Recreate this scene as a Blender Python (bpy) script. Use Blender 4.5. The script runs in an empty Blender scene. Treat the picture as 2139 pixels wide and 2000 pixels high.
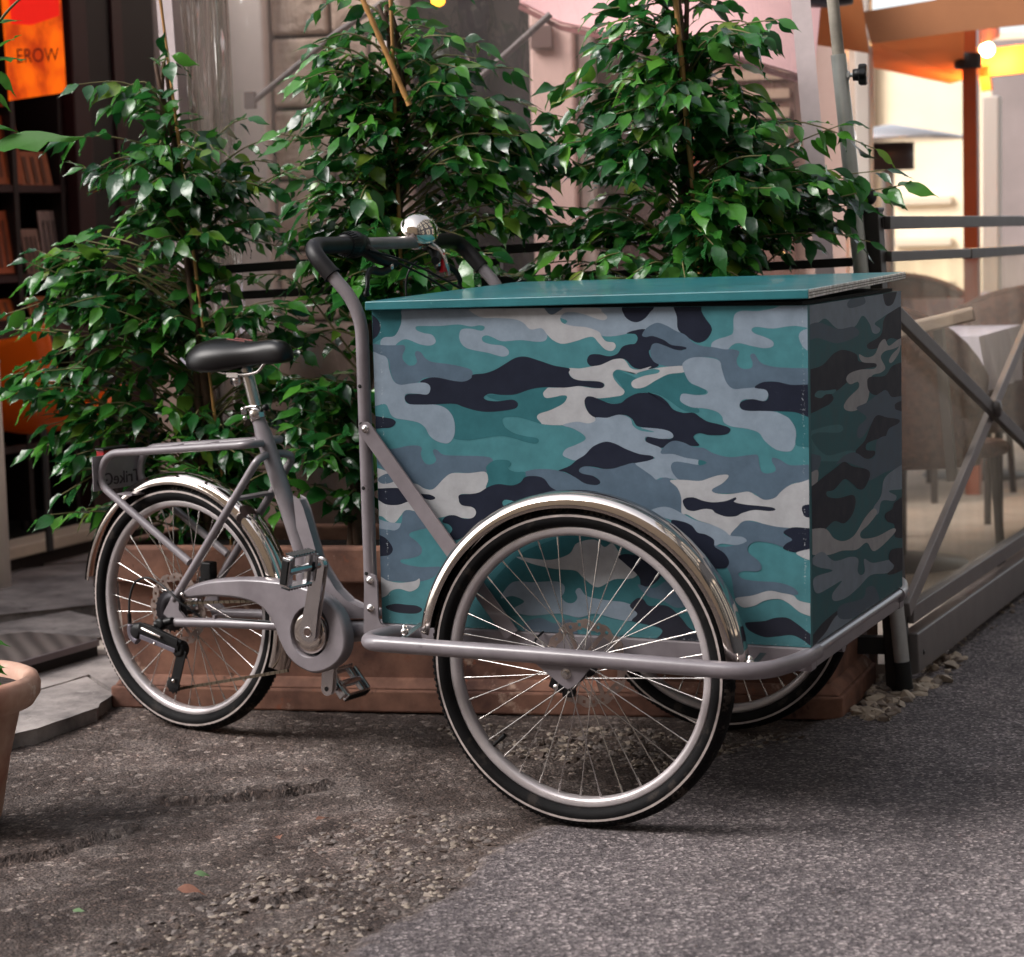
import bpy, bmesh, math, random
import numpy as np
from mathutils import Vector, Matrix
from mathutils.noise import noise as mnoise
PI = math.pi
R = math.radians
scn = bpy.context.scene
COL = scn.collection
random.seed(7)

# ------------------------------------------------------------------ camera
YAW, PITCH, ROLL = -0.42482273, 0.11780865, -0.02647562
CAM = Vector((1.8962949, -3.56863748, 1.09309521))
FPX = 4440.012            # focal length in photo pixels, photo 2139 x 2000
fwd = Vector((math.sin(YAW)*math.cos(PITCH), math.cos(YAW)*math.cos(PITCH), -math.sin(PITCH)))
right0 = Vector((math.cos(YAW), -math.sin(YAW), 0))
up0 = right0.cross(fwd)
rgt = right0*math.cos(ROLL) + up0*math.sin(ROLL)
upv = -right0*math.sin(ROLL) + up0*math.cos(ROLL)
cam = bpy.data.cameras.new('camera')
camo = bpy.data.objects.new('camera', cam)
COL.objects.link(camo)
camo.matrix_world = Matrix((( rgt.x, upv.x, -fwd.x, CAM.x), (rgt.y, upv.y, -fwd.y, CAM.y), (rgt.z, upv.z, -fwd.z, CAM.z), (0,0,0,1)))
cam.sensor_width = 36
cam.lens = 36*FPX/2139
cam.clip_end = 500
cam.clip_start = 0.05
cam.dof.use_dof = True
cam.dof.focus_distance = 4.1
cam.dof.aperture_fstop = 5.0
scn.camera = camo
# ------------------------------------------------------------------ light
SUN_TO = Vector((-0.72, -0.66, 0.85)).normalized()
w = bpy.data.worlds.new('World'); scn.world = w; w.use_nodes = True
nt = w.node_tree; nt.nodes.clear()
sky = nt.nodes.new('ShaderNodeTexSky'); sky.sky_type = 'NISHITA'; sky.sun_disc = False
sky.sun_elevation = math.asin(SUN_TO.z); sky.sun_rotation = math.atan2(SUN_TO.x, SUN_TO.y)
sky.dust_density = 3.0; sky.air_density = 1.0
hs = nt.nodes.new('ShaderNodeHueSaturation'); hs.inputs['Saturation'].default_value = 0.30
bg = nt.nodes.new('ShaderNodeBackground'); bg.inputs['Strength'].default_value = 0.13
wo = nt.nodes.new('ShaderNodeOutputWorld')
nt.links.new(sky.outputs[0], hs.inputs['Color']); nt.links.new(hs.outputs[0], bg.inputs[0]); nt.links.new(bg.outputs[0], wo.inputs[0])
sl = bpy.data.lights.new('sun', 'SUN'); sl.energy = 1.35; sl.angle = R(32); sl.color = (1.0, 0.95, 0.92)
so = bpy.data.objects.new('sun', sl); COL.objects.link(so); so.location = SUN_TO*20
so.rotation_euler = SUN_TO.to_track_quat('Z', 'Y').to_euler()
scn.view_settings.view_transform = 'Standard'; scn.view_settings.look = 'None'; scn.view_settings.gamma = 1
scn.view_settings.exposure = 1.4
try:
    scn.cycles.use_denoising = True
    scn.cycles.max_bounces = 8; scn.cycles.transparent_max_bounces = 24
    scn.cycles.sample_clamp_indirect = 6
except Exception: pass

# ------------------------------------------------------------------ pixel rays -> places
def ray(px, py): return fwd + rgt*((px-1069.501)/FPX) - upv*((py-1000)/FPX)
def on(px, py, n, c):
    d = ray(px, py); n = Vector(n)
    return CAM + d*((c - n.dot(CAM))/n.dot(d))
def gnd(px, py, z=0): return on(px, py, (0,0,1), z)
def ony(px, py, y): return on(px, py, (0,1,0), y)
def onx(px, py, x): return on(px, py, (1,0,0), x)
K = 2139/1988.0
FA = R(13.3)
FE = Vector((math.cos(FA), math.sin(FA), 0)); FN = Vector((-math.sin(FA), math.cos(FA), 0))
FP = Vector((0.706, 1.25, 0)); FC = FN.dot(FP)
def onf(px, py, off): return on(px, py, FN, FC+off)
def FW(s, off, z): return FP + FE*s + FN*off + Vector((0,0,z))

# ------------------------------------------------------------------ materials
def lin(h):
    if isinstance(h, str):
        h = h.lstrip('#'); c = [int(h[i:i+2], 16)/255 for i in (0, 2, 4)]
    else: c = [x/255 for x in h]
    return tuple(((x+0.055)/1.055)**2.4 if x > 0.04045 else x/12.92 for x in c)
def mat(name, col, rough=0.5, metal=0.0, var=0.0, vscale=8.0, bump=0.0, bscale=60.0, coat=0.0, spec=0.5, col2=None, rvar=0.0, detail=6.0, bdist=0.002, stain=None):
    m = bpy.data.materials.new(name); m.use_nodes = True
    nt = m.node_tree; N = nt.nodes; L = nt.links
    b = N['Principled BSDF']
    c = lin(col) if not (isinstance(col, tuple) and max(col) <= 1) else col
    b.inputs['Base Color'].default_value = (*c, 1)
    b.inputs['Roughness'].default_value = rough; b.inputs['Metallic'].default_value = metal
    b.inputs['Specular IOR Level'].default_value = spec
    b.inputs['Coat Weight'].default_value = coat
    tc = N.new('ShaderNodeTexCoord')
    if var > 0 or col2 is not None or rvar > 0:
        n = N.new('ShaderNodeTexNoise'); n.inputs['Scale'].default_value = vscale; n.inputs['Detail'].default_value = detail; n.inputs['Roughness'].default_value = 0.62
        L.new(tc.outputs['Object'], n.inputs['Vector'])
        r = N.new('ShaderNodeValToRGB'); r.color_ramp.elements[0].position = 0.33; r.color_ramp.elements[1].position = 0.68
        a = tuple(x*(1-var) for x in c); z = tuple(min(1, x*(1+var)) for x in c) if col2 is None else (lin(col2) if not (isinstance(col2, tuple) and max(col2) <= 1) else col2)
        if col2 is not None: a = c
        r.color_ramp.elements[0].color = (*a, 1); r.color_ramp.elements[1].color = (*z, 1)
        L.new(n.outputs['Fac'], r.inputs[0]); L.new(r.outputs[0], b.inputs['Base Color'])
        if rvar > 0:
            mr = N.new('ShaderNodeMapRange'); mr.inputs['To Min'].default_value = max(0.02, rough-rvar); mr.inputs['To Max'].default_value = rough+rvar
            L.new(n.outputs['Fac'], mr.inputs['Value']); L.new(mr.outputs[0], b.inputs['Roughness'])
    if stain:
        for (sc_, ss, th, k_) in stain:
            n3 = N.new('ShaderNodeTexNoise'); n3.inputs['Scale'].default_value = ss; n3.inputs['Detail'].default_value = 9; n3.inputs['Roughness'].default_value = 0.7; L.new(tc.outputs['Object'], n3.inputs['Vector'])
            r3 = N.new('ShaderNodeMapRange'); r3.inputs['From Min'].default_value = th; r3.inputs['From Max'].default_value = th+0.06; r3.inputs['To Max'].default_value = k_; L.new(n3.outputs['Fac'], r3.inputs['Value'])
            mx = N.new('ShaderNodeMix'); mx.data_type = 'RGBA'; mx.inputs[7].default_value = (*lin(sc_), 1); L.new(r3.outputs[0], mx.inputs[0])
            if b.inputs['Base Color'].links: L.new(b.inputs['Base Color'].links[0].from_socket, mx.inputs[6])
            else: mx.inputs[6].default_value = (*c, 1)
            L.new(mx.outputs[2], b.inputs['Base Color'])
    if bump > 0:
        n2 = N.new('ShaderNodeTexNoise'); n2.inputs['Scale'].default_value = bscale; n2.inputs['Detail'].default_value = 5
        L.new(tc.outputs['Object'], n2.inputs['Vector'])
        bp = N.new('ShaderNodeBump'); bp.inputs['Strength'].default_value = bump; bp.inputs['Distance'].default_value = bdist
        L.new(n2.outputs['Fac'], bp.inputs['Height']); L.new(bp.outputs[0], b.inputs['Normal'])
    return m
def emis(name, col, strength, base=None):
    m = mat(name, base or col, 0.6); b = m.node_tree.nodes['Principled BSDF']
    b.inputs['Emission Color'].default_value = (*lin(col), 1); b.inputs['Emission Strength'].default_value = strength
    return m

# ------------------------------------------------------------------ mesh builder
class MB:
    def __init__(s): s.v = []; s.f = []; s.m = []; s.s = []
    def add(s, vs, fs, m=0, sm=False):
        o = len(s.v); s.v += [tuple(x) for x in vs]
        for f in fs: s.f.append(tuple(i+o for i in f)); s.m.append(m); s.s.append(sm)
        return s
    def hexa(s, p, m=0):   # p: 4 bottom ccw, 4 top ccw
        return s.add(p, [(3,2,1,0),(4,5,6,7),(0,1,5,4),(1,2,6,5),(2,3,7,6),(3,0,4,7)], m)
    def box(s, lo, hi, m=0):
        x0,y0,z0 = lo; x1,y1,z1 = hi
        return s.hexa([(x0,y0,z0),(x1,y0,z0),(x1,y1,z0),(x0,y1,z0),(x0,y0,z1),(x1,y0,z1),(x1,y1,z1),(x0,y1,z1)], m)
    def obox(s, c, ax, ay, az, m=0):  # centre and half axes
        c = Vector(c); P = []
        for k in (-1, 1):
            for (i, j) in ((-1,-1),(1,-1),(1,1),(-1,1)): P.append(c + ax*i + ay*j + az*k)
        return s.hexa(P, m)
    def beam(s, a, b, w, h, up=Vector((0,0,1)), m=0):
        a = Vector(a); b = Vector(b); d = (b-a); L = d.length; d.normalize()
        side = d.cross(up).normalized(); u = side.cross(d)
        return s.obox((a+b)/2, d*(L/2), side*(w/2), u*(h/2), m)
    def tube(s, path, r, n=14, closed=False, caps=True, m=0, sm=True, sq=1.0):
        P = [Vector(p) for p in path]; k = len(P)
        rr = r if isinstance(r, (list, tuple)) else [r]*k
        T = []
        for i in range(k):
            a = P[i-1] if (i > 0 or closed) else P[i]; b = P[(i+1) % k] if (i < k-1 or closed) else P[i]
            T.append((b-a).normalized())
        ref = Vector((0,0,1)) if abs(T[0].z) < 0.9 else Vector((0,1,0))
        u = (ref - T[0]*ref.dot(T[0])).normalized(); rings = []
        for i in range(k):
            if i: u = (u - T[i]*u.dot(T[i])).normalized()
            v = T[i].cross(u)
            rings.append([P[i] + (u*math.cos(2*PI*j/n) + v*math.sin(2*PI*j/n)*sq)*rr[i] for j in range(n)])
        vs = [q for g in rings for q in g]; fs = []
        for i in range(k if closed else k-1):
            i2 = (i+1) % k
            for j in range(n): fs.append((i*n+j, i*n+(j+1) % n, i2*n+(j+1) % n, i2*n+j))
        s.add(vs, fs, m, sm)
        if caps and not closed:
            s.add(rings[0], [tuple(range(n))[::-1]], m); s.add(rings[-1], [tuple(range(n))], m)
        return s
    def lathe(s, prof, o=(0,0,0), axis=Vector((0,0,1)), n=24, m=0, sm=True, closed=False):
        axis = Vector(axis).normalized(); o = Vector(o)
        ref = Vector((1,0,0)) if abs(axis.x) < 0.9 else Vector((0,0,1))
        u = (ref - axis*ref.dot(axis)).normalized(); v = axis.cross(u)
        vs = []; fs = []; k = len(prof)
        for (r, h) in prof:
            for j in range(n): vs.append(o + axis*h + (u*math.cos(2*PI*j/n)+v*math.sin(2*PI*j/n))*max(r, 1e-5))
        for i in range(k if closed else k-1):
            i2 = (i+1) % k
            for j in range(n): fs.append((i*n+j, i*n+(j+1) % n, i2*n+(j+1) % n, i2*n+j))
        return s.add(vs, fs, m, sm)
    def prism(s, poly, d, m=0, mside=None):  # poly: 3d points, extruded by vector d
        n = len(poly); P = [Vector(p) for p in poly]; Q = [p+Vector(d) for p in P]
        s.add(P, [tuple(range(n))], m); s.add(Q, [tuple(range(n))[::-1]], m)
        s.add(P+Q, [(i, (i+1) % n, n+(i+1) % n, n+i) for i in range(n)], m if mside is None else mside)
        return s
    def sphere(s, c, r, n=20, m=0, sc=(1,1,1)):
        c = Vector(c); vs = []; fs = []; h = n//2
        for i in range(h+1):
            a = PI*i/h
            for j in range(n): vs.append(c + Vector((r*sc[0]*math.sin(a)*math.cos(2*PI*j/n), r*sc[1]*math.sin(a)*math.sin(2*PI*j/n), r*sc[2]*math.cos(a))))
        for i in range(h):
            for j in range(n): fs.append((i*n+j, (i+1)*n+j, (i+1)*n+(j+1) % n, i*n+(j+1) % n))
        return s.add(vs, fs, m, True)
    def mesh(s, name, mats):
        me = bpy.data.meshes.new(name); me.from_pydata([tuple(v) for v in s.v], [], s.f)
        for mm in (mats if isinstance(mats, (list, tuple)) else [mats]): me.materials.append(mm)
        me.polygons.foreach_set('material_index', s.m); me.polygons.foreach_set('use_smooth', s.s)
        me.update(); return me
def tag(o, label=None, cat=None, group=None, kind=None):
    if label: o['label'] = label
    if cat: o['category'] = cat
    if group: o['group'] = group
    if kind: o['kind'] = kind
    return o
def link(name, me, parent=None, loc=None):
    o = bpy.data.objects.new(name, me); COL.objects.link(o)
    if parent is not None:
        o.parent = parent
        if loc is None and 'base' in parent: o.matrix_parent_inverse = Matrix.Translation(-Vector(parent['base'][:]))
    if loc is not None: o.location = loc
    return o
def part(name, mb, mats, parent=None, label=None, bevel=0, merge=False):
    o = link(name, mb.mesh(name, mats), parent)
    if merge:
        bm = bmesh.new(); bm.from_mesh(o.data); bmesh.ops.remove_doubles(bm, verts=bm.verts, dist=1e-5); bm.to_mesh(o.data); bm.free()
    if bevel:
        b = o.modifiers.new('bevel', 'BEVEL'); b.width = bevel; b.segments = 2; b.limit_method = 'ANGLE'; b.angle_limit = R(40)
        if not merge:
            bm = bmesh.new(); bm.from_mesh(o.data); bmesh.ops.remove_doubles(bm, verts=bm.verts, dist=1e-5); bm.to_mesh(o.data); bm.free()
    if label: o['label'] = label
    return o
BASES = {}
def root(name, loc, label, cat, group=None):
    o = bpy.data.objects.new(name, None); COL.objects.link(o); o.location = loc; o.empty_display_size = 0.1
    o['base'] = list(Vector(loc)); BASES[o.name] = o
    return tag(o, label, cat, group)
def crv(pts, sub=5, closed=False):   # catmull-rom
    P = [Vector(p) for p in pts]; n = len(P); out = []
    rng = range(n) if closed else range(n-1)
    for i in rng:
        p0 = P[(i-1) % n] if (closed or i > 0) else P[0]; p1 = P[i]; p2 = P[(i+1) % n]; p3 = P[(i+2) % n] if (closed or i < n-2) else P[-1]
        for j in range(sub):
            t = j/sub
            out.append(0.5*((2*p1)+(p2-p0)*t+(2*p0-5*p1+4*p2-p3)*t*t+(3*p1-p0-3*p2+p3)*t**3))
    if not closed: out.append(P[-1])
    return out
def bend(pts, rad, n=7):    # polyline with rounded corners
    P = [Vector(p) for p in pts]; out = [P[0]]
    for i in range(1, len(P)-1):
        a = P[i-1]-P[i]; b = P[i+1]-P[i]; r = rad[i-1] if isinstance(rad, (list, tuple)) else rad
        r = min(r, a.length*0.49, b.length*0.49); A = P[i]+a.normalized()*r; B = P[i]+b.normalized()*r
        for k in range(n+1):
            t = k/n; out.append(A*(1-t)**2 + P[i]*2*t*(1-t) + B*t*t)
    out.append(P[-1]); return out
#@@PART2
# ------------------------------------------------------------------ ground
M = {}
def ground_mat():
    m = bpy.data.materials.new('worn_asphalt'); m.use_nodes = True
    nt = m.node_tree; N = nt.nodes; L = nt.links; b = N['Principled BSDF']
    b.inputs['Roughness'].default_value = 0.85; b.inputs['Specular IOR Level'].default_value = 0.35
    tc = N.new('ShaderNodeTexCoord'); at = N.new('ShaderNodeAttribute'); at.attribute_name = 'worn'
    def noise(s, d=6, r=0.6):
        n = N.new('ShaderNodeTexNoise'); n.inputs['Scale'].default_value = s; n.inputs['Detail'].default_value = d; n.inputs['Roughness'].default_value = r
        L.new(tc.outputs['Object'], n.inputs['Vector']); return n
    def ramp(src, stops):
        r = N.new('ShaderNodeValToRGB'); e = r.color_ramp.elements
        while len(e) < len(stops): e.new(0.5)
        for i, (p, c) in enumerate(stops): e[i].position = p; e[i].color = (*c, 1)
        L.new(src, r.inputs[0]); return r
    def mix(f, a, c):
        x = N.new('ShaderNodeMix'); x.data_type = 'RGBA'
        if isinstance(f, float): x.inputs[0].default_value = f
        else: L.new(f, x.inputs[0])
        for s_, k in ((a, 6), (c, 7)):
            if isinstance(s_, tuple): x.inputs[k].default_value = (*s_, 1)
            else: L.new(s_, x.inputs[k])
        return x.outputs[2]
    # aggregate speckle: voronoi cells with random colour
    vo = N.new('ShaderNodeTexVoronoi'); vo.inputs['Scale'].default_value = 190; L.new(tc.outputs['Object'], vo.inputs['Vector'])
    sp = ramp(vo.outputs['Color'], [(0.0, (0.024,0.021,0.021)), (0.40, (0.092,0.083,0.082)), (0.70, (0.20,0.182,0.177)), (0.92, (0.62,0.575,0.54))])
    vo2 = N.new('ShaderNodeTexVoronoi'); vo2.inputs['Scale'].default_value = 95; L.new(tc.outputs['Object'], vo2.inputs['Vector'])
    sp2 = ramp(vo2.outputs['Color'], [(0.0, (0.07,0.062,0.066)), (0.6, (0.13,0.12,0.125)), (0.93, (0.32,0.30,0.29))])
    big = noise(2.2, 5)
    asph = mix(0.35, sp.outputs[0], sp2.outputs[0])
    st = ramp(big.outputs['Fac'], [(0.3, (0.66,0.62,0.63)), (0.7, (1.08,1.03,1.04))])
    mu = N.new('ShaderNodeMix'); mu.data_type = 'RGBA'; mu.blend_type = 'MULTIPLY'; mu.inputs[0].default_value = 1
    L.new(asph, mu.inputs[6]); L.new(st.outputs[0], mu.inputs[7])
    bl = noise(0.9, 4, 0.55); bl2 = noise(11, 7, 0.7)
    blr = ramp(bl.outputs['Fac'], [(0.35, (0.78,0.76,0.78)), (0.65, (1.15,1.12,1.12))]); blr2 = ramp(bl2.outputs['Fac'], [(0.32, (0.72,0.70,0.71)), (0.5, (1,1,1)), (0.74, (1.22,1.19,1.18))])
    m3 = N.new('ShaderNodeMix'); m3.data_type = 'RGBA'; m3.blend_type = 'MULTIPLY'; m3.inputs[0].default_value = 1; L.new(blr.outputs[0], m3.inputs[6]); L.new(blr2.outputs[0], m3.inputs[7])
    m4 = N.new('ShaderNodeMix'); m4.data_type = 'RGBA'; m4.blend_type = 'MULTIPLY'; m4.inputs[0].default_value = 1; L.new(mu.outputs[2], m4.inputs[6]); L.new(m3.outputs[2], m4.inputs[7])
    # hairline cracks, faint and broken
    dn = noise(3.5, 6, 0.6); dm = N.new('ShaderNodeMix'); dm.data_type = 'VECTOR'; dm.inputs[0].default_value = 0.22; L.new(tc.outputs['Object'], dm.inputs[4]); L.new(dn.outputs['Color'], dm.inputs[5])
    vc = N.new('ShaderNodeTexVoronoi'); vc.feature = 'DISTANCE_TO_EDGE'; vc.inputs['Scale'].default_value = 1.1; L.new(dm.outputs[1], vc.inputs['Vector'])
    cr = ramp(vc.outputs['Distance'], [(0.0, (1,1,1)), (0.006, (0,0,0))]); cm_ = N.new('ShaderNodeMath'); cm_.operation = 'MULTIPLY'; cn = ramp(bl2.outputs['Fac'], [(0.48, (0,0,0)), (0.60, (0.75,0.75,0.75))]); L.new(cr.outputs[0], cm_.inputs[0]); L.new(cn.outputs[0], cm_.inputs[1])
    asph_f = mix(cm_.outputs[0], m4.outputs[2], (0.03,0.025,0.025))
    # worn, earthy asphalt
    n1 = noise(7, 8, 0.65); n2 = noise(90, 5, 0.7)
    dirt = ramp(n1.outputs['Fac'], [(0.3, (0.032,0.022,0.020)), (0.48, (0.085,0.066,0.060)), (0.7, (0.165,0.142,0.135))])
    grit = ramp(n2.outputs['Fac'], [(0.35, (0.55,0.53,0.52)), (0.6, (1.0,0.98,0.96)), (0.72, (2.0,1.95,1.85))])
    md = N.new('ShaderNodeMix'); md.data_type = 'RGBA'; md.blend_type = 'MULTIPLY'; md.inputs[0].default_value = 1
    L.new(dirt.outputs[0], md.inputs[6]); L.new(grit.outputs[0], md.inputs[7])
    vo3 = N.new('ShaderNodeTexVoronoi'); vo3.inputs['Scale'].default_value = 75; L.new(tc.outputs['Object'], vo3.inputs['Vector'])
    pf = ramp(vo3.outputs['Color'], [(0.80, (0,0,0)), (0.86, (1,1,1))])
    dirt1 = mix(pf.outputs[0], md.outputs[2], (0.20,0.17,0.155))
    vo4 = N.new('ShaderNodeTexVoronoi'); vo4.inputs['Scale'].default_value = 210; L.new(tc.outputs['Object'], vo4.inputs['Vector'])
    sp4 = ramp(vo4.outputs['Color'], [(0.0, (0.45,0.42,0.40)), (0.45, (0.95,0.93,0.92)), (0.80, (1.35,1.3,1.25)), (0.93, (3.0,2.8,2.6))])
    m5 = N.new('ShaderNodeMix'); m5.data_type = 'RGBA'; m5.blend_type = 'MULTIPLY'; m5.inputs[0].default_value = 1; L.new(dirt1, m5.inputs[6]); L.new(sp4.outputs[0], m5.inputs[7])
    bd = noise(1.6, 5, 0.6); bdr = ramp(bd.outputs['Fac'], [(0.36, (0.62,0.58,0.56)), (0.52, (1,1,1)), (0.68, (1.45,1.42,1.42))])
    m6 = N.new('ShaderNodeMix'); m6.data_type = 'RGBA'; m6.blend_type = 'MULTIPLY'; m6.inputs[0].default_value = 1; L.new(m5.outputs[2], m6.inputs[6]); L.new(bdr.outputs[0], m6.inputs[7])
    dirt2 = m6.outputs[2]
    nb_ = noise(24, 6, 0.7); s1 = N.new('ShaderNodeMath'); s1.operation = 'MULTIPLY_ADD'; s1.inputs[1].default_value = 2.2; s1.inputs[2].default_value = -1.1; L.new(nb_.outputs['Fac'], s1.inputs[0])
    s2 = N.new('ShaderNodeMath'); s2.operation = 'ADD'; L.new(s1.outputs[0], s2.inputs[0]); L.new(at.outputs['Fac'], s2.inputs[1])
    s3 = N.new('ShaderNodeMapRange'); s3.inputs['From Min'].default_value = 0.25; s3.inputs['From Max'].default_value = 0.75; L.new(s2.outputs[0], s3.inputs[0])
    fin = mix(s3.outputs[0], asph_f, dirt2)
    L.new(fin, b.inputs['Base Color'])
    bp = N.new('ShaderNodeBump'); bp.inputs['Strength'].default_value = 0.9; bp.inputs['Distance'].default_value = 0.003
    a1 = N.new('ShaderNodeMath'); a1.operation = 'ADD'; L.new(vo.outputs['Distance'], a1.inputs[0]); L.new(n2.outputs['Fac'], a1.inputs[1])
    a2_ = N.new('ShaderNodeMath'); a2_.operation = 'MULTIPLY_ADD'; a2_.inputs[1].default_value = -1.2; L.new(vo3.outputs['Distance'], a2_.inputs[0]); L.new(a1.outputs[0], a2_.inputs[2]); L.new(a2_.outputs[0], bp.inputs['Height']); L.new(bp.outputs[0], b.inputs['Normal'])
    return m
# boundary (world xy) between the worn strip on the left and the newer asphalt on the right
BND = [gnd(*p) for p in ((560, 2250), (700, 2040), (790, 1950), (930, 1870), (1050, 1775), (1150, 1728), (1300, 1700), (1420, 1600), (1600, 1540), (1765, 1495), (1850, 1420), (1960, 1330), (2139, 1230))]
BND = [(BND[0].x-0.5, BND[0].y-2.0)] + [(p.x, p.y) for p in BND] + [(0.78, 6.0)]
BA = np.array(BND)
def side_dist(X, Y):
    # signed distance to the polyline, > 0 on the left (worn) side
    best = np.full(X.shape, 1e9); sg = np.zeros(X.shape)
    for i in range(len(BA)-1):
        a = BA[i]; d = BA[i+1]-a; L2 = d@d
        t = np.clip(((X-a[0])*d[0]+(Y-a[1])*d[1])/L2, 0, 1)
        dx = X-a[0]-t*d[0]; dy = Y-a[1]-t*d[1]; ds = np.hypot(dx, dy); cr = d[0]*(Y-a[1])-d[1]*(X-a[0])
        u = ds < best; best = np.where(u, ds, best); sg = np.where(u, np.sign(cr), sg)
    return best*sg
# broken ridges in the worn part (photo pixel polylines)
RIDGE = [[gnd(*p) for p in q] for q in (((330, 1665), (430, 1662), (520, 1650), (600, 1645), (690, 1628)), ((0, 1790), (120, 1765), (200, 1740), (290, 1715)), ((560, 1880), (640, 1850)))]
def ground_height(x, y, d):
    z = 0.010*mnoise(Vector((x*1.7, y*1.7, 3.1))) + 0.004*mnoise(Vector((x*6, y*6, 9))) 
    wv = max(0.0, min(1.0, (d+0.01)/0.03))
    z2 = 0.0035*mnoise(Vector((x*22, y*22, 1))) + 0.0025*mnoise(Vector((x*55, y*55, 5)))
    z = z*0.55 + wv*(z2 - 0.011)
    for q in RIDGE:
        for i in range(len(q)-1):
            a = q[i]; b = q[i+1]; dx, dy = b.x-a.x, b.y-a.y; L2 = dx*dx+dy*dy
            t = ((x-a.x)*dx+(y-a.y)*dy)/L2
            if -0.05 < t < 1.05:
                jig = 0.012*mnoise(Vector((x*30, y*30, 2)))
                e = ((x-a.x)*dy-(y-a.y)*dx)/math.sqrt(L2) + jig   # >0 on the camera side
                if -0.08 < e < 0.05: z += 0.010*max(0, 1+e/0.08) if e < 0 else -0.008*max(0, 1-e/0.05)
    return z
WH = [((0.437, -0.066), 0.0), ((0.437, 0.725), 0.0), ((-0.6985, 0.393), -0.006)]
def build_ground():
    xs = np.concatenate([np.linspace(-40, -3.2, 12), np.linspace(-3.0, -1.25, 50)[:-1], np.arange(-1.25, 1.75, 0.0095), np.linspace(1.75, 4, 30)[1:], np.linspace(4.5, 40, 12)])
    ys = np.concatenate([np.linspace(-40, -2.2, 14), np.arange(-1.6, 1.65, 0.0095), np.linspace(1.65, 4, 50)[1:], np.linspace(4.5, 60, 14)])
    X, Y = np.meshgrid(xs, ys); D = side_dist(X, Y); nx, ny = len(xs), len(ys)
    vs = np.zeros((ny*nx, 3)); vs[:, 0] = X.ravel(); vs[:, 1] = Y.ravel(); Dr = D.ravel().copy()
    wn = np.zeros(ny*nx)
    for i in range(ny*nx):
        x, y = vs[i, 0], vs[i, 1]
        if -1.6 < x < 1.9 and -1.7 < y < 2.2:
            d = Dr[i] + 0.03*mnoise(Vector((x*5, y*5, 0))) + 0.014*mnoise(Vector((x*19, y*19, 4)))
            z = ground_height(x, y, d)
            for (c, zz) in WH:
                q = math.hypot(x-c[0], y-c[1])
                if q < 0.12: z = z*(q/0.12) + zz*(1-q/0.12)
            vs[i, 2] = z; wn[i] = max(0, min(1, (d+0.035)/0.07))
        else:
            wn[i] = 1.0 if Dr[i] > 0 else 0.0; vs[i, 2] = -0.004
    idx = np.arange(ny*nx).reshape(ny, nx)
    fs = np.stack([idx[:-1, :-1], idx[:-1, 1:], idx[1:, 1:], idx[1:, :-1]], -1).reshape(-1, 4)
    me = bpy.data.meshes.new('ground'); me.from_pydata(vs.tolist(), [], fs.tolist())
    a = me.attributes.new('worn', 'FLOAT', 'POINT'); a.data.foreach_set('value', wn.astype(np.float32))
    me.polygons.foreach_set('use_smooth', [True]*len(me.polygons)); me.materials.append(ground_mat())
    o = link('ground', me); tag(o, kind='structure'); return o
build_ground()

# pebbles: broken pale aggregate lying in the worn strip
def chips(name, label, items, mats, seed=3, flat=0.55):
    rnd = random.Random(seed); base = []
    for k in range(9):
        bm = bmesh.new(); bmesh.ops.create_icosphere(bm, subdivisions=1, radius=1)
        for v in bm.verts: v.co *= rnd.uniform(0.5, 1.35); v.co.z *= flat*rnd.uniform(0.7, 1.2)
        base.append(([v.co.copy() for v in bm.verts], [tuple(v.index for v in f.verts) for f in bm.faces])); bm.free()
    vs = []; fs = []; mi = []
    for (x, y, z, r) in items:
        V, F = rnd.choice(base); o = len(vs)
        Rm = Matrix.Rotation(rnd.uniform(0, 6.28), 3, 'Z') @ Matrix.Rotation(rnd.uniform(-0.5, 0.5), 3, 'X')
        sx = rnd.uniform(0.7, 1.4)
        for v in V: q = Rm @ Vector((v.x*sx, v.y, v.z)); vs.append((x+q.x*r, y+q.y*r, z+q.z*r))
        k = rnd.randrange(len(mats))
        for f in F: fs.append(tuple(i+o for i in f)); mi.append(k)
    me = bpy.data.meshes.new(name); me.from_pydata(vs, [], fs)
    for m_ in mats: me.materials.append(m_)
    me.polygons.foreach_set('material_index', mi)
    o = link(name, me); tag(o, label, name.replace('_', ' '), kind='stuff'); return o
peb = [mat('pebble_pale', '#8f8276', 0.8, var=0.2, vscale=200), mat('pebble_grey', '#69605c', 0.85, var=0.2, vscale=200), mat('pebble_brown', '#4d4039', 0.9, var=0.2, vscale=200)]
def inpoly(x, y, poly):
    c = False; j = len(poly)-1
    for i in range(len(poly)):
        if (poly[i].y > y) != (poly[j].y > y) and x < (poly[j].x-poly[i].x)*(y-poly[i].y)/(poly[j].y-poly[i].y)+poly[i].x: c = not c
        j = i
    return c
def scatter(poly_px, n, rlo, rhi, rnd, sink=0.3, pw=2.2):
    P = [gnd(*p) for p in poly_px]; xs = [p.x for p in P]; ys = [p.y for p in P]; out = []
    t = 0
    while len(out) < n and t < n*30:
        t += 1; x = rnd.uniform(min(xs), max(xs)); y = rnd.uniform(min(ys), max(ys))
        if not inpoly(x, y, P): continue
        if mnoise(Vector((x*9, y*9, 8))) < rnd.uniform(-0.5, 0.35): continue
        r = rlo + (rhi-rlo)*rnd.random()**pw
        d = float(side_dist(np.array([x]), np.array([y]))[0])
        out.append((x, y, ground_height(x, y, d) + r*sink*0.5 - 0.001, r))
    return out
rnd = random.Random(5)
items = scatter(((100, 2030), (300, 1925), (520, 1830), (640, 1740), (760, 1690), (900, 1690), (1040, 1720), (1040, 1770), (930, 1860), (790, 1945), (700, 2040)), 3300, 0.0012, 0.0085, rnd, pw=3.4)
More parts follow.
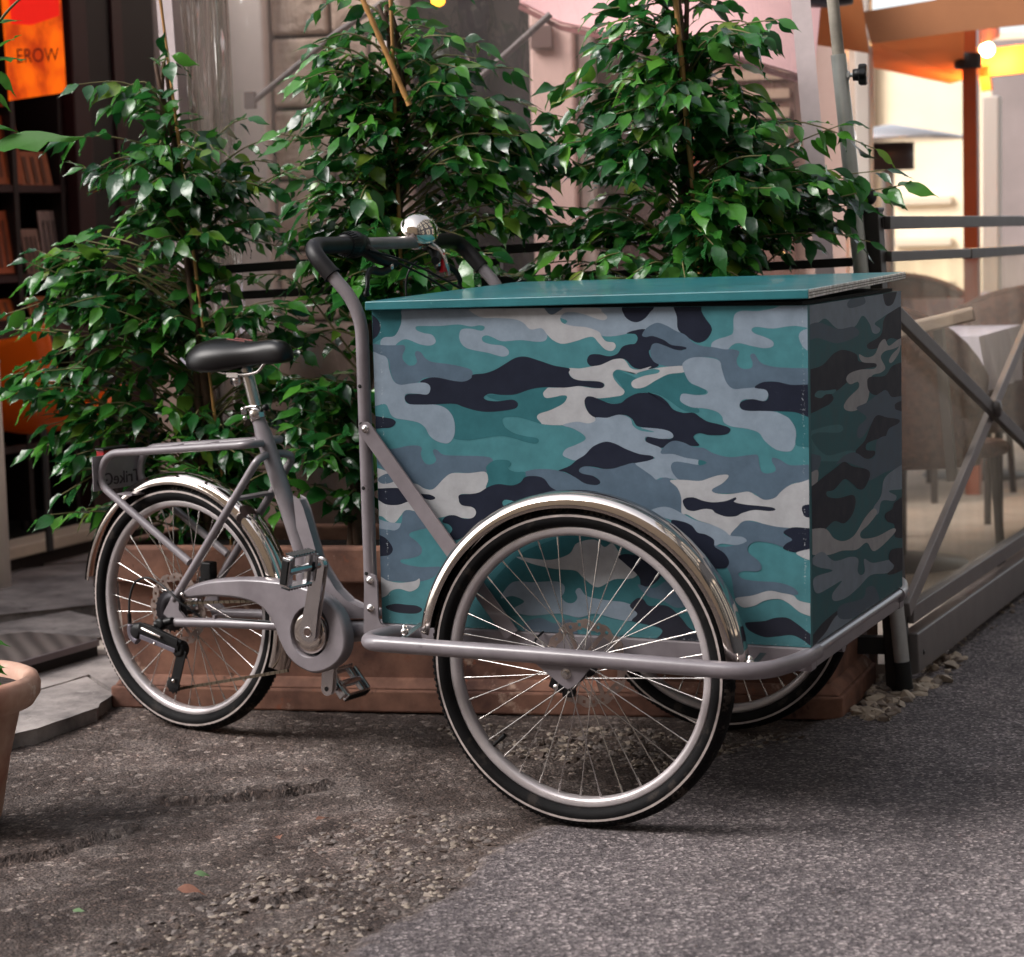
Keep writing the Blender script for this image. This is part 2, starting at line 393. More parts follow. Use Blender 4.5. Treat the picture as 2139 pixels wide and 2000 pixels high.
items += scatter(((0, 2030), (0, 1560), (300, 1540), (1000, 1560), (1180, 1640), (1100, 1740), (560, 2040)), 1900, 0.0009, 0.0038, rnd)
items += scatter(((900, 1500), (1500, 1520), (1700, 1540), (1400, 1600), (1000, 1570)), 1500, 0.003, 0.010, rnd)
items += scatter(((700, 2030), (1050, 1800), (1300, 1760), (1750, 1560), (2139, 1400), (2139, 2030)), 420, 0.0009, 0.0034, rnd, pw=3)
chips('gravel', 'loose pale pebbles and broken aggregate scattered over the worn asphalt', items, peb)
rnd = random.Random(8)
items = scatter(((1770, 1500), (1840, 1420), (1900, 1385), (1960, 1370), (2020, 1375), (1985, 1420), (1900, 1460), (1850, 1510)), 420, 0.004, 0.021, rnd, pw=2.6)
items += scatter(((1890, 1400), (2139, 1235), (2139, 1262), (2020, 1360), (1940, 1400)), 60, 0.003, 0.009, rnd)
chips('rubble', 'pale broken rubble at the foot of the leaning pole and glass barrier', items, [mat('rubble_pale', '#b3a392', 0.85, var=0.2, vscale=40, bump=0.5, bscale=90), mat('rubble_grey', '#85776c', 0.9, var=0.2, vscale=40)], 11, 0.7)

# ------------------------------------------------------------------ camouflage artwork
CAMO = {'T': '#3e6e75', 'D': '#2b5a61', 'S': '#4a5a69', 'L': '#74818e', 'B': '#959699', 'N': '#1b1f2c'}
def camo_mats(dark=1.0):
    out = []
    for k in 'TDSLBN':
        c = tuple(x*dark for x in lin(CAMO[k]))
        out.append(mat('camo_'+{'T':'teal','D':'deep_teal','S':'slate','L':'pale_blue','B':'stone','N':'navy'}[k], c, 0.52, var=0.13, vscale=26, bump=0.12, bscale=180, rvar=0.12, bdist=0.0006, spec=0.10))
    for m in out:
        nt = m.node_tree; N = nt.nodes; L = nt.links; b = N['Principled BSDF']; src = b.inputs['Base Color'].links[0].from_socket
        tc = N.new('ShaderNodeTexCoord'); sp = N.new('ShaderNodeSeparateXYZ'); L.new(tc.outputs['Object'], sp.inputs[0])
        def mth(op, a, c=None, cl=False):
            x = N.new('ShaderNodeMath'); x.operation = op; x.use_clamp = cl
            for k, q in enumerate((a, c)):
                if q is None: continue
                if isinstance(q, (int, float)): x.inputs[k].default_value = q
                else: L.new(q, x.inputs[k])
            return x.outputs[0]
        n1 = N.new('ShaderNodeTexNoise'); n1.inputs['Scale'].default_value = 210; n1.inputs['Detail'].default_value = 6; n1.inputs['Roughness'].default_value = 0.75; L.new(tc.outputs['Object'], n1.inputs['Vector'])
        n2 = N.new('ShaderNodeTexNoise'); n2.inputs['Scale'].default_value = 7; n2.inputs['Detail'].default_value = 4; L.new(tc.outputs['Object'], n2.inputs['Vector'])
        ed = None
        for v, ax in ((0.017, 0), (0.842, 0)):
            q = mth('SUBTRACT', 1.0, mth('MULTIPLY', mth('ABSOLUTE', mth('SUBTRACT', sp.outputs[ax], v)), 150), True); ed = q if ed is None else mth('MAXIMUM', ed, q)
        q = mth('SUBTRACT', 1.0, mth('MULTIPLY', mth('ABSOLUTE', mth('SUBTRACT', sp.outputs[2], 0.3445)), 110), True); ed = mth('MAXIMUM', ed, q)
        amt = mth('ADD', mth('MULTIPLY', ed, 0.16), mth('MULTIPLY', mth('SUBTRACT', n2.outputs['Fac'], 0.55, True), 0.35))
        chip = mth('MULTIPLY', mth('SUBTRACT', mth('ADD', n1.outputs['Fac'], amt), 0.705, True), 14, True)
        mx = N.new('ShaderNodeMix'); mx.data_type = 'RGBA'; mx.inputs[7].default_value = (0.42, 0.45, 0.46, 1)
        L.new(mth('MULTIPLY', chip, 0.7), mx.inputs[0]); L.new(src, mx.inputs[6])
        # road grime gathering low on the panels
        gr = mth('MULTIPLY', mth('MULTIPLY', mth('SUBTRACT', 0.50, sp.outputs[2], True), 3.2), n2.outputs['Fac'], True)
        mg = N.new('ShaderNodeMix'); mg.data_type = 'RGBA'; mg.inputs[7].default_value = (0.10, 0.085, 0.075, 1); L.new(mth('MULTIPLY', gr, 0.45), mg.inputs[0]); L.new(mx.outputs[2], mg.inputs[6])
        L.new(mg.outputs[2], b.inputs['Base Color'])
    return out
KEY = {k: i for i, k in enumerate('TDSLBN')}
FR = {'a': (700, 560, 1972/700), 'b': (1300, 560, 1974/839), 'c': (850, 1000, 1957/800), 'k': (500, 1080, 1627/350)}
def clip_rect(poly, lo, hi):
    def clip(P, ax, v, keep):
        out = []
        for i in range(len(P)):
            A = P[i-1]; B = P[i]; ia = keep(A[ax], v); ib = keep(B[ax], v)
            if ia != ib:
                t = (v-A[ax])/(B[ax]-A[ax]); q = [A[0]+(B[0]-A[0])*t, A[1]+(B[1]-A[1])*t]; q[ax] = v; out.append(tuple(q))
            if ib: out.append(B)
        return out
    for ax in (0, 1):
        poly = clip(poly, ax, lo[ax], lambda a, b: a >= b)
        if not poly: return []
        poly = clip(poly, ax, hi[ax], lambda a, b: a <= b)
        if not poly: return []
    return poly
def camo_layers(mb, shapes, to2d, lo, hi, place, step=0.00004):
    placed = []
    for col, segs in shapes:
        pts = []
        for fr, q in segs:
            ox, oy, sc_ = FR[fr]; pts += [(ox+x/sc_, oy+y/sc_) for x, y in q]
        P2 = [to2d(*p) for p in pts]
        sm = [(v.x, v.y) for v in crv([Vector((a, b, 0)) for a, b in P2], 5, True)]
        cp = clip_rect(sm, lo, hi)
        if len(cp) < 3: continue
        q = []
        for p in cp:
            if not q or math.hypot(p[0]-q[-1][0], p[1]-q[-1][1]) > 2e-4: q.append(p)
        if len(q) < 3: continue
        bb = (min(p[0] for p in q), min(p[1] for p in q), max(p[0] for p in q), max(p[1] for p in q))
        lv = 1
        for (b2, l2) in placed:
            if not (bb[2] < b2[0] or bb[0] > b2[2] or bb[3] < b2[1] or bb[1] > b2[3]): lv = max(lv, l2+1)
        placed.append((bb, lv))
        V = [place(a, b, lv*step) for a, b in q]
        area = sum(q[i-1][0]*q[i][1]-q[i][0]*q[i-1][1] for i in range(len(q)))
        ids = tuple(range(len(V))) if area > 0 else tuple(range(len(V)))[::-1]
        mb.add(V, [ids], KEY[col])
    return mb
SIDE = [
('D',[('a',[(200,235),(410,235),(388,330),(350,400),(270,420),(215,450),(190,440)])]),
('L',[('a',[(822,230),(1325,295),(1345,340),(1400,345),(1480,352),(1550,375),(1570,400),(1640,402),(1720,387),(1780,370),(1860,362),(1930,366)]),('b',[(300,330),(275,300),(268,240),(255,170)]),('a',[(1500,225)])]),
('L',[('a',[(408,235),(392,290),(386,335),(350,400),(285,410),(266,445),(290,482),(330,485),(370,440),(420,420),(500,450),(560,457),(592,435),(572,395),(520,383),(478,365),(478,345),(520,342),(620,342),(720,333),(800,345),(850,338),(880,348),(862,370),(800,358),(745,362),(730,400),(740,440),(770,470),(820,485),(900,500),(980,522),(1018,512),(1020,485),(985,458),(920,450),(873,435),(865,410),(890,397),(930,410),(985,432),(1090,425),(1190,435),(1240,425),(1247,385),(1215,353),(1150,362),(1115,325),(1080,305),(980,296),(850,288),(800,230),(600,225)])]),
('B',[('a',[(815,225),(850,288),(960,295),(1060,303),(1110,325),(1150,362),(1215,355),(1250,395),(1285,427),(1340,447),(1420,430),(1480,410),(1520,408),(1550,440),(1590,480),(1630,488),(1651,465),(1640,440),(1595,432),(1570,405),(1550,375),(1480,350),(1400,342),(1340,325),(1325,295),(1350,265),(1400,260),(1470,275),(1540,300),(1585,307),(1601,288),(1570,258),(1540,235),(1300,220)])]),
('S',[('a',[(1235,225),(1250,262),(1275,275),(1305,262),(1345,225)])]),
('N',[('a',[(1700,225),(1700,275),(1730,308),(1775,320),(1820,300),(1850,265),(1868,225)])]),
('N',[('a',[(200,265),(225,280),(255,310),(268,350),(255,390),(235,412),(200,420)])]),
('N',[('b',[(255,170),(268,240),(275,305),(325,345),(370,368),(410,355),(436,320),(438,290),(410,250),(390,215),(375,170)])]),
('L',[('b',[(548,240),(580,212),(660,212),(740,200),(800,182),(1000,170),(1000,300),(850,285),(740,298),(660,290),(635,303),(650,322),(700,340),(738,360),(740,385),(700,395),(640,385),(575,370),(540,380),(510,410),(475,420),(441,402),(440,370),(470,350),(520,335),(545,315)])]),
('L',[('b',[(960,298),(890,306),(868,330),(875,365),(900,400),(960,420)])]),
('N',[('a',[(1482,545),(1500,512),(1550,508),(1610,520),(1660,505),(1690,465),(1730,450),(1765,445),(1780,415),(1765,390),(1715,385),(1770,366),(1830,362)]),('b',[(200,330),(270,360),(316,393),(300,403),(250,410),(140,400),(140,440),(180,478),(130,498),(60,492),(20,455)]),('a',[(1690,535),(1640,538),(1590,560),(1540,580),(1500,575)])]),
('S',[('b',[(97,330),(120,295),(170,270),(220,285),(260,308),(310,330),(350,368),(400,385),(450,390),(500,400),(540,400),(575,412),(562,450),(570,482),(600,497),(635,490),(640,465),(628,430),(650,423),(680,465),(740,485),(830,492),(960,502),(960,582),(830,575),(760,560),(700,560),(650,588),(570,597),(520,578),(495,520),(480,460),(440,440),(360,440),(310,455),(300,490),(240,487),(160,465),(138,420),(145,380),(170,370),(210,383),(260,402),(300,405),(316,393),(290,385),(240,378),(205,355),(150,335),(115,340)])]),
('D',[('a',[(1540,767),(1690,800),(1790,740)]),('b',[(110,612),(170,620),(220,645),(300,700),(372,712),(372,690),(330,680),(285,640),(300,618),(360,625),(410,615),(400,590),(340,565),(305,500),(230,520),(150,555)]),('a',[(1780,650),(1660,600),(1638,630),(1690,720)])]),
('B',[('a',[(1378,590),(1440,592),(1510,580),(1560,572),(1600,555),(1640,538),(1690,535),(1715,555),(1740,590),(1790,598),(1860,580)]),('b',[(130,498),(210,487),(310,483),(305,512),(230,522),(170,550),(110,585),(65,592),(45,575),(55,552),(110,530),(172,518),(182,502),(140,498),(60,520)]),('a',[(1780,622),(1720,612),(1665,598),(1636,618),(1640,650),(1670,690),(1702,722),(1692,747),(1650,757),(1570,767),(1520,765),(1480,760),(1468,800),(1490,850),(1530,880),(1530,905),(1490,917),(1420,905),(1340,925),(1215,918),(1190,885),(1195,860),(1260,840),(1330,805),(1365,765),(1350,750),(1290,762),(1240,765),(1222,735),(1240,707),(1310,705),(1420,695),(1520,708),(1575,705),(1584,682),(1540,667),(1440,662),(1395,645),(1376,615)])]),
('L',[('b',[(300,500),(300,465),(350,440),(430,442),(478,458),(490,500),(510,560),(545,594),(600,592),(680,588),(712,605),(715,635),(690,655),(610,645),(580,660),(580,690),(620,703),(700,703),(760,710),(820,740),(850,790),(853,850),(835,895),(800,903),(750,890),(700,850),(670,810),(610,790),(540,780),(500,760),(490,730),(460,705),(400,690),(340,685),(290,660),(285,635),(300,618),(360,625),(410,622),(418,605),(380,585),(330,560)])]),
('D',[('b',[(770,703),(1000,715),(1000,885),(905,880),(852,868),(855,800),(820,740)])]),
('N',[('b',[(650,588),(690,562),(760,560),(830,575),(960,588),(960,735),(850,710),(760,705),(680,703),(600,700),(577,678),(590,655),(640,645),(700,655),(718,630),(705,600)])]),
('S',[('a',[(190,448),(290,455),(360,455),(405,455),(412,478),(398,510),(400,540),(430,572),(465,572),(482,550),(470,510),(478,490),(505,497),(530,530),(570,553),(660,565),(740,580),(800,600),(808,635),(780,665),(720,670),(640,655),(570,645),(520,650),(490,672),(440,687),(380,692),(345,660),(325,600),(315,540),(270,515),(190,510)])]),
('D',[('a',[(590,805),(700,800),(760,800),(900,830),(1000,830),(1060,790),(960,780),(890,750),(1000,740),(1150,710),(1250,698),(1225,735),(1240,765),(1290,760),(1340,750),(1365,762),(1340,800),(1270,835),(1200,860),(1190,885),(1215,918),(1170,905),(1080,880),(1010,878),(985,895),(1000,935),(1050,970),(1120,990),(1185,1000),(1200,1018),(1180,1035),(1120,1025),(1040,1000),(960,990),(860,1005),(780,1015),(695,1000),(705,930),(690,870),(650,825)])]),
('N',[('a',[(410,770),(425,745),(480,742),(545,740),(560,715),(545,685),(500,672),(540,650),(600,645),(700,665),(760,668),(800,650),(812,628),(880,620),(940,600),(1000,565),(1060,530),(1120,522),(1200,545),(1290,575),(1378,592),(1375,620),(1400,650),(1460,665),(1550,668),(1583,685),(1570,707),(1520,705),(1440,695),(1350,705),(1240,702),(1150,715),(1060,745),(980,748),(910,740),(875,762),(900,780),(960,785),(1040,775),(1075,795),(1065,825),(1000,840),(900,848),(830,840),(760,820),(700,800),(600,803),(500,808),(435,800)])]),
('L',[('a',[(190,512),(270,512),(308,535),(320,600),(345,665),(385,688),(450,680),(520,675),(555,690),(560,720),(540,745),(480,740),(420,742),(410,770),(430,800),(520,805),(590,805),(650,825),(690,870),(705,930),(700,990),(670,1030),(630,1030),(590,1015),(555,985),(530,940),(490,910),(420,895),(360,885),(330,865),(315,830),(290,800),(190,795)])]),
('N',[('a',[(190,872),(290,880),(340,890),(357,912),(330,938),(280,943),(190,942)])]),
('N',[('a',[(1468,790),(1480,760),(1510,757),(1560,775),(1620,798),(1680,795),(1720,765),(1780,738),(1850,735)]),('b',[(125,612),(180,628),(220,658),(250,695),(300,712),(350,712),(385,735),(420,755),(480,770),(525,785),(528,805),(500,820),(430,822),(380,812),(350,828),(362,850),(378,872),(340,875),(290,862),(250,850),(230,870),(190,885),(140,875),(115,850),(125,830),(170,828),(230,842),(247,830),(230,805),(170,790),(110,785),(70,775),(50,745),(20,725)]),('a',[(1680,865),(1640,870),(1590,885),(1530,880),(1490,850)])]),
('L',[('a',[(1340,925),(1420,905),(1490,915),(1530,900),(1535,880),(1600,882),(1660,865),(1700,868),(1740,890),(1755,930),(1800,958),(1880,965)]),('b',[(90,785),(190,792),(240,808),(247,835),(190,840),(120,830),(118,855),(190,885),(190,910),(250,915),(310,930),(376,945),(376,968),(290,955),(245,965),(250,1010),(290,1042),(200,1030),(160,1040),(100,1010),(30,990),(25,975),(70,950),(150,940),(155,930),(100,920),(0,885)]),('a',[(1590,1025),(1530,1050),(1480,1095),(1420,1132),(1370,1120),(1340,1100),(1360,1065),(1420,1040),(1473,1010),(1460,980),(1400,945)])]),
('S',[('b',[(190,912),(210,875),(250,850),(300,858),(350,880),(400,885),(450,912),(530,930),(620,920),(665,920),(672,960),(685,1000),(715,1010),(750,1000),(752,980),(735,950),(740,932),(775,942),(830,970),(960,972),(960,1058),(850,1055),(800,1085),(740,1138),(690,1138),(640,1105),(560,1108),(450,1105),(440,1090),(480,1060),(520,1030),(515,1018),(460,1022),(380,1048),(290,1045),(250,1010),(240,970),(270,952),(376,968),(376,945),(310,933),(250,915)])]),
('D',[('b',[(376,945),(400,948),(415,957),(402,966),(376,970)])]),
('N',[('a',[(1420,1132),(1470,1100),(1520,1050),(1590,1023),(1650,1035),(1710,1065),(1790,1095),(1860,1105),(1875,1120),(1840,1135),(1760,1150),(1690,1165),(1640,1180),(1580,1182),(1520,1170),(1470,1168),(1440,1182),(1445,1205),(1520,1225),(1560,1255),(1550,1275),(1510,1278),(1450,1260),(1400,1225),(1350,1200),(1310,1195),(1380,1165)])]),
('S',[('a',[(1110,1220),(1130,1195),(1200,1184),(1300,1190),(1400,1225),(1470,1268),(1540,1278),(1562,1262),(1530,1228),(1450,1208),(1440,1182),(1480,1168),(1560,1182),(1640,1180),(1750,1148),(1780,1165),(1860,1220)]),('b',[(170,1042),(210,1030),(250,1045),(280,1090),(292,1140),(292,1205),(200,1185),(100,1200)]),('a',[(1800,1500),(1500,1430),(1340,1325),(1280,1305),(1200,1240)])]),
('S',[('a',[(290,1070),(360,1062),(420,1048),(480,1045),(510,1060),(505,1100),(530,1150),(570,1155),(595,1130),(578,1090),(580,1068),(602,1072),(640,1100),(740,1105),(860,1108),(920,1120),(932,1160),(915,1190),(870,1205),(790,1208),(700,1205),(650,1235),(600,1290),(560,1303),(520,1295),(470,1270),(430,1265),(380,1240),(320,1215),(260,1160),(240,1110)])]),
('B',[('a',[(190,1180),(255,1180),(330,1210),(420,1260),(480,1272),(530,1300),(580,1300),(640,1240),(690,1208),(790,1208),(880,1200),(900,1240),(895,1290),(860,1320),(800,1330),(740,1332),(728,1360),(740,1390),(800,1405),(830,1430),(825,1465),(790,1475),(730,1468),(680,1455),(640,1465),(600,1470),(560,1460),(500,1440),(420,1425),(385,1460),(350,1500),(310,1490),(270,1460),(190,1450)])]),
('N',[('a',[(190,1308),(330,1295),(400,1300),(480,1325),(560,1335),(590,1355),(560,1366),(500,1355),(430,1375),(370,1395),(300,1392),(250,1365),(190,1355)])]),
('S',[('a',[(252,1250),(270,1225),(320,1210),(360,1240),(330,1264),(280,1270)])]),
('D',[('a',[(895,1200),(890,1170),(930,1135),(980,1128),(1025,1135),(1035,1160),(1018,1180),(1060,1200),(1115,1200),(1120,1230),(1090,1265),(1040,1280),(960,1275),(890,1298),(902,1245)])]),
('N',[('a',[(728,1360),(735,1335),(800,1330),(850,1320),(900,1290),(960,1272),(1040,1280),(1090,1262),(1120,1230),(1180,1225),(1230,1240),(1270,1290),(1330,1325),(1290,1335),(1180,1340),(1130,1360),(1060,1380),(1000,1400),(940,1440),(860,1500),(780,1560),(720,1600),(670,1580),(690,1540),(670,1510),(632,1495),(650,1465),(700,1455),(760,1475),(810,1470),(830,1440),(810,1408),(745,1395)])]),
('T',[('a',[(985,1385),(1000,1365),(1040,1370),(1090,1382),(1120,1355),(1180,1340),(1230,1338),(1100,1420),(1010,1410)])]),
('L',[('a',[(190,1458),(290,1490),(350,1500),(420,1508),(437,1530),(420,1552),(370,1555),(310,1540),(190,1545)])]),
('S',[('a',[(190,1550),(350,1545),(390,1500),(400,1440),(440,1425),(490,1450),(560,1520),(500,1540),(445,1558),(440,1580),(480,1610),(510,1650),(500,1690),(440,1710),(388,1718),(400,1740),(500,1760),(620,1760),(600,1800),(560,1830),(470,1850),(380,1845),(190,1810)])]),
('N',[('a',[(190,1560),(280,1580),(320,1615),(340,1655),(325,1685),(290,1695),(190,1690)])]),
('B',[('k',[(1300,560),(1385,588),(1440,620),(1560,640),(1700,625),(1750,600),(1740,680),(1660,725),(1560,700),(1480,715),(1430,765),(1380,785),(1300,800)])]),
('N',[('c',[(-110,655),(-60,640),(0,645),(50,650),(78,668),(55,688),(0,690),(-70,680)])]),
('B',[('b',[(235,1045),(300,1042),(380,1047),(430,1032),(470,1020),(515,1016),(520,1030),(490,1060),(442,1088),(455,1106),(510,1112),(560,1108),(620,1100),(660,1120),(700,1140),(750,1130),(780,1100),(820,1070),(870,1055),(990,1050),(990,1310),(900,1292),(840,1280),(740,1270),(640,1243),(590,1248),(560,1280),(532,1314),(500,1292),(440,1262),(370,1240),(320,1212),(292,1205),(290,1130),(270,1080)])]),
('N',[('b',[(297,1150),(310,1132),(350,1128),(400,1145),(450,1152),(510,1145),(555,1128),(560,1137),(550,1150),(600,1162),(680,1170),(740,1178),(752,1190),(720,1195),(650,1190),(590,1205),(560,1220),(510,1222),(460,1205),(440,1188),(400,1185),(350,1195),(315,1185)])]),
('N',[('b',[(990,1230),(905,1225),(888,1205),(883,1180),(900,1165),(990,1162)])]),
('L',[('b',[(140,1195),(190,1175),(240,1180),(300,1210),(360,1240),(440,1262),(500,1290),(532,1315),(590,1322),(612,1340),(600,1358),(550,1362),(490,1355),(450,1365),(400,1325),(300,1260),(200,1225)])]),
('S',[('b',[(300,1250),(450,1362),(560,1362),(612,1342),(585,1320),(532,1314),(565,1272),(605,1244),(680,1255),(760,1272),(835,1280),(800,1292),(795,1312),(835,1335),(800,1372),(740,1355),(660,1345),(620,1368),(622,1400),(670,1440),(685,1475),(660,1492),(600,1490),(570,1505),(600,1530),(680,1540),(760,1545),(830,1565),(866,1598),(840,1608),(780,1595),(710,1588),(640,1612),(560,1628),(530,1500),(450,1400)])]),
('N',[('b',[(240,1250),(290,1245),(340,1265),(370,1300),(410,1310),(450,1335),(455,1370),(500,1400),(525,1440),(515,1470),(480,1478),(440,1470),(400,1440),(330,1380)])]),
('N',[('b',[(990,1290),(900,1278),(840,1275),(800,1290),(795,1307),(835,1335),(805,1355),(792,1380),(850,1398),(900,1385),(990,1370)])]),
('B',[('b',[(990,1450),(920,1436),(880,1420),(855,1400),(905,1385),(990,1372)])]),
('B',[('b',[(555,1625),(640,1610),(720,1587),(780,1597),(840,1610),(875,1638),(990,1665),(990,1725),(925,1712),(870,1690),(820,1650),(770,1627),(700,1635),(650,1660),(590,1667)])]),
('N',[('b',[(605,1745),(640,1740),(700,1735),(750,1720),(810,1720),(860,1750),(925,1800),(990,1830),(990,1900),(925,1858),(880,1825),(830,1805),(760,1812),(700,1815),(640,1792),(612,1770)])]),
('D',[('c',[(420,560),(560,400),(700,330),(900,270),(1100,300),(1300,420),(1440,560),(1500,760),(1500,840),(1330,830),(1200,810),(900,700),(600,700),(440,690)])]),
('B',[('c',[(560,400),(650,410),(740,415),(830,385),(870,330),(960,312),(1010,350),(1050,330),(1090,385),(1140,440),(1180,480),(1150,510),(1060,515),(1000,548),(960,552),(900,505),(860,470),(760,462),(640,435)])]),
('N',[('c',[(1080,400),(1120,385),(1200,400),(1300,440),(1310,480),(1260,540),(1200,550),(1185,500),(1110,430)])]),
('L',[('c',[(480,610),(540,530),(640,530),(760,525),(803,545),(805,580),(792,605),(815,632),(850,635),(872,610),(862,575),(885,560),(920,600),(1010,620),(1110,632),(1170,660),(1178,700),(1140,728),(1060,715),(960,690),(880,710),(780,690),(640,700),(560,685),(548,662),(600,628),(540,600)])]),
('S',[('c',[(600,780),(608,735),(680,712),(760,740),(830,720),(862,760),(870,815),(760,805),(640,795)])]),
('N',[('c',[(1140,650),(1180,610),(1212,620),(1240,650),(1330,650),(1400,710),(1440,760),(1500,800),(1500,860),(1340,850),(1250,825),(1300,790),(1290,762),(1200,740),(1150,725),(1178,690)])]),
('S',[('c',[(1180,540),(1260,560),(1340,520),(1420,560),(1440,640),(1380,660),(1300,620),(1230,600)])]),
('T',[('c',[(880,740),(960,700),(1060,720),(1180,740),(1290,765),(1302,790),(1250,822),(1100,800),(900,775)])]),
]
END = [
('L',[('b',[(880,190),(1000,150),(1200,110),(1400,100),(1400,225),(1330,215),(1270,250),(1240,275),(1268,300),(1255,322),(1230,318),(1215,275),(1180,235),(1140,290),(1060,300),(1000,250),(960,270),(880,300)])]),
('S',[('b',[(1105,175),(1130,148),(1180,138),(1192,175),(1120,198)])]),
('S',[('b',[(900,300),(960,268),(1060,300),(1140,290),(1160,330),(1060,370),(960,345),(900,360)])]),
('N',[('b',[(1285,110),(1290,175),(1312,187),(1335,165),(1348,100)])]),
('N',[('b',[(1400,190),(1320,217),(1285,255),(1270,330),(1205,375),(1215,400),(1260,392),(1290,370),(1320,345),(1400,350)])]),
('N',[('b',[(880,530),(980,480),(1040,420),(1090,403),(1150,425),(1165,460),(1235,462),(1247,485),(1180,500),(1130,540),(1060,600),(1030,618),(1037,645),(1000,680),(880,715)])]),
('B',[('b',[(1163,425),(1200,440),(1240,425),(1265,370),(1290,350),(1310,383),(1355,352),(1400,340),(1400,360),(1340,395),(1290,410),(1270,440),(1292,490),(1270,515),(1225,532),(1215,600),(1200,660),(1150,700),(1105,702),(1088,680),(1110,640),(1160,590),(1157,560),(1120,572),(1100,550),(1115,520),(1170,500),(1238,495),(1245,470),(1180,463)])]),
('B',[('b',[(1310,455),(1325,425),(1350,400),(1366,378),(1360,415),(1335,455),(1318,468)])]),
('N',[('b',[(1400,478),(1330,480),(1290,530),(1215,537),(1203,570),(1215,610),(1250,625),(1292,600),(1320,632),(1400,642)])]),
('T',[('b',[(945,630),(960,605),(1000,603),(1050,598),(1035,618),(1000,622),(975,640)])]),
('S',[('b',[(1150,690),(1200,662),(1290,602),(1325,635),(1400,645),(1400,835),(1310,835),(1300,800),(1350,748),(1300,738),(1250,727),(1220,770),(1180,832),(1155,830),(1160,780),(1200,735)])]),
('N',[('b',[(1340,690),(1345,665),(1400,650),(1400,705),(1355,700)])]),
('N',[('b',[(1145,905),(1190,850),(1220,775),(1250,725),(1300,735),(1358,745),(1355,765),(1310,790),(1290,830),(1240,845),(1200,865),(1200,895),(1240,900),(1235,925),(1200,938)])]),
('T',[('b',[(880,830),(960,790),(1060,770),(1085,790),(1060,810),(960,810),(930,840),(1000,920),(1100,900),(1145,905),(1060,950),(880,930)])]),
('S',[('b',[(1050,965),(1095,920),(1145,908),(1200,940),(1240,925),(1250,850),(1300,825),(1400,830),(1400,965),(1300,1000),(1212,1045),(1215,1000),(1140,968),(1090,953)])]),
('S',[('b',[(880,925),(960,920),(975,945),(950,1005),(880,1040)])]),
('B',[('b',[(880,1050),(955,992),(958,1050),(925,1112),(880,1120)])]),
('N',[('b',[(880,1290),(880,1130),(960,1050),(1050,980),(1090,953),(1130,975),(1200,990),(1216,1020),(1190,1080),(1160,1088),(1130,1060),(1090,1038),(1040,1090),(1003,1100),(1010,1125),(1060,1132),(1130,1116),(1145,1150),(1130,1210),(1090,1255),(1040,1245),(990,1290),(960,1305)])]),
('L',[('b',[(1400,965),(1330,995),(1285,1040),(1270,1120),(1232,1180),(1238,1212),(1258,1205),(1275,1145),(1335,1145),(1345,1120),(1310,1095),(1400,1075)])]),
('N',[('b',[(1400,1130),(1340,1150),(1325,1185),(1290,1210),(1300,1245),(1335,1262),(1340,1322),(1400,1305)])]),
('B',[('b',[(880,1305),(990,1280),(1040,1330),(1090,1342),(1140,1312),(1190,1230),(1233,1183),(1250,1205),(1210,1260),(1170,1300),(1180,1330),(1250,1320),(1330,1280),(1335,1305),(1240,1392),(1200,1350),(1150,1385),(1080,1390),(1000,1412),(880,1395)])]),
('L',[('b',[(925,1440),(980,1395),(1040,1440),(1120,1420),(1158,1432),(1155,1490),(1172,1510),(1190,1490),(1187,1430),(1230,1450),(1320,1435),(1332,1470),(1300,1500),(1220,1510),(1160,1570),(1100,1620),(1040,1637),(1032,1600),(1078,1538),(1020,1570),(960,1600),(938,1570),(945,1520),(1032,1488),(960,1470)])]),
('N',[('b',[(1400,1385),(1325,1383),(1308,1430),(1335,1468),(1300,1505),(1345,1500),(1400,1460)])]),
('N',[('b',[(880,1880),(940,1800),(990,1740),(1062,1683),(1040,1735),(1000,1790),(960,1840),(880,1900)])]),
('L',[('b',[(955,1848),(1000,1790),(1060,1703),(1130,1720),(1060,1785)])]),
('S',[('b',[(1065,1720),(1070,1660),(1180,1625),(1200,1572),(1240,1570),(1262,1640),(1200,1680),(1130,1722)])]),
]
# ------------------------------------------------------------------ cargo tricycle
BL, BW, BZ0, BZ1 = 0.8511, 0.6631, 0.3431, 0.9448
paint = mat('grey_frame_paint', '#676064', 0.34, col2='#7e777b', vscale=9, stain=[('#3b3236', 26, 0.655, 0.55), ('#a39c9e', 60, 0.69, 0.6)], bump=0.03, bscale=120, coat=0.35, rvar=0.06, bdist=0.0006)
chrome = mat('chrome', '#d8cdc6', 0.07, 1.0, rvar=0.03, vscale=30)
steel = mat('brushed_steel', '#cfc9c6', 0.25, 1.0, rvar=0.08, vscale=60)
alu = mat('satin_alloy', '#c4bdbd', 0.19, 0.95, var=0.06, vscale=30)
alu_rim = mat('alloy_rim', '#b9b1b2', 0.34, 0.45, var=0.10, vscale=20, rvar=0.10, stain=[('#6f6662', 40, 0.64, 0.5)])
spoke_m = mat('spoke_steel', '#cfcac6', 0.22, 1.0)
black = mat('black_plastic', '#0c0b0d', 0.45, spec=0.3, var=0.15, vscale=40)
rubber_grip = mat('grip_rubber', '#110e10', 0.46, spec=0.3, var=0.15, vscale=30, bump=0.1, bscale=200)
vinyl = mat('saddle_vinyl', '#0b090b', 0.38, spec=0.35, coat=0.0, bump=0.05, bscale=350)
tyre_m = mat('tyre_rubber', '#0e0d0e', 0.7, spec=0.15, var=0.25, vscale=30, stain=[('#3a332f', 16, 0.58, 0.5)], bump=0.35, bscale=260, bdist=0.001)
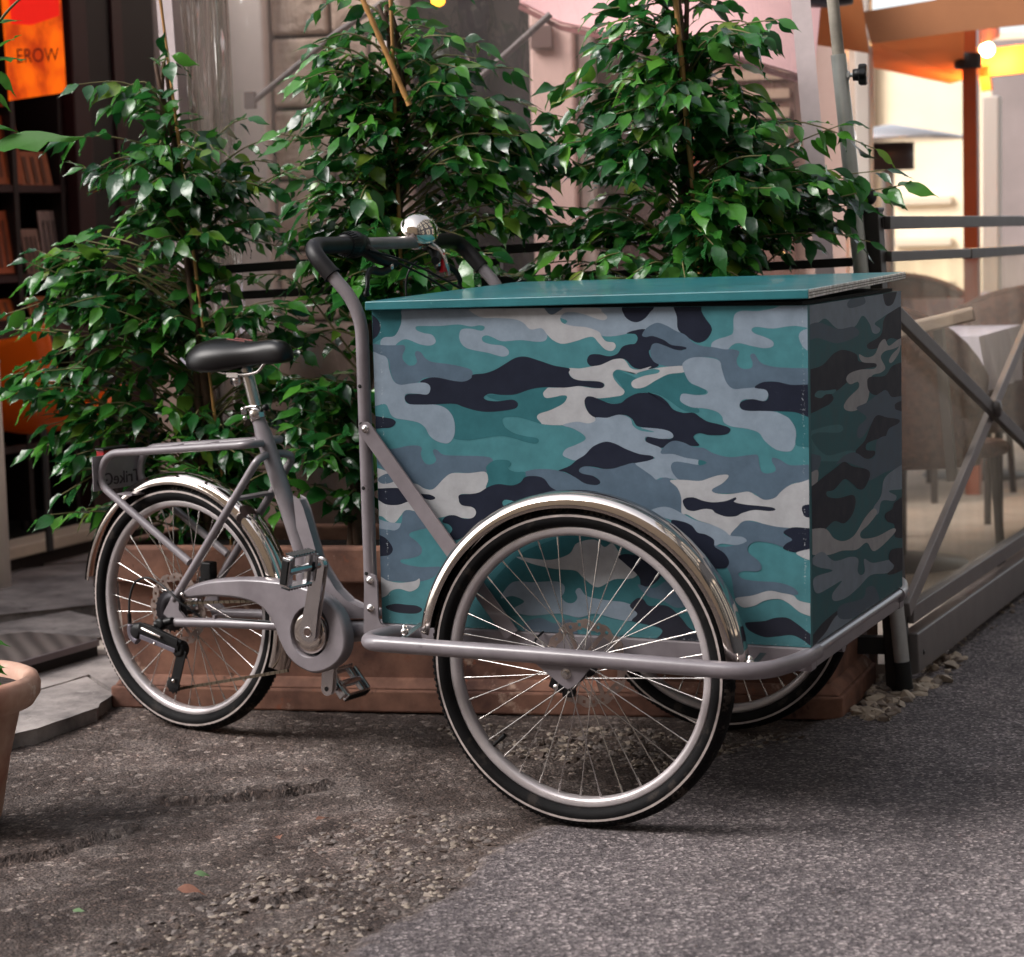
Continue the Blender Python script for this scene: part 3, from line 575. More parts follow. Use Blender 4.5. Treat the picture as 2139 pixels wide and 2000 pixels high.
tread_m = mat('tyre_tread', '#0d0c0d', 0.8, spec=0.15, stain=[('#4a423c', 20, 0.54, 0.6)], var=0.25, vscale=40, bump=0.6, bscale=190, bdist=0.0015)
stripe_m = mat('reflective_stripe', '#a89c98', 0.5, var=0.22, vscale=60)
rotor_m = mat('brake_rotor_steel', '#a08f88', 0.35, 0.9, var=0.2, vscale=40)
dark_metal = mat('dark_metal', '#2b282c', 0.35, 0.6)
chain_m = mat('oily_chain', '#5b5043', 0.5, 0.7, var=0.3, vscale=200)
red_m = mat('red_plastic', '#c01525', 0.3, coat=0.4)
red_tail = mat('red_tail_lens', '#8d0f18', 0.25, coat=0.5)
teal_lid = mat('teal_lid_paint', '#23636a', 0.36, var=0.16, vscale=9, stain=[('#5b8a8c', 40, 0.64, 0.5), ('#6d6a58', 5, 0.60, 0.35)], bump=0.08, bscale=160, coat=0.2, rvar=0.12)
edge_m = mat('worn_plywood_edge', '#e4e0d6', 0.5, var=0.45, vscale=90, bump=0.4, bscale=150)
inner_m = mat('box_inner_black', '#0f1112', 0.8)
trike = root('cargo_tricycle', (0.43, -0.09, 0), 'grey cargo tricycle with a teal and navy camouflage box in front of the planter', 'cargo tricycle')
# box panels
cm = camo_mats()
mb = MB(); mb.box((0, 0, BZ0), (BL, 0.012, BZ1), KEY['T'])
camo_layers(mb, SIDE, lambda px, py: (lambda q: (q.x, q.z))(ony(px, py, 0)), (0.0004, BZ0+0.0004), (BL-0.0004, BZ1-0.0004), lambda a, b, o: (a, -o, b))
part('side_panel', mb, cm, trike, 'camouflage side panel in teal, slate, pale blue, stone and navy')
mb = MB(); mb.box((BL-0.012, 0.0125, BZ0), (BL, BW, BZ1), KEY['D'])
camo_layers(mb, END, lambda px, py: (lambda q: (q.y, q.z))(onx(px, py, BL)), (0.0129, BZ0+0.0004), (BW-0.0004, BZ1-0.0004), lambda a, b, o: (BL+o, a, b))
part('end_panel', mb, cm, trike, 'narrow camouflage end panel')
mb = MB(); mb.box((0, 0.0125, BZ0), (0.012, BW, BZ1), KEY['T']); mb.box((0.0125, BW-0.012, BZ0), (BL-0.0125, BW, BZ1), KEY['S'])
part('rear_panels', mb, cm, trike)
mb = MB(); mb.box((0.0125, 0.0125, BZ0), (BL-0.0125, BW-0.0125, BZ0+0.012)); 
part('box_floor', mb, inner_m, trike)
mb = MB(); mb.box((0.014, 0.014, BZ1-0.05), (BL-0.014, BW-0.014, BZ1+0.006)); part('lid_batten', mb, inner_m, trike)
# lid: warped plate, teal with pale worn plywood edge at the front end
c = [Vector(q) for q in ((-0.004,-0.02,0.944),(0.858,-0.016,0.957),(0.858,0.677,0.969),(-0.004,0.68,0.957))]
u_ = [0.0165, 0.0165, 0.0135, 0.0165]
t_ = [c[i]+Vector((0,0,u_[i])) for i in range(4)]
mb = MB(); mb.add(c+t_, [(3,2,1,0),(4,5,6,7),(0,1,5,4),(2,3,7,6),(3,0,4,7)], 0); mb.add([c[1],c[2],t_[2],t_[1]], [(0,1,2,3)], 1)
# ply lines in the edge
for k in (0.32, 0.62):
    a = c[1]*(1-k)+t_[1]*k; b = c[2]*(1-k)+t_[2]*k; o = Vector((0.0006,0,0)); h = Vector((0,0,0.0007))
    mb.add([a+o-h, b+o-h, b+o+h, a+o+h], [(0,1,2,3)], 2)
lid = part('lid', mb, [teal_lid, edge_m, mat('ply_glue_line', '#57524a', 0.8)], trike, 'flat teal lid with a worn pale edge', bevel=0.0018)
# tray rails below the box
mb = MB()
mb.box((-0.004, -0.004, 0.300), (BL+0.002, 0.030, BZ0-0.001)); mb.box((-0.004, BW-0.03, 0.300), (BL+0.002, BW+0.004, BZ0-0.001))
mb.box((-0.004, 0.0305, 0.302), (0.026, BW-0.0305, BZ0-0.002)); mb.box((BL-0.03, 0.0305, 0.302), (BL+0.001, BW-0.0305, BZ0-0.002))
for x in (0.30, 0.56): mb.box((x, 0.0305, 0.305), (x+0.03, BW-0.0305, BZ0-0.003))
part('tray_frame', mb, paint, trike, bevel=0.003)
# side rails carrying the outer ends of the axles, and the bumper tube round the end
for sgn, nm in ((0, 'n'), (1, 'f')):
    Y = (lambda v: v) if sgn == 0 else (lambda v: BW - v)
    mb = MB()
    zc = 0.3345
    pth = bend([(0.08, Y(0.015), 0.318), (0.045, Y(-0.04), 0.334), (0.034, Y(-0.158), zc+0.002), (0.43, Y(-0.162), zc), (0.808, Y(-0.160), zc-0.007), (0.842, Y(-0.03), zc-0.009), (0.850, Y(0.035), 0.330)], [0.03, 0.055, 0.05, 0.075, 0.07], 8)
    mb.tube(pth, 0.0152, 18)
    part('side_rail', mb, paint, trike)
    # triangular axle bracket
    mb = MB(); y0 = Y(-0.155); th = 0.005 if sgn else -0.005
    P = [(0.385, y0, 0.325), (0.50, y0, 0.325), (0.468, y0, 0.287), (0.452, y0, 0.278), (0.437, y0, 0.287)]
    mb.prism(P, (0, th, 0))
    br = part('axle_bracket', mb, paint, trike, bevel=0.002)
    mb = MB(); ax = Vector((0, -1 if not sgn else 1, 0))
    mb.lathe([(0,0.009),(0.0045,0.0088),(0.0058,0.007),(0.006,0.001),(0.010,0.001),(0.010,-0.002)], (0.4495, y0+th, 0.304), ax, 12, sm=False)
    mb.tube([(0.437, Y(-0.03), 0.297), (0.447, Y(-0.156), 0.303)], 0.006, 10)
    part('axle_bolt', mb, steel, br)
mb = MB(); mb.tube([(0.8535, 0.02, 0.3345), (0.8535, BW-0.02, 0.3345)], 0.0080, 16)
part('end_rail', mb, paint, trike)

# wheels -------------------------------------------------------------
def wheel_meshes(Rt, kind):
    s = Rt/0.297
    out = {}
    ro, ri = 0.2598*s, 0.2415*s
    mb = MB()   # rim: box section with rounded walls, axis along local Y
    pr = [(ro,-0.0125),(ro-0.004,-0.0138),(ro-0.012,-0.0138),(ri+0.002,-0.010),(ri,-0.006),(ri,0.006),(ri+0.002,0.010),(ro-0.012,0.0138),(ro-0.004,0.0138),(ro,0.0125),(ro-0.003,0.0105),(ro-0.006,0.0),(ro-0.003,-0.0105)]
    mb.lathe(pr, (0,0,0), (0,1,0), 96, closed=True); out['rim'] = mb.mesh('rim', alu_rim)
    mb = MB()   # tyre
    cr = 0.0235; rc = Rt - cr + 0.001; n = 28; prof = []
    for j in range(n):
        a = 2*PI*j/n; x = math.cos(a); y = math.sin(a)
        prof.append((rc + cr*x*(1.0 if x > 0 else 0.75) - 0.001, cr*y*1.02))
    for i in range(n):
        a = (i+0.5)*360/n; a = a if a <= 180 else 360-a
        m_ = 1 if a < 48 else 0
        mb.lathe([prof[i], prof[(i+1) % n]], (0,0,0), (0,1,0), 96, m=m_)
    sr = 0.280*s
    for sd in (-1, 1):
        mb.lathe([(sr-0.0021, sd*(cr+0.00045)), (sr+0.0021, sd*(cr+0.0001))], (0,0,0), (0,1,0), 96, m=2)
    # shoulder tread blocks
    for sd in (-1, 1):
        nb = 150
        for k in range(nb):
            a = 2*PI*k/nb; da = 0.0115
            for (r0, r1, y0, y1) in ((Rt-0.008, Rt-0.0052, 0.0165, 0.0215),):
                vs = []
                for (rr, yy) in ((Rt-0.0115, 0.0212), (Rt-0.0045, 0.0155), (Rt-0.0036, 0.0164), (Rt-0.0108, 0.0225)):
                    for aa in (a, a+da*1.6): vs.append((rr*math.sin(aa), sd*yy, rr*math.cos(aa)))
                mb.add(vs, [(0,2,3,1),(2,4,5,3),(4,6,7,5),(6,0,1,7),(0,6,4,2),(1,3,5,7)], 1)
    me = mb.mesh('tyre', [tyre_m, tread_m, stripe_m])
    bm = bmesh.new(); bm.from_mesh(me); bmesh.ops.remove_doubles(bm, verts=bm.verts, dist=1e-5); bmesh.ops.recalc_face_normals(bm, faces=bm.faces); bm.to_mesh(me); bm.free()
    out['tyre'] = me
    fl = 0.021; fy = 0.026; hub = MB()
    hub.lathe([(0,-0.045),(0.0065,-0.045),(0.0065,-0.034),(0.012,-0.034),(0.012,-0.029),(0.025,-0.028),(0.025,-0.0245),(0.0145,-0.021),(0.0125,0),(0.0145,0.021),(0.025,0.0245),(0.025,0.028),(0.012,0.029),(0.012,0.034),(0.0065,0.034),(0.0065,0.045),(0,0.045)], (0,0,0), (0,1,0), 32)
    out['hub'] = hub.mesh('hub', dark_metal if kind == 'front' else alu)
    # four spoke shapes: side +-1, lean +-1 ; 36 spokes
    sp = []
    for sd in (1, -1):
        for ln in (1, -1):
            mb = MB(); a0 = ln*R(46)
            p0 = Vector((fl*math.sin(a0), sd*fy, fl*math.cos(a0))); p1 = Vector((0, sd*0.002, ri-0.001)); q = p0 + (p1-p0)*0.93
            mb.tube([p0, q], 0.00105, 8); mb.tube([q, p1], 0.0021, 8)
            sp.append(mb.mesh('spoke', spoke_m))
    out['spokes'] = sp
    rot = MB()  # wavy brake disc
    n = 144; ro_, ri_ = 0.080, 0.064; yo = 0.030
    vs = []
    for side in (yo, yo+0.0018):
        for k in range(n):
            a = 2*PI*k/n; r1 = ro_ + 0.0028*math.cos(a*12)
            vs.append((r1*math.sin(a), side, r1*math.cos(a)))
            r2 = ri_ + 0.0022*math.cos(a*12+1.2); vs.append((r2*math.sin(a), side, r2*math.cos(a)))
    fs = []
    for k in range(n):
        k2 = (k+1) % n; hole = (k % 6) in (1, 2)
        A, B, C_, D_ = 2*k, 2*k+1, 2*k2+1, 2*k2; o = 2*n
        fs += [(A, D_, D_+o, A+o), (B, B+o, C_+o, C_)]
        if not hole: fs += [(A, B, C_, D_), (A+o, D_+o, C_+o, B+o)]
    rot.add(vs, fs)
    # rims of the slots: inner and outer strips next to each hole
    for k in range(n):
        if (k % 6) in (1, 2):
            for (ra, rb) in ((ri_-0.001, ri_+0.005), (ro_-0.0045, ro_+0.001)):
                vs = []
                for side in (yo, yo+0.0018):
                    for aa in (2*PI*k/n, 2*PI*(k+1)/n):
                        for r_ in (ra, rb): vs.append((r_*math.sin(aa), side, r_*math.cos(aa)))
                rot.add(vs, [(0,1,3,2),(4,6,7,5),(0,4,5,1),(2,3,7,6)])
    for k in range(6):
        a = 2*PI*k/6; b = a+0.55
        p0 = Vector((0.016*math.sin(a), yo+0.001, 0.016*math.cos(a))); p1 = Vector((0.066*math.sin(b), yo+0.001, 0.066*math.cos(b)))
        rot.beam(p0, p1, 0.008, 0.0018, up=Vector((0,1,0)))
    rot.lathe([(0.021, yo), (0.021, yo+0.002), (0.010, yo+0.003)], (0,0,0), (0,1,0), 24)
    out['disc'] = rot.mesh('brake_disc', rotor_m)
    return out
FWM = wheel_meshes(0.297, 'front'); RWM = wheel_meshes(0.2785, 'rear')
def make_wheel(name, W, loc, yaw, spin=0.0, disc=1, label=None, valve=None):
    o = link(name, W['rim'], trike, loc=Vector(loc)-Vector(trike['base'][:])); o.rotation_euler = (0, 0, yaw)
    if label: o['label'] = label
    link('tyre', W['tyre'], o, loc=(0,0,0)); link('hub', W['hub'], o, loc=(0,0,0))
    if disc:
        d = link('brake_disc', W['disc'], o, loc=(0,0,0))
        if disc < 0: d.rotation_euler = (0, 0, PI)
    for i in range(36):
        s_ = link('spoke', W['spokes'][(i % 2)*2 + (i//2) % 2], o, loc=(0,0,0)); s_.rotation_euler = (0, 2*PI*i/36 + spin, 0)
    if valve is not None:
        mb = MB(); mb.tube([(0,0,0.2405), (0,0,0.222)], 0.0035, 8); mb.tube([(0,0,0.222), (0,0,0.208)], 0.0048, 8)
        v = link('valve', mb.mesh('valve', black), o, loc=(0,0,0)); v.rotation_euler = (0, valve, 0)
    return o
make_wheel('front_wheel', FWM, (0.437, -0.0660, 0.297), R(-1.17), 0.02, 1, 'near front wheel under the side rail', valve=R(228))
make_wheel('front_wheel', FWM, (0.437, 0.725, 0.297), R(-1.17), 0.07, -1, 'far front wheel behind the box')
RW = Vector((-0.6985, 0.3932, 0.270)); RY = -0.177
make_wheel('rear_wheel', RWM, RW, RY, 0.05, -1)
# fenders
def fender(name, C, yaw, rad, a0, a1, width, crown, parent, n=56, th=0.0012):
    ex = Vector((math.cos(yaw), math.sin(yaw), 0)); ey = Vector((-math.sin(yaw), math.cos(yaw), 0)); C = Vector(C)
    prof = []
    for k in range(13):
        t = -1+2*k/12; prof.append((t*width/2, crown*math.sqrt(max(0, 1-abs(t)**2.4))))
    full = [(a, b) for a, b in prof] + [(a*0.97, b-th) for a, b in prof[::-1]]
    vs = []; fs = []; m_ = len(full)
    for i in range(n+1):
        a = R(a0+(a1-a0)*i/n); d = ex*math.cos(a) + Vector((0,0,1))*math.sin(a)
        for (y, h) in full: vs.append(C + d*(rad-crown+h) + ey*y)
    for i in range(n):
        for j in range(m_): fs.append((i*m_+j, i*m_+(j+1) % m_, (i+1)*m_+(j+1) % m_, (i+1)*m_+j))
    mb = MB(); mb.add(vs, fs, 0, True); mb.add(vs[:m_], [tuple(range(m_))]); mb.add(vs[-m_:], [tuple(range(m_))[::-1]])
    return part(name, mb, chrome, parent)
for (y, sg) in ((-0.0660, -1), (0.725, 1)):
    f = fender('fender', (0.437, y, 0.297), R(-1.17), 0.3235, 4, 171, 0.066, 0.028, trike)
    mb = MB()
    for x, z in ((0.775, 0.323), (0.105, 0.342)):
        mb.beam((x, y-sg*0.03, z+0.012), (x, y+sg*0.066, z-0.004), 0.012, 0.003); mb.sphere((x, y+sg*0.045, z+0.010), 0.008, 12)
        mb.lathe([(0.0042,-0.004),(0.0042,0.008),(0,0.010)], (x, y+sg*0.045, z+0.014), (0,0,1), 10)
    part('fender_stay', mb, steel, f)
# brake caliper near the front hub
for y, sg in ((-0.0660, 1), (0.725, -1)):
    mb = MB(); yy = y + sg*0.031
    mb.obox((0.372, yy, 0.292), Vector((0.016,0,-0.010)), Vector((0,0.016,0)), Vector((0.006,0,0.014)))
    mb.obox((0.384, yy, 0.262), Vector((0.012,0,-0.006)), Vector((0,0.013,0)), Vector((0.006,0,0.016)))
    mb.obox((0.402, yy, 0.245), Vector((0.010,0,0.0)), Vector((0,0.01,0)), Vector((0.0,0,0.012)))
    for (x, z) in ((0.366, 0.296), (0.384, 0.28), (0.382, 0.252)):
        mb.lathe([(0.0058,-0.017),(0.0058,0.017)], (x, yy, z), (0,1,0), 10, m=1); mb.lathe([(0,-0.019),(0.003,-0.019),(0.0055,-0.017)], (x, yy, z), (0,1,0), 10, m=1)
    mb.tube(crv([(0.352, yy, 0.300), (0.335, yy, 0.33), (0.34, yy+sg*0.03, 0.345)], 5), 0.0025, 8)
    part('brake_caliper', mb, [black, steel], trike, bevel=0.002)
# central steering spring, canister and cross tube beneath the tray
mb = MB(); cpts = []
for i in range(240):
    a = i/240*2*PI*15; cpts.append((0.50+0.14*i/240, 0.30+0.010*math.cos(a), 0.285+0.010*math.sin(a)))
mb.tube(cpts, 0.0018, 6, m=1); mb.tube([(0.42, 0.30, 0.285), (0.70, 0.30, 0.283)], 0.005, 8, m=1)
mb.tube([(0.437, 0.03, 0.297), (0.437, 0.60, 0.297)], 0.011, 12)
mb.tube([(0.02, 0.33, 0.285), (0.82, 0.33, 0.285)], 0.016, 12)
mb.lathe([(0,-0.03),(0.03,-0.03),(0.033,-0.022),(0.033,0.03)], (0.70, 0.36, 0.265), (0,0,1), 20)
part('steering_damper', mb, [paint, steel], trike)

# push bar: one bent tube from the near side over to the far side
PBX = -0.137; PBZ = 1.0665
def pushbar_pts(y):
    return [(-0.0215, y, 0.305), (-0.0215, y, 0.945), (PBX+0.004, y, PBZ)]
near = pushbar_pts(-0.002); far = pushbar_pts(0.665)
full = near + far[::-1]
pb = bend(full, [0.055, 0.045, 0.045, 0.055], 9)
mb = MB(); mb.tube(pb, 0.0128, 18)
push = part('push_bar', mb, paint, trike)
mb = MB()
for z in (0.80, 0.728, 0.605, 0.44):
    for y, sg in ((-0.002, -1), (0.665, 1)): mb.lathe([(0.0001,0.0004),(0.0036,0.0003),(0.0042,-0.001)], (-0.0235, y+sg*0.0128, z), (0,sg,0), 12)
part('bolt_hole', mb, mat('hole_black', '#050505', 0.9), push)
def sub_path(P, lo, hi):
    out = []; acc = 0
    for i in range(len(P)):
        if i: acc += (Vector(P[i])-Vector(P[i-1])).length
        if lo <= acc <= hi: out.append(Vector(P[i]))
        elif i and acc > hi and out and (acc-(Vector(P[i])-Vector(P[i-1])).length) < hi:
            L_ = (Vector(P[i])-Vector(P[i-1])).length; out.append(Vector(P[i-1])+(Vector(P[i])-Vector(P[i-1]))*((hi-(acc-L_))/L_))
        if i and not out: pass
    return out
dens = []
for i in range(len(pb)-1):
    a, b = Vector(pb[i]), Vector(pb[i+1]); k = max(1, int((b-a).length/0.006))
    for j in range(k): dens.append(a+(b-a)*(j/k))
dens.append(Vector(pb[-1]))
up_len = 0.64
tot = sum((dens[i+1]-dens[i]).length for i in range(len(dens)-1))
LG0 = 0.640 + 0.078
gp = sub_path(dens, LG0, LG0+0.225)
mb = MB(); mb.tube(gp, 0.0168, 20); mb.tube([gp[0], gp[0]+(gp[1]-gp[0]).normalized()*0.004], 0.0180, 20)
part('grip', mb, rubber_grip, push)
gq = sub_path(dens, tot-LG0-0.235, tot-LG0)
mb = MB(); mb.tube(gq, 0.0168, 20); part('grip', mb, rubber_grip, push)
# twist shifter (ribbed) next to the near grip
def shifter(y0, sg):
    mb = MB(); c0 = Vector((PBX, y0, PBZ))
    mb.lathe([(0.016,0),(0.020,0.001),(0.024,0.014),(0.0255,0.026),(0.0275,0.032),(0.0275,0.046),(0.020,0.052),(0.014,0.054)], c0, (0,sg,0), 32)
    for k in range(26):
        a = 2*PI*k/26; d = Vector((math.cos(a), 0, math.sin(a)))
        mb.beam(c0+d*0.0225+Vector((0,sg*0.004,0)), c0+d*0.0262+Vector((0,sg*0.026,0)), 0.0026, 0.003, up=d)
    return part('twist_shifter', mb, black, push)
shifter(0.148, 1)
def lever(y0, sg, red=False):
    mb = MB(); c0 = Vector((PBX, y0, PBZ))
    mb.lathe([(0.0145,-0.012),(0.0195,-0.011),(0.0195,0.011),(0.0145,0.012)], c0, (0,1,0), 20)
    body = crv([c0+Vector((0.010,0,-0.010)), c0+Vector((0.028,sg*0.016,-0.026)), c0+Vector((0.040,sg*0.040,-0.036)), c0+Vector((0.048,sg*0.062,-0.040))], 5)
    mb.tube(body, [0.0145-0.006*i/(len(body)-1) for i in range(len(body))], 12)
    lp = crv([c0+Vector((0.042,sg*0.045,-0.050)), c0+Vector((0.038,sg*0.018,-0.056)), c0+Vector((0.034,-sg*0.02,-0.052)), c0+Vector((0.040,-sg*0.045,-0.062)), c0+Vector((0.046,-sg*0.058,-0.082)), c0+Vector((0.044,-sg*0.060,-0.096))], 5)
    mb.tube(lp, [0.0085-0.0022*i/(len(lp)-1) for i in range(len(lp))], 10, sq=0.65)
    mb.sphere(c0+Vector((0.044,-sg*0.060,-0.097)), 0.0065, 12); mb.lathe([(0,-0.006),(0.005,-0.006),(0.005,0.006),(0,0.006)], c0+Vector((0.047,sg*0.045,-0.046)), (0,0,1), 12, m=1)
    if red:
        q = c0+Vector((0.02,-sg*0.01,-0.018))
    return part('brake_lever', mb, [black, steel], push)
lever(0.215, 1); lv = lever(0.52, -1)
mb = MB(); q = Vector((PBX+0.046, 0.50, PBZ-0.045))
mb.add([q+Vector(v) for v in ((-0.006,-0.012,-0.02),(0.008,-0.012,-0.02),(0.008,0.012,-0.02),(-0.006,0.012,-0.02),(-0.001,-0.004,0.022),(0.005,-0.004,0.022),(0.005,0.006,0.018),(-0.001,0.006,0.018))], [(3,2,1,0),(4,5,6,7),(0,1,5,4),(1,2,6,5),(2,3,7,6),(3,0,4,7)])
part('lever_tip', mb, red_m, lv, 'red lever tip', bevel=0.003)
# chrome ball bell
bc = Vector((PBX+0.008, 0.470, PBZ+0.026)); bax = Vector((0.55, -0.45, 0.70)).normalized()
mb = MB()
pf = [(0.0405*math.cos(a), 0.031*math.sin(a)) for a in [R(t) for t in range(0, 91, 8)]] + [(0, 0.031)]
mb.lathe([(0.0405, 0.0012)] + pf, bc, bax, 40); mb.lathe([(0.0405, -0.0012)] + [(r, -h) for r, h in pf], bc, bax, 40)
mb.lathe([(0.0405,-0.0022),(0.0418,-0.0015),(0.0418,0.0015),(0.0405,0.0022)], bc, bax, 40)
bell = part('bell', mb, mat('polished_chrome', '#e2d8cf', 0.035, 1.0), push, 'polished chrome bell')
mb = MB(); mb.tube([bc-bax*0.02, bc-bax*0.034], 0.008, 12); mb.lathe([(0.0135,-0.008),(0.017,-0.008),(0.017,0.008),(0.0135,0.008)], (PBX, 0.470, PBZ), (0,1,0), 18)
mb.tube(crv([bc-bax*0.03+Vector((0.01,0.01,0)), bc+Vector((0.03,0.03,-0.045)), bc+Vector((0.045,0.03,-0.075)), bc+Vector((0.038,0.05,-0.095))], 5), 0.006, 10)
part('bell_clamp', mb, steel, bell)
# cables
mb = MB()
for pts in ([(PBX+0.052,0.28,PBZ-0.04),(PBX+0.09,0.33,PBZ-0.07),(PBX+0.125,0.40,PBZ-0.115),(-0.012,0.43,0.92),(-0.016,0.42,0.80)],
            [(PBX+0.03,0.20,PBZ-0.012),(PBX+0.075,0.30,PBZ-0.043),(PBX+0.135,0.42,PBZ-0.105),(-0.014,0.46,0.93),(-0.016,0.46,0.80)],
            [(PBX+0.03,0.41,PBZ-0.04),(PBX+0.02,0.395,PBZ-0.055),(PBX+0.012,0.39,PBZ-0.09),(PBX+0.02,0.385,PBZ-0.16),(PBX+0.05,0.37,PBZ-0.26),(-0.02,0.36,0.70)]):
    mb.tube(crv(pts, 6), 0.0023, 8)
part('brake_cable', mb, black, push)
# flat brace strap and the lower clamp plates
mb = MB()
a = ony(707*K+0, 832*K, -0.018); b = ony(992*K, 1232*K, -0.018)
d = (b-a).normalized(); sd = Vector((-d.z, 0, d.x))
P = []
for k in range(9):
    t = R(90+180*k/8); P.append(a + d*math.cos(t)*0.0135 + sd*math.sin(t)*0.0135 + d*0.004)
P = [a+d*0.004+(d*math.cos(R(90+180*k/8))+sd*math.sin(R(90+180*k/8)))*0.0135 for k in range(9)] + [b - sd*0.0135, b + sd*0.0135]
mb.prism(P, (0, 0.0045, 0))
part('brace_strap', mb, paint, trike, bevel=0.0012)
for x, z in ((a.x, a.z-0.001),): 
    mb = MB(); mb.lathe([(0,0.006),(0.0035,0.0055),(0.0052,0.003),(0.0052,0.0),(0.008,0.0),(0.008,-0.001)], (x+0.002, -0.0185, z), (0,-1,0), 14); part('strap_bolt', mb, steel, trike)
mb = MB()
gpl = [ony(x*K, y*K, -0.019) for x, y in ((707,1225),(708,1130),(712,1120),(719,1116),(727,1119),(731,1128),(733,1200),(738,1212),(748,1217),(748,1240),(712,1240))]
mb.prism(gpl, (0, 0.005, 0)); gp_ = part('clamp_plate', mb, paint, trike, bevel=0.0012)
for (x, y) in ((718, 1127), (719, 1181)):
    q = ony(x*K, y*K, -0.0195); mb = MB(); mb.lathe([(0,0.009),(0.0035,0.0085),(0.0035,0.004),(0.0055,0.004),(0.0055,0.001),(0.008,0.001),(0.008,-0.001)], q, (0,-1,0), 12); part('clamp_bolt', mb, steel, gp_)

# ---------------- rear half: local frame u (forward), v (away), w (up)
E1 = Vector((math.cos(RY), math.sin(RY), 0)); E2 = Vector((-math.sin(RY), math.cos(RY), 0)); RO = Vector((RW.x, RW.y, 0))
def RB(px, py, v=0.0):   # display-pixel of the 1988-wide view on the bike's own plane
    return on(px*K, py*K, E2, E2.dot(RO)+v)
def RL(u, v, z): return RO + E1*u + E2*v + Vector((0,0,z))
HUBD = (382/K, 1273/K)
# seat tube
st_top = RB(501, 812); st_bot = RB(588, 1072); bb = RB(601, 1226)
mb = MB()
pth = [st_top, st_top+(st_bot-st_top)*0.06, st_top+(st_bot-st_top)*0.12, st_bot, bb]
mb.tube(pth, [0.0150, 0.0158, 0.0185, 0.0195, 0.0195], 22)
seat_tube = part('seat_tube', mb, paint, trike)
mb = MB()   # stiffening fin in front of the seat tube
P = [RB(x, y, -0.012) for x, y in ((572,968),(579,972),(587,990),(616,1090),(640,1130),(590,1130))]
mb.prism(P, E2*0.024); part('tube_fin', mb, paint, seat_tube, bevel=0.004)
# gusset sweeping forward to the pivot
P = [RB(x, y, -0.014) for x, y in ((590,1080),(616,1092),(632,1120),(650,1148),(672,1170),(700,1184),(722,1188),(722,1197),(640,1199),(600,1170))]
mb = MB(); mb.prism([Vector(v) for v in P], E2*0.028); part('gusset', mb, paint, trike, bevel=0.004)
mb = MB(); me_ = RB(728, 1224)
mb.tube([bb + (me_-bb).normalized()*(-0.02), me_, me_ + (me_-bb).normalized()*0.10], 0.0235, 24)
mb.lathe([(0,-0.036),(0.021,-0.036),(0.021,0.036),(0,0.036)], bb, E2, 24)
part('main_tube', mb, paint, trike)
def weld(c_, ax, r_):
    ax = Vector(ax).normalized(); mb = MB(); u1 = ax.orthogonal().normalized(); u2 = ax.cross(u1)
    P = [c_ + (u1*math.cos(2*PI*k/36)+u2*math.sin(2*PI*k/36))*(r_+0.0008*math.sin(k*2.7)) for k in range(36)]
    mb.tube(P, [0.0024+0.0007*math.sin(k*1.9) for k in range(36)], 8, closed=True); return part('weld_bead', mb, paint, trike)
weld(bb+(me_-bb).normalized()*0.034, me_-bb, 0.0240); weld(me_+(me_-bb).normalized()*-0.004, me_-bb, 0.0240); weld(bb+(st_bot-bb).normalized()*0.030, st_bot-bb, 0.0200)
# seat post, clamp
mb = MB(); sp_t = RB(478, 716); mb.tube([sp_t, st_top+(st_bot-st_top)*0.03], 0.0135, 24); mb.tube([sp_t-(st_top-sp_t)*0.16, sp_t+(st_top-sp_t)*0.08], 0.0105, 16)
part('seat_post', mb, steel, trike)
mb = MB(); cc = RB(498, 800); dd = (st_bot-st_top).normalized()
mb.lathe([(0.0145,-0.014),(0.0185,-0.013),(0.0185,0.013),(0.0145,0.014)], cc+dd*0.004, dd, 24)
mb.tube([cc+E1*-0.016+E2*-0.014, cc+E1*-0.024+E2*-0.022], 0.0055, 10); mb.sphere(cc+E1*-0.018+E2*-0.017-Vector((0,0,0.012)), 0.006, 10); mb.sphere(cc+E1*-0.021+E2*-0.019+Vector((0,0,0.006)), 0.0065, 10)
mb.tube(crv([cc+E1*-0.021+E2*-0.019+Vector((0,0,0.008)), cc+E1*-0.006+E2*-0.024+Vector((0,0,0.012)), cc+E1*0.018+E2*-0.02+Vector((0,0,0.014))], 4), 0.003, 8)
mb.sphere(cc+E1*0.026+E2*0.0+Vector((0,0,0.010)), 0.008, 10, m=1)
part('seat_clamp', mb, [steel, black], trike)
# saddle
stn = [(356,699,703,0.006),(359,682,712,0.040),(368,669,717,0.066),(382,661,721,0.082),(405,656.5,724,0.088),(430,657,725,0.082),(455,660,721,0.068),(478,663,716,0.052),(500,663,714,0.041),(522,659,711,0.036),(542,659,709,0.033),(556,664,708,0.029),(566,674,704,0.022),(570,686,695,0.006)]
mb = MB(); vs = []; n = 28
for (x, y0, y1, hw) in stn:
    x = 383+(x-356)*(563-383)/(570-356); hw *= 0.88; y1 = y1-5 if x < 520 else y1-3
    a = RB(x, y0); b = RB(x, y1); cz = a.z*0.42+b.z*0.58
    for j in range(n):
        t = 2*PI*j/n; ct, s_t = math.cos(t), math.sin(t)
        e = 0.72; yy = math.copysign(abs(ct)**e, ct)*hw
        zz = (a.z-cz)*abs(s_t)**0.85 if s_t > 0 else (b.z-cz)*abs(s_t)**0.6
        # downward flare of the skirt
        p = RL((a-RO).dot(E1), yy, cz + zz - 0.012*(abs(yy)/max(hw,1e-4))**2*(hw/0.088)); vs.append(p)
fs = [(i*n+j, i*n+(j+1) % n, (i+1)*n+(j+1) % n, (i+1)*n+j) for i in range(len(stn)-1) for j in range(n)]
mb.add(vs, fs, 0, True); mb.add(vs[:n], [tuple(range(n))[::-1]]); mb.add(vs[-n:], [tuple(range(n))])
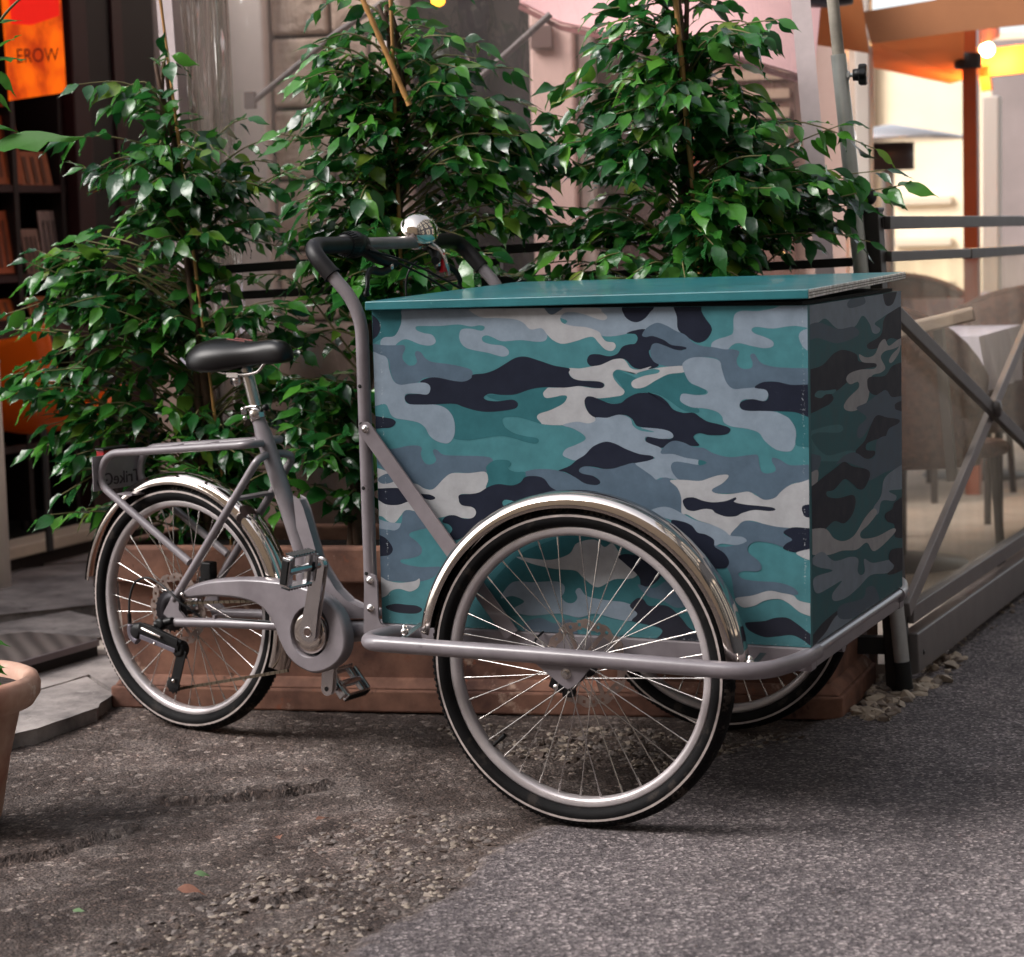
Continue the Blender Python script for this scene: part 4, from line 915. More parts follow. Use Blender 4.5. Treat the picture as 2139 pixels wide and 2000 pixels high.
sad = part('saddle', mb, vinyl, trike, merge=True)
bm = bmesh.new(); bm.from_mesh(sad.data); bmesh.ops.recalc_face_normals(bm, faces=bm.faces); bm.to_mesh(sad.data); bm.free()
ss = sad.modifiers.new('sub', 'SUBSURF'); ss.levels = 1; ss.render_levels = 2
mb = MB()
for v in (-0.022, 0.022):
    mb.tube(crv([RB(400,708,v), RB(425,722,v), RB(452,726,v), RB(478,727,v), RB(500,722,v), RB(512,708,v), RB(520,700,v)], 5), 0.0036, 10)
mb.obox(RB(466,727), E1*0.016, E2*0.026, Vector((0,0,0.005))); mb.lathe([(0,-0.012),(0.013,-0.012),(0.013,0.012),(0,0.012)], RB(462,738), E2, 16)
part('saddle_rail', mb, steel, sad)
mb = MB(); mb.tube(crv([RB(352,697,-0.03), RB(362,707,-0.045), RB(378,716,-0.05), RB(392,722,-0.05)], 4), 0.0035, 8)
part('saddle_trim', mb, mat('trim_grey', '#6d6870', 0.4), sad)
mb = MB()
for v in (-0.012, 0.014):
    q = [RB(448,658.5), RB(466,661), RB(482,663.0)]
    mb.tube([p + E2*v + Vector((0,0,0.0005)) for p in q], 0.0014, 6)
part('saddle_inlay', mb, mat('red_inlay', '#6a1c14', 0.5), sad, 'red inlay lines on the black saddle')
# luggage rack: near and far loops
for v in (-0.062, 0.062):
    mb = MB()
    if v < 0: pts = [RB(508,861,v*0.35), RB(480,863.5,v), RB(206,881,v), RB(191,938,v), RB(368,1092,v)]
    else:
        base = [RB(508,861,-0.02), RB(480,863.5,-0.062), RB(206,881,-0.062), RB(191,938,-0.062), RB(368,1092,-0.062)]
        pts = [p + (E2*0.124 if i else E2*0.03-E1*0.03) for i, p in enumerate(base)]
    mb.tube(bend(pts, [0.03, 0.055, 0.07], 9), 0.0088, 14)
    part('rack_tube', mb, paint, trike)
    mb = MB()   # seat stay
    b2 = [RB(516,884,-0.02), RB(500,893,-0.055), RB(445,985,-0.062), RB(338,1165,-0.062)]
    if v > 0: b2 = [p + (E2*0.03-E1*0.02 if i == 0 else E2*0.124) for i, p in enumerate(b2)]
    mb.tube(bend(b2, [0.03, 0.05], 8), 0.0088, 14)
    part('seat_stay', mb, paint, trike)
    mb = MB()   # chain stay
    b3 = [RB(342,1208,-0.062), RB(430,1210,-0.060), RB(560,1216,-0.045)]
    if v > 0: b3 = [p + E2*(0.124, 0.12, 0.09)[i] for i, p in enumerate(b3)]
    mb.tube(b3, 0.0105, 14); part('chain_stay', mb, paint, trike)
    mb = MB()
    P = [RB(x, y, -0.066) for x, y in ((322,1183),(334,1160),(346,1162),(346,1185),(358,1200),(352,1214),(340,1212),(328,1200),(318,1192))]
    if v > 0: P = [p + E2*0.126 for p in P]
    mb.prism(P, E2*0.006); part('dropout', mb, paint, trike, bevel=0.0012)
a = RB(452, 970, -0.062); mb = MB(); mb.obox(a+E2*0.062, E1*0.014, E2*0.06, Vector((0,0,0.003))); ft = part('fender_tab', mb, paint, trike)
mb = MB(); mb.sphere(RB(462, 962, 0), 0.005, 10); part('tab_bolt', mb, steel, ft)
a = RB(228, 960, -0.062); mb = MB(); mb.obox(a+E2*0.062+E1*0.02, E1*0.022, E2*0.06, Vector((0,0,0.002))); ft = part('fender_tab', mb, paint, trike)
mb = MB(); mb.sphere(RB(262, 950, -0.02), 0.005, 10); part('tab_bolt', mb, steel, ft)
for u in (0.30, 0.55, 0.8):
    a = RB(206, 881, -0.062)*(1-u)+RB(480, 863.5, -0.062)*u; mb = MB(); mb.tube([a, a+E2*0.124], 0.005, 10); part('rack_crossbar', mb, paint, trike)
# number-plate style panel, letters seen from behind
rp = root('tmp', (0,0,0), '', ''); bpy.data.objects.remove(rp)
pA = RB(189, 886, -0.064)
pz1 = pA.z; uA = (pA-RO).dot(E1) + 0.002
mb = MB(); plate_h = 0.078
mb.obox(RL(uA, -0.004, pz1-plate_h/2), E1*0.0015, E2*0.079, Vector((0,0,plate_h/2)))
plate = part('rack_plate', mb, paint, trike, 'grey plate with mirrored lettering behind the rack', bevel=0.0008)
tc_ = bpy.data.curves.new('plate_lettering', 'FONT'); tc_.body = 'TrikeGo'; tc_.size = 0.040; tc_.extrude = 0.0006; tc_.align_x = 'CENTER'
to = bpy.data.objects.new('tmp_text', tc_); COL.objects.link(to)
bpy.context.view_layer.update()
tm = bpy.data.meshes.new_from_object(to.evaluated_get(bpy.context.evaluated_depsgraph_get())); bpy.data.objects.remove(to)
# letters face backwards (-E1): seen from the saddle side they read mirrored
org = RL(uA+0.0022, -0.004, pz1-plate_h+0.010)
for v in tm.vertices:
    x, y, z = v.co; v.co = org + E2*(-x) * -1.0 * -1.0 + Vector((0,0,y)) + E1*z
# reading direction: from behind the trike the word runs towards -E2... seen from here it is reversed
tm.name = 'lettering'; tm.materials.clear(); tm.materials.append(mat('lettering_dark', '#2c2028', 0.7))
lo_ = link('lettering', tm, plate); lo_['label'] = 'mirrored lettering TrikeGo on the plate'
mb = MB(); mb.obox(RL(uA-0.014, -0.004, pz1-0.004), E1*0.012, E2*0.040, Vector((0,0,0.014)), 0); mb.obox(RL(uA-0.013, -0.004, pz1+0.0125), E1*0.014, E2*0.044, Vector((0,0,0.0024)), 1)
part('tail_light', mb, [red_tail, black], plate, 'red tail light on the plate', bevel=0.002)
# rear fender
fender('rear_fender', RW, RY, 0.3055, -22, 171, 0.064, 0.026, trike, 60)
# chain guard
cg = [(352,1147),(372,1136),(400,1128),(440,1124),(480,1123),(520,1126),(556,1131),(590,1140),(615,1150),(636,1165),(652,1182),(664,1205),(671,1232),(671,1258),(664,1278),(650,1294),(630,1305),(606,1309),(586,1302),(566,1288),(550,1268),(538,1242),(528,1215),(515,1192),(497,1176),(470,1166),(435,1161),(400,1160),(370,1163),(354,1162),(349,1155)]
vg = -0.066
hole = [(601+38*math.cos(2*PI*k/28)*1.0, 1227+51*math.sin(2*PI*k/28)) for k in range(28)]
O2 = crv([Vector((x, y, 0)) for x, y in cg], 3, True)
def inset(P, d):
    out = []; n = len(P); ar = sum(P[i-1].x*P[i].y-P[i].x*P[i-1].y for i in range(n)); sg = 1 if ar > 0 else -1
    for i in range(n):
        t = (P[(i+1) % n]-P[i-1]).normalized(); out.append(P[i] + Vector((-t.y, t.x, 0))*d*sg)
    return out
H2 = [Vector((x, y, 0)) for x, y in hole]
rings = [(O2, vg+0.026), (O2, vg+0.010), (inset(O2, 2.2), vg+0.004), (inset(O2, 6), vg)]
mb = MB(); vs = []; n = len(O2)
for P, v in rings: vs += [RB(p.x, p.y, vg) + E2*(v-vg) for p in P]
fs = [(k*n+i, k*n+(i+1) % n, (k+1)*n+(i+1) % n, (k+1)*n+i) for k in range(len(rings)-1) for i in range(n)]
mb.add(vs, fs, 0, True)
inner = inset(O2, 6)
# keyhole face: outer loop then hole loop reversed
hh = [(i, (p-inner[0]).length) for i, p in enumerate(H2)]
bi, bj = min(((i, j) for i in range(n) for j in range(len(H2))), key=lambda q: (inner[q[0]]-H2[q[1]]).length)
loop = [inner[(bi+k) % n] for k in range(n)] + [inner[bi]]
def ar2(P): return sum(P[i-1].x*P[i].y-P[i].x*P[i-1].y for i in range(len(P)))
Hs = H2 if ar2(H2)*ar2(inner) < 0 else H2[::-1]
bj = min(range(len(Hs)), key=lambda j: (inner[bi]-Hs[j]).length)
loop += [Hs[(bj+k) % len(Hs)] for k in range(len(Hs))] + [Hs[bj]]
from mathutils.geometry import tessellate_polygon
tri = tessellate_polygon([[Vector((p.x, p.y, 0)) for p in inner], [Vector((p.x, p.y, 0)) for p in Hs]])
allp = inner + Hs
mb.add([RB(p.x, p.y, vg) for p in allp], [tuple(t) for t in tri], 0, False)
# hole wall
m_ = len(H2); vs = [RB(p.x, p.y, vg) for p in H2] + [RB(p.x, p.y, vg)+E2*0.02 for p in H2]
mb.add(vs, [(i, (i+1) % m_, m_+(i+1) % m_, m_+i) for i in range(m_)], 0, True)
cgo = part('chain_guard', mb, paint, trike)
bm = bmesh.new(); bm.from_mesh(cgo.data); bmesh.ops.remove_doubles(bm, verts=bm.verts, dist=2e-5); bmesh.ops.recalc_face_normals(bm, faces=bm.faces); bm.to_mesh(cgo.data); bm.free()
mb = MB(); mb.lathe([(0,0.007),(0.004,0.007),(0.005,0.003),(0.005,0)], RB(356,1154,vg-0.001), -E2, 10); part('guard_bolt', mb, steel, cgo)
# chainring, crank arms, pedals
cax = RB(601, 1228, -0.055)
mb = MB(); mb.lathe([(0,0.004),(0.014,0.004),(0.034,0.007),(0.044,0.004),(0.046,0.0),(0.046,-0.003)], cax, -E2, 40)
crk = part('chainring', mb, chrome, trike)
mb = MB()
for k in range(44):
    a = 2*PI*k/44; d = E1*math.cos(a)+Vector((0,0,1))*math.sin(a); mb.obox(cax+E2*0.01+d*0.070, d*0.003, E2*0.0012, d.cross(E2)*0.002)
mb.lathe([(0.044,0.0),(0.069,0.0),(0.069,-0.002),(0.044,-0.002)], cax+E2*0.01, -E2, 44, closed=True); part('sprocket', mb, dark_metal, crk)
def arm(p0, p1, mat_, w0, w1, th, parent, out):
    d = (p1-p0).normalized(); s_ = d.cross(out).normalized(); mb = MB(); P = []
    for k in range(11): t = R(90+180*k/10); P.append(p0 + d*math.cos(t)*w0 + s_*math.sin(t)*w0)
    P.append(p0+d*0.05 - s_*w0*0.82); 
    for k in range(11): t = R(-90+180*k/10); P.append(p1 + d*math.cos(t)*w1 + s_*math.sin(t)*w1)
    P.append(p0+d*0.05 + s_*w0*0.82)
    mb.prism(P, -out*th)
    return part('crank_arm', mb, mat_, parent, bevel=0.003)
ca0 = RB(597, 1228, -0.090); ca1 = RB(617, 1098, -0.098)
arm(ca0, ca1, alu, 0.0185, 0.0135, 0.014, trike, -E2)
mb = MB(); mb.lathe([(0.0002,0.0006),(0.0085,0.0005)], ca0-E2*0.0004, -E2, 20, m=0); mb.lathe([(0.0085,0.0003),(0.0100,0.0018),(0.0115,0.0005)], ca0, -E2, 20, m=1); part('crank_bore', mb, [mat('bore_dark','#3a241c',0.6), alu], crk)
v2 = RB(655, 1295, 0.075); v3 = RB(632, 1341, 0.075)
dwn = (v3 - RL((bb-RO).dot(E1), 0.075, bb.z))
c2 = RL((bb-RO).dot(E1), 0.070, bb.z)
tgt = RB(634, 1338, 0.070)
arm(c2, tgt, alu, 0.0165, 0.0125, 0.013, trike, -E2)
mb = MB(); mb.lathe([(0.0002,0.0006),(0.0052,0.0005)], tgt-E2*0.0006, -E2, 14); part('axle_bore', mb, mat('bore_black','#0a0a0a',0.7), crk)
def pedal(base, out, tilt, parent):
    # axle along 'out'; platform axes: out and b
    b = (E1*math.cos(tilt)+Vector((0,0,1))*math.sin(tilt)); nrm = out.cross(b).normalized(); L_ = 0.092; hw = 0.036; th = 0.0105
    c_ = base + out*(0.016+L_/2); mb = MB()
    mb.tube([base, base+out*(0.018+L_*0.92)], [0.0075, 0.0095], 14, m=0); mb.lathe([(0,0),(0.0105,0),(0.0105,0.012),(0,0.012)], base+out*0.016, out, 16, m=1)
    # outer cage plates (black, toothed) along the axle direction
    for sgn in (-1, 1):
        mb.obox(c_ + b*sgn*(hw-0.003), out*(L_/2-0.01), b*0.0030, nrm*th, 0)
        for k in range(9): mb.obox(c_ + b*sgn*hw + out*(-L_/2+0.014+k*0.0085), out*0.0016, b*0.0022, nrm*(th+0.0012), 1)
    # end plates: alloy rings
    for e, m__ in ((-1, 0), (1, 0)):
        q = c_ + out*e*(L_/2-0.004)
        mb.obox(q, out*0.0035, b*(hw-0.006), nrm*th, m__)
    mb.obox(c_ + out*(L_/2+0.0005), out*0.002, b*(hw-0.010), nrm*(th-0.002), 1)
    # alloy body: arms from axle to cage
    for k in (-0.30, 0.32):
        mb.obox(c_ + out*L_*k, out*0.006, b*(hw-0.005), nrm*(th*0.55), 0)
    o_ = part('pedal', mb, [mat('pedal_alloy', '#c6c4c6', 0.22, 1.0), black], parent, bevel=0.0022)
    return o_
pedal(RB(619, 1097, -0.112), -E2, R(78), trike)
pedal(tgt+E2*0.013, E2, R(-48), trike)
# derailleur, cassette, chain
mb = MB()
hubc = RW.copy()
for k, (r_, o_) in enumerate(((0.045,-0.052),(0.041,-0.048),(0.037,-0.044),(0.033,-0.040),(0.029,-0.036))[::-1]):
    for t in range(22):
        a = 2*PI*t/22; d = E1*math.cos(a)+Vector((0,0,1))*math.sin(a); mb.obox(hubc+E2*(o_)+d*r_, d*0.0028, E2*0.0008, d.cross(E2)*0.0022)
    mb.lathe([(0.012,0.0009),(r_,0.0009),(r_,-0.0009),(0.012,-0.0009)], hubc+E2*o_, E2, 30, closed=True)
part('cassette', mb, dark_metal, trike)
mb = MB(); vd = -0.072
j0 = RB(330, 1203, vd); j1 = RB(278, 1220, vd-0.015); j2 = RB(352, 1262, vd-0.01); j3 = RB(336, 1328, vd+0.01)
mb.tube([RB(335,1205,vd), RB(318,1210,vd), RB(300,1214,vd-0.01)], [0.008,0.010,0.009], 12)
mb.tube(crv([RB(262,1222,vd-0.02), RB(280,1222,vd-0.02), RB(305,1232,vd-0.016), RB(330,1245,vd-0.012), RB(352,1256,vd-0.01)], 4), 0.0145, 14, sq=0.7)
mb.tube(crv([RB(255,1212,vd-0.02), RB(256,1232,vd-0.02), RB(268,1246,vd-0.02)], 4), 0.009, 12, m=1)
mb.lathe([(0,-0.012),(0.014,-0.012),(0.018,-0.008),(0.018,0.010),(0,0.010)], RB(350,1260,vd-0.004), E2, 20)
mb.lathe([(0,-0.012),(0.012,-0.012),(0.0165,-0.007),(0.0165,0.010),(0,0.010)], RB(268,1226,vd-0.018), E2, 20); mb.lathe([(0,-0.010),(0.010,-0.010),(0.014,-0.006),(0.014,0.010),(0,0.010)], RB(312,1212,vd-0.004), E2, 20)
mb.beam(RB(270,1214,vd-0.030), RB(345,1248,vd-0.022), 0.004, 0.016, up=Vector((0,0,1))); mb.beam(RB(272,1236,vd-0.026), RB(340,1264,vd-0.018), 0.004, 0.010, up=Vector((0,0,1)), m=1)
mb.beam(RB(354,1262,vd-0.010), RB(338,1334,vd-0.006), 0.003, 0.026, up=E1)
mb.beam(RB(356,1266,vd+0.004), RB(342,1322,vd+0.006), 0.003, 0.012, up=E1, m=1)
for (x, y, r_) in ((352,1268,0.016),(337,1330,0.0175)):
    q = RB(x, y, vd); mb.lathe([(0,-0.003),(r_,-0.003),(r_,0.003),(0,0.003)], q, E2, 20)
    for k in range(11): a = 2*PI*k/11; d = E1*math.cos(a)+Vector((0,0,1))*math.sin(a); mb.obox(q+d*r_, d*0.003, E2*0.0015, d.cross(E2)*0.002)
mb.sphere(RB(337,1322,vd-0.012), 0.005, 10, m=2); mb.tube([RB(275,1220,vd-0.032), RB(312,1238,vd-0.030)], 0.0035, 8, m=2)
mb.sphere(RB(300,1250,vd-0.024), 0.0045, 8, m=2)
part('derailleur', mb, [black, mat('derailleur_grey', '#77727c', 0.3, 0.6), chrome], trike, bevel=0.001)
mb = MB()
mb.tube(crv([RB(253,1208,vd-0.02), RB(251,1190,vd-0.02), RB(252,1160,vd-0.01), RB(262,1132,vd), RB(283,1122,vd+0.002), RB(305,1130,vd+0.004), RB(330,1150,vd), RB(350,1170,vd), RB(375,1188,vd+0.01), RB(395,1203,vd+0.02)], 5), 0.0026, 8)
mb.tube([RB(252,1210,vd-0.02), RB(251,1192,vd-0.02)], 0.0048, 10); mb.tube(crv([RB(395,1203,-0.055), RB(450,1202,-0.06), RB(530,1208,-0.055), RB(570,1212,-0.045)], 4), 0.0024, 8)
part('gear_cable', mb, black, trike)
mb = MB()
def chain(p, q, n):
    for k in range(n):
        a = p+(q-p)*(k/n); b = p+(q-p)*((k+0.86)/n); mb.beam(a, b, 0.0055 if k % 2 else 0.0075, 0.0062)
chain(RB(345,1338,-0.055), RB(560,1302,-0.052), 46); part('chain_run', mb, chain_m, trike); mb = MB(); chain(RB(330,1172,-0.05), RB(560,1165,-0.052), 44)
part('chain_run', mb, chain_m, trike)
# rear brake caliper on the far side
mb = MB(); q = RB(405, 1108, 0.05); mb.obox(q, E1*0.016, E2*0.012, Vector((0,0,0.02))); mb.obox(q+Vector((0,0,-0.025))-E1*0.01, E1*0.012, E2*0.012, Vector((0,0,0.012)))
part('rear_caliper', mb, black, trike, bevel=0.003)
mb = MB()
for (x, y) in ((417, 1199), (530, 1205)): mb.obox(RB(x, y, -0.062), E1*0.003, E2*0.004, Vector((0,0,0.005)))
part('cable_clip', mb, paint, trike)
# ------------------------------------------------------------------ planter trough
terra = mat('terracotta_trough', '#482c25', 0.85, col2='#9c6f5b', vscale=6, stain=[('#b89a88', 9, 0.60, 0.75), ('#1f1613', 14, 0.62, 0.85), ('#8c4d34', 22, 0.61, 0.7)], bump=0.6, bscale=45, detail=9)
soil = mat('potting_soil', '#241a15', 0.95, var=0.4, vscale=60, bump=0.8, bscale=70, bdist=0.01)
A = gnd(232, 1470); B = gnd(1760, 1497); Cb = gnd(1831, 1420)
e = (B-A).normalized(); nn = Vector((-e.y, e.x, 0)); side = (Cb-B)
D_ = A + side*0.98
pl = root('planter_trough', A, 'long rusty terracotta planter trough behind the tricycle, with a moulded rim and plinth', 'planter')
def frustum(mb, grow0, grow1, z0, z1, m=0):
    cs = [A, B, Cb, D_]; cen = (A+B+Cb+D_)/4
    def g(p, k):
        i = cs.index(p); ex = -1 if i in (0, 3) else 1; ey = -1 if i in (0, 1) else 1
        return p + e*(k*ex) + nn*(k*ey)
    mb.hexa([g(p, grow0)+Vector((0,0,z0)) for p in cs] + [g(p, grow1)+Vector((0,0,z1)) for p in cs], m)
ZT = 0.375
mb = MB(); frustum(mb, -0.03, -0.022, 0.06, ZT-0.085); part('trough_body', mb, terra, pl, bevel=0.004)
mb = MB(); frustum(mb, 0.0, 0.0, -0.01, 0.042); frustum(mb, -0.006, -0.024, 0.0425, 0.066); part('plinth', mb, terra, pl, bevel=0.005)
mb = MB()
for (p, q) in ((A, B), (B, Cb), (Cb, D_), (D_, A)):
    d = (q-p).normalized(); o = Vector((d.y, -d.x, 0))
    P0 = p - d*0.006 + o*0.006; Q0 = q + d*0.006 + o*0.006
    a_, b_ = (P0, Q0) if (p, q) in ((A, B), (Cb, D_)) else (P0+d*0.042, Q0-d*0.042)
    mb.hexa([a_+Vector((0,0,ZT-0.084)), b_+Vector((0,0,ZT-0.084)), b_-o*0.04+Vector((0,0,ZT-0.084)), a_-o*0.04+Vector((0,0,ZT-0.084)), a_+o*0.004+Vector((0,0,ZT)), b_+o*0.004+Vector((0,0,ZT)), b_-o*0.04+Vector((0,0,ZT)), a_-o*0.04+Vector((0,0,ZT))])
part('rim', mb, terra, pl, bevel=0.006)
mb = MB(); frustum(mb, -0.036, -0.036, ZT-0.07, ZT-0.035); part('soil', mb, soil, pl)
# ------------------------------------------------------------------ iron fence and glass barrier
iron = mat('black_iron', '#1b191a', 0.45, 0.2, var=0.2, vscale=20)
bar_m = mat('dark_grey_metal', '#4a4442', 0.42, 0.25, var=0.12, vscale=14, bump=0.1, bscale=200, rvar=0.1)
bar_l = mat('grey_aluminium_frame', '#7b7472', 0.38, 0.3, var=0.1, vscale=12)
fe = root('iron_fence', FW(-0.8, 0, 0), 'low black iron fence with two rails running behind the trees in the trough', 'fence')
mb = MB(); mb.beam(FW(-1.72,0,1.004), FW(-0.04,0,1.080), 0.03, 0.021); part('rail', mb, iron, fe)
mb = MB(); mb.beam(FW(-1.72,0,0.941), FW(-0.04,0,0.995), 0.03, 0.020); part('rail', mb, iron, fe)
mb = MB(); mb.beam(FW(-1.72,0,0.10), FW(-0.04,0,0.10), 0.03, 0.04); part('rail', mb, iron, fe)
for s in (-1.72, -0.95):
    mb = MB(); mb.beam(FW(s,0.0,0), FW(s,0.0,0.985+0.045*(s+1.72)), 0.04, 0.04, up=FE); part('post', mb, iron, fe)
gb = root('glass_barrier', (0.72, 1.25, 0), 'grey metal barrier with glass panels and crossed braces, running back from the leaning pole', 'barrier')
# end post with ball
BN_ = (1, 0, 0.0556); BC = 0.727     # the barrier leans slightly towards the terrace
def bx(z, o=0): return BC-0.0556*z+o
def onb(px, py, o=0.0): return on(px, py, BN_, BC+o)
PY = 1.225
mb = MB(); mb.beam((0.704, PY, 0), (0.641, PY, 1.106), 0.05, 0.05, up=Vector((0,1,0)))
part('end_post', mb, mat('post_black', '#2a2524', 0.45, 0.2, var=0.15, vscale=12), gb, bevel=0.003)
mb = MB(); mb.obox((0.640, PY, 1.110), Vector((0.028,0,0)), Vector((0,0.028,0)), Vector((0,0,0.005))); part('post_cap', mb, iron, gb, bevel=0.003)
mb = MB(); mb.sphere((0.6375, PY, 1.140), 0.0205, 20); mb.lathe([(0.008,-0.028),(0.008,-0.012)], (0.6375, PY, 1.140), (0,0,1), 12); part('ball_finial', mb, iron, gb)
y0, y1 = PY+0.027, 6.5
def rail(nm, za, zb, ya, yb, w_, h_, m_, o=0):
    mb = MB(); mb.beam((bx(za, o), ya, za), (bx(zb, o), yb, zb), w_, h_); return part(nm, mb, m_, gb, bevel=0.002)
rail('top_rail', 1.080, 1.050, y0, y1, 0.03, 0.030, bar_m)
rail('middle_rail', 1.003, 0.992, y0, 2.10, 0.026, 0.024, bar_m)
rail('middle_rail', 0.991, 0.955, 2.11, y1, 0.028, 0.027, bar_m)
rail('lower_rail', 0.172, 0.09, y0, y1, 0.03, 0.042, bar_l)
mb = MB(); mb.hexa([(bx(0)-0.02,y0,0.02),(bx(0)+0.018,y0,0.036),(bx(0)+0.018,y1,-0.06),(bx(0)-0.02,y1,-0.06),(bx(.1)-0.02,y0,0.128),(bx(.1)+0.02,y0,0.128),(bx(.1)+0.02,y1,0.04),(bx(.1)-0.02,y1,0.04)]); part('kick_beam', mb, bar_l, gb, bevel=0.003)
mb = MB(); mb.lathe([(0,0.004),(0.006,0.003),(0.007,0)], (bx(.08)+0.0195, y0+0.05, 0.075), (1,0,0), 12); part('beam_bolt', mb, iron, gb)
a = onb(1872, 655, 0.030); x_ = onb(2072, 855, 0.030); b_ = a + (x_-a)*2.0
NB = Vector(BN_).normalized()
mb = MB(); mb.beam(a-(x_-a)*0.06, b_, 0.018, 0.036, up=NB.cross((b_-a).normalized())); part('brace', mb, bar_m, gb, bevel=0.002)
mb = MB(); a2 = onb(1893, 1275, 0.010); b2 = a2 + (onb(2072, 855, 0.010)-a2)*2.0
mb.beam(a2, b2, 0.018, 0.036, up=NB.cross((b2-a2).normalized())); part('brace', mb, bar_l, gb, bevel=0.002)
mb = MB(); mb.lathe([(0,0.018),(0.018,0.016),(0.024,0.010),(0.024,-0.004)], x_+NB*0.008, NB, 20); part('brace_hub', mb, bar_m, gb)
def clear_mat(name, tint, gl=0.12, haze=0.1, hazec=(0.6,0.55,0.5), bump=0.0, bs=3.0, rough=0.05, frk=0.8):
    m = bpy.data.materials.new(name); m.use_nodes = True; nt = m.node_tree; N = nt.nodes; L = nt.links; N.clear()
    o = N.new('ShaderNodeOutputMaterial'); t = N.new('ShaderNodeBsdfTransparent'); t.inputs[0].default_value = (*tint, 1)
    g = N.new('ShaderNodeBsdfGlossy'); g.inputs['Roughness'].default_value = rough; d = N.new('ShaderNodeBsdfDiffuse'); d.inputs[0].default_value = (*hazec, 1)
    tr = N.new('ShaderNodeBsdfTranslucent'); tr.inputs[0].default_value = (*hazec, 1); ad = N.new('ShaderNodeMixShader'); ad.inputs[0].default_value = 0.5
    L.new(d.outputs[0], ad.inputs[1]); L.new(tr.outputs[0], ad.inputs[2])
    m1 = N.new('ShaderNodeMixShader'); m2 = N.new('ShaderNodeMixShader'); fr = N.new('ShaderNodeFresnel'); fr.inputs[0].default_value = 1.45
    ma = N.new('ShaderNodeMath'); ma.operation = 'MULTIPLY_ADD'; ma.inputs[1].default_value = frk; ma.inputs[2].default_value = gl; L.new(fr.outputs[0], ma.inputs[0])
    tc = N.new('ShaderNodeTexCoord'); n = N.new('ShaderNodeTexNoise'); n.inputs['Scale'].default_value = bs; n.inputs['Detail'].default_value = 3; n.inputs['Distortion'].default_value = 1.5
    mp = N.new('ShaderNodeMapping'); mp.inputs['Scale'].default_value = (1, 1, 0.35); L.new(tc.outputs['Object'], mp.inputs[0]); L.new(mp.outputs[0], n.inputs['Vector'])
    hz = N.new('ShaderNodeMapRange'); hz.inputs['From Min'].default_value = 0.3; hz.inputs['From Max'].default_value = 0.75; hz.inputs['To Min'].default_value = haze*0.35; hz.inputs['To Max'].default_value = haze*1.5
    L.new(n.outputs['Fac'], hz.inputs[0]); L.new(hz.outputs[0], m1.inputs[0])
    L.new(t.outputs[0], m1.inputs[1]); L.new(ad.outputs[0], m1.inputs[2]); L.new(ma.outputs[0], m2.inputs[0]); L.new(m1.outputs[0], m2.inputs[1]); L.new(g.outputs[0], m2.inputs[2])
    if bump: 
        bp = N.new('ShaderNodeBump'); bp.inputs['Strength'].default_value = bump; bp.inputs['Distance'].default_value = 0.02; L.new(n.outputs['Fac'], bp.inputs['Height']); L.new(bp.outputs[0], g.inputs['Normal']); L.new(bp.outputs[0], fr.inputs['Normal'])
    L.new(m2.outputs[0], o.inputs[0]); return m
glass_m = clear_mat('dusty_glass', (0.95,0.94,0.90), 0.02, 0.13, (0.60,0.55,0.47), frk=0.06)
for (ya, yb) in ((y0+0.005, 3.2), (3.25, y1)):
    mb = MB(); mb.hexa([(bx(.19)-0.003,ya,.19),(bx(.19)+0.003,ya,.19),(bx(.19)+0.003,yb,.15),(bx(.19)-0.003,yb,.15),(bx(.99)-0.003,ya,.99),(bx(.99)+0.003,ya,.99),(bx(.99)+0.003,yb,.97),(bx(.99)-0.003,yb,.97)]); part('glass_panel', mb, glass_m, gb)
# ------------------------------------------------------------------ leaning galvanised pole
gal = mat('galvanised_steel', '#b9bab7', 0.32, 0.55, var=0.12, vscale=14, rvar=0.1)
wood_g = mat('weathered_pole_wood', '#8f877b', 0.65, var=0.3, vscale=18, bump=0.2, bscale=60)
Pn = Vector((0,1,0)); c0 = 1.18
foot = on(1890, 1440, Pn, c0); top1 = on(1751.5, 115, Pn, c0); dirp = (top1-foot).normalized(); top2 = foot + dirp*(top1-foot).length*1.35
pol = root('leaning_pole', foot, 'leaning galvanised steel umbrella pole with a black clamp knob, beside the barrier post', 'pole')
mb = MB(); mb.tube([foot+dirp*0.03, top1], 0.0175, 24); part('lower_tube', mb, gal, pol)
mb = MB(); mb.tube([top1-dirp*0.01, top2], 0.0135, 20); part('upper_tube', mb, wood_g, pol)
mb = MB(); mb.tube([foot, foot+dirp*0.065], 0.0195, 20); part('rubber_foot', mb, mat('rubber_foot', '#111112', 0.7), pol)
kp = on(1765, 158, Pn, c0); kd = (rgt*0.96 + Vector((0,-0.25,0)) + Vector((0,0,0.03))).normalized()
mb = MB(); mb.tube([kp-kd*0.005, kp+kd*0.024], 0.005, 12, m=1); mb.lathe([(0.010,-0.004),(0.010,0.006)], kp+kd*0.004, kd, 6, m=1, sm=False)
mb.lathe([(0,0.018),(0.013,0.018),(0.014,0.03),(0.014,0.034)], kp, kd, 20)
u1 = kd.cross(Vector((0,0,1))).normalized(); u2 = kd.cross(u1); n = 60
ring = lambda h, k: [kp+kd*h + (u1*math.cos(2*PI*i/n)+u2*math.sin(2*PI*i/n))*(0.0235+0.0028*math.cos(6*2*PI*i/n))*k for i in range(n)]
vs = ring(0.031,0.88)+ring(0.034,1)+ring(0.046,1)+ring(0.049,0.85)
mb.add(vs, [(k*n+i, k*n+(i+1) % n, (k+1)*n+(i+1) % n, (k+1)*n+i) for k in range(3) for i in range(n)]+[tuple(range(n))[::-1], tuple(range(3*n, 4*n))], 0, False)
part('clamp_knob', mb, [black, gal], pol)

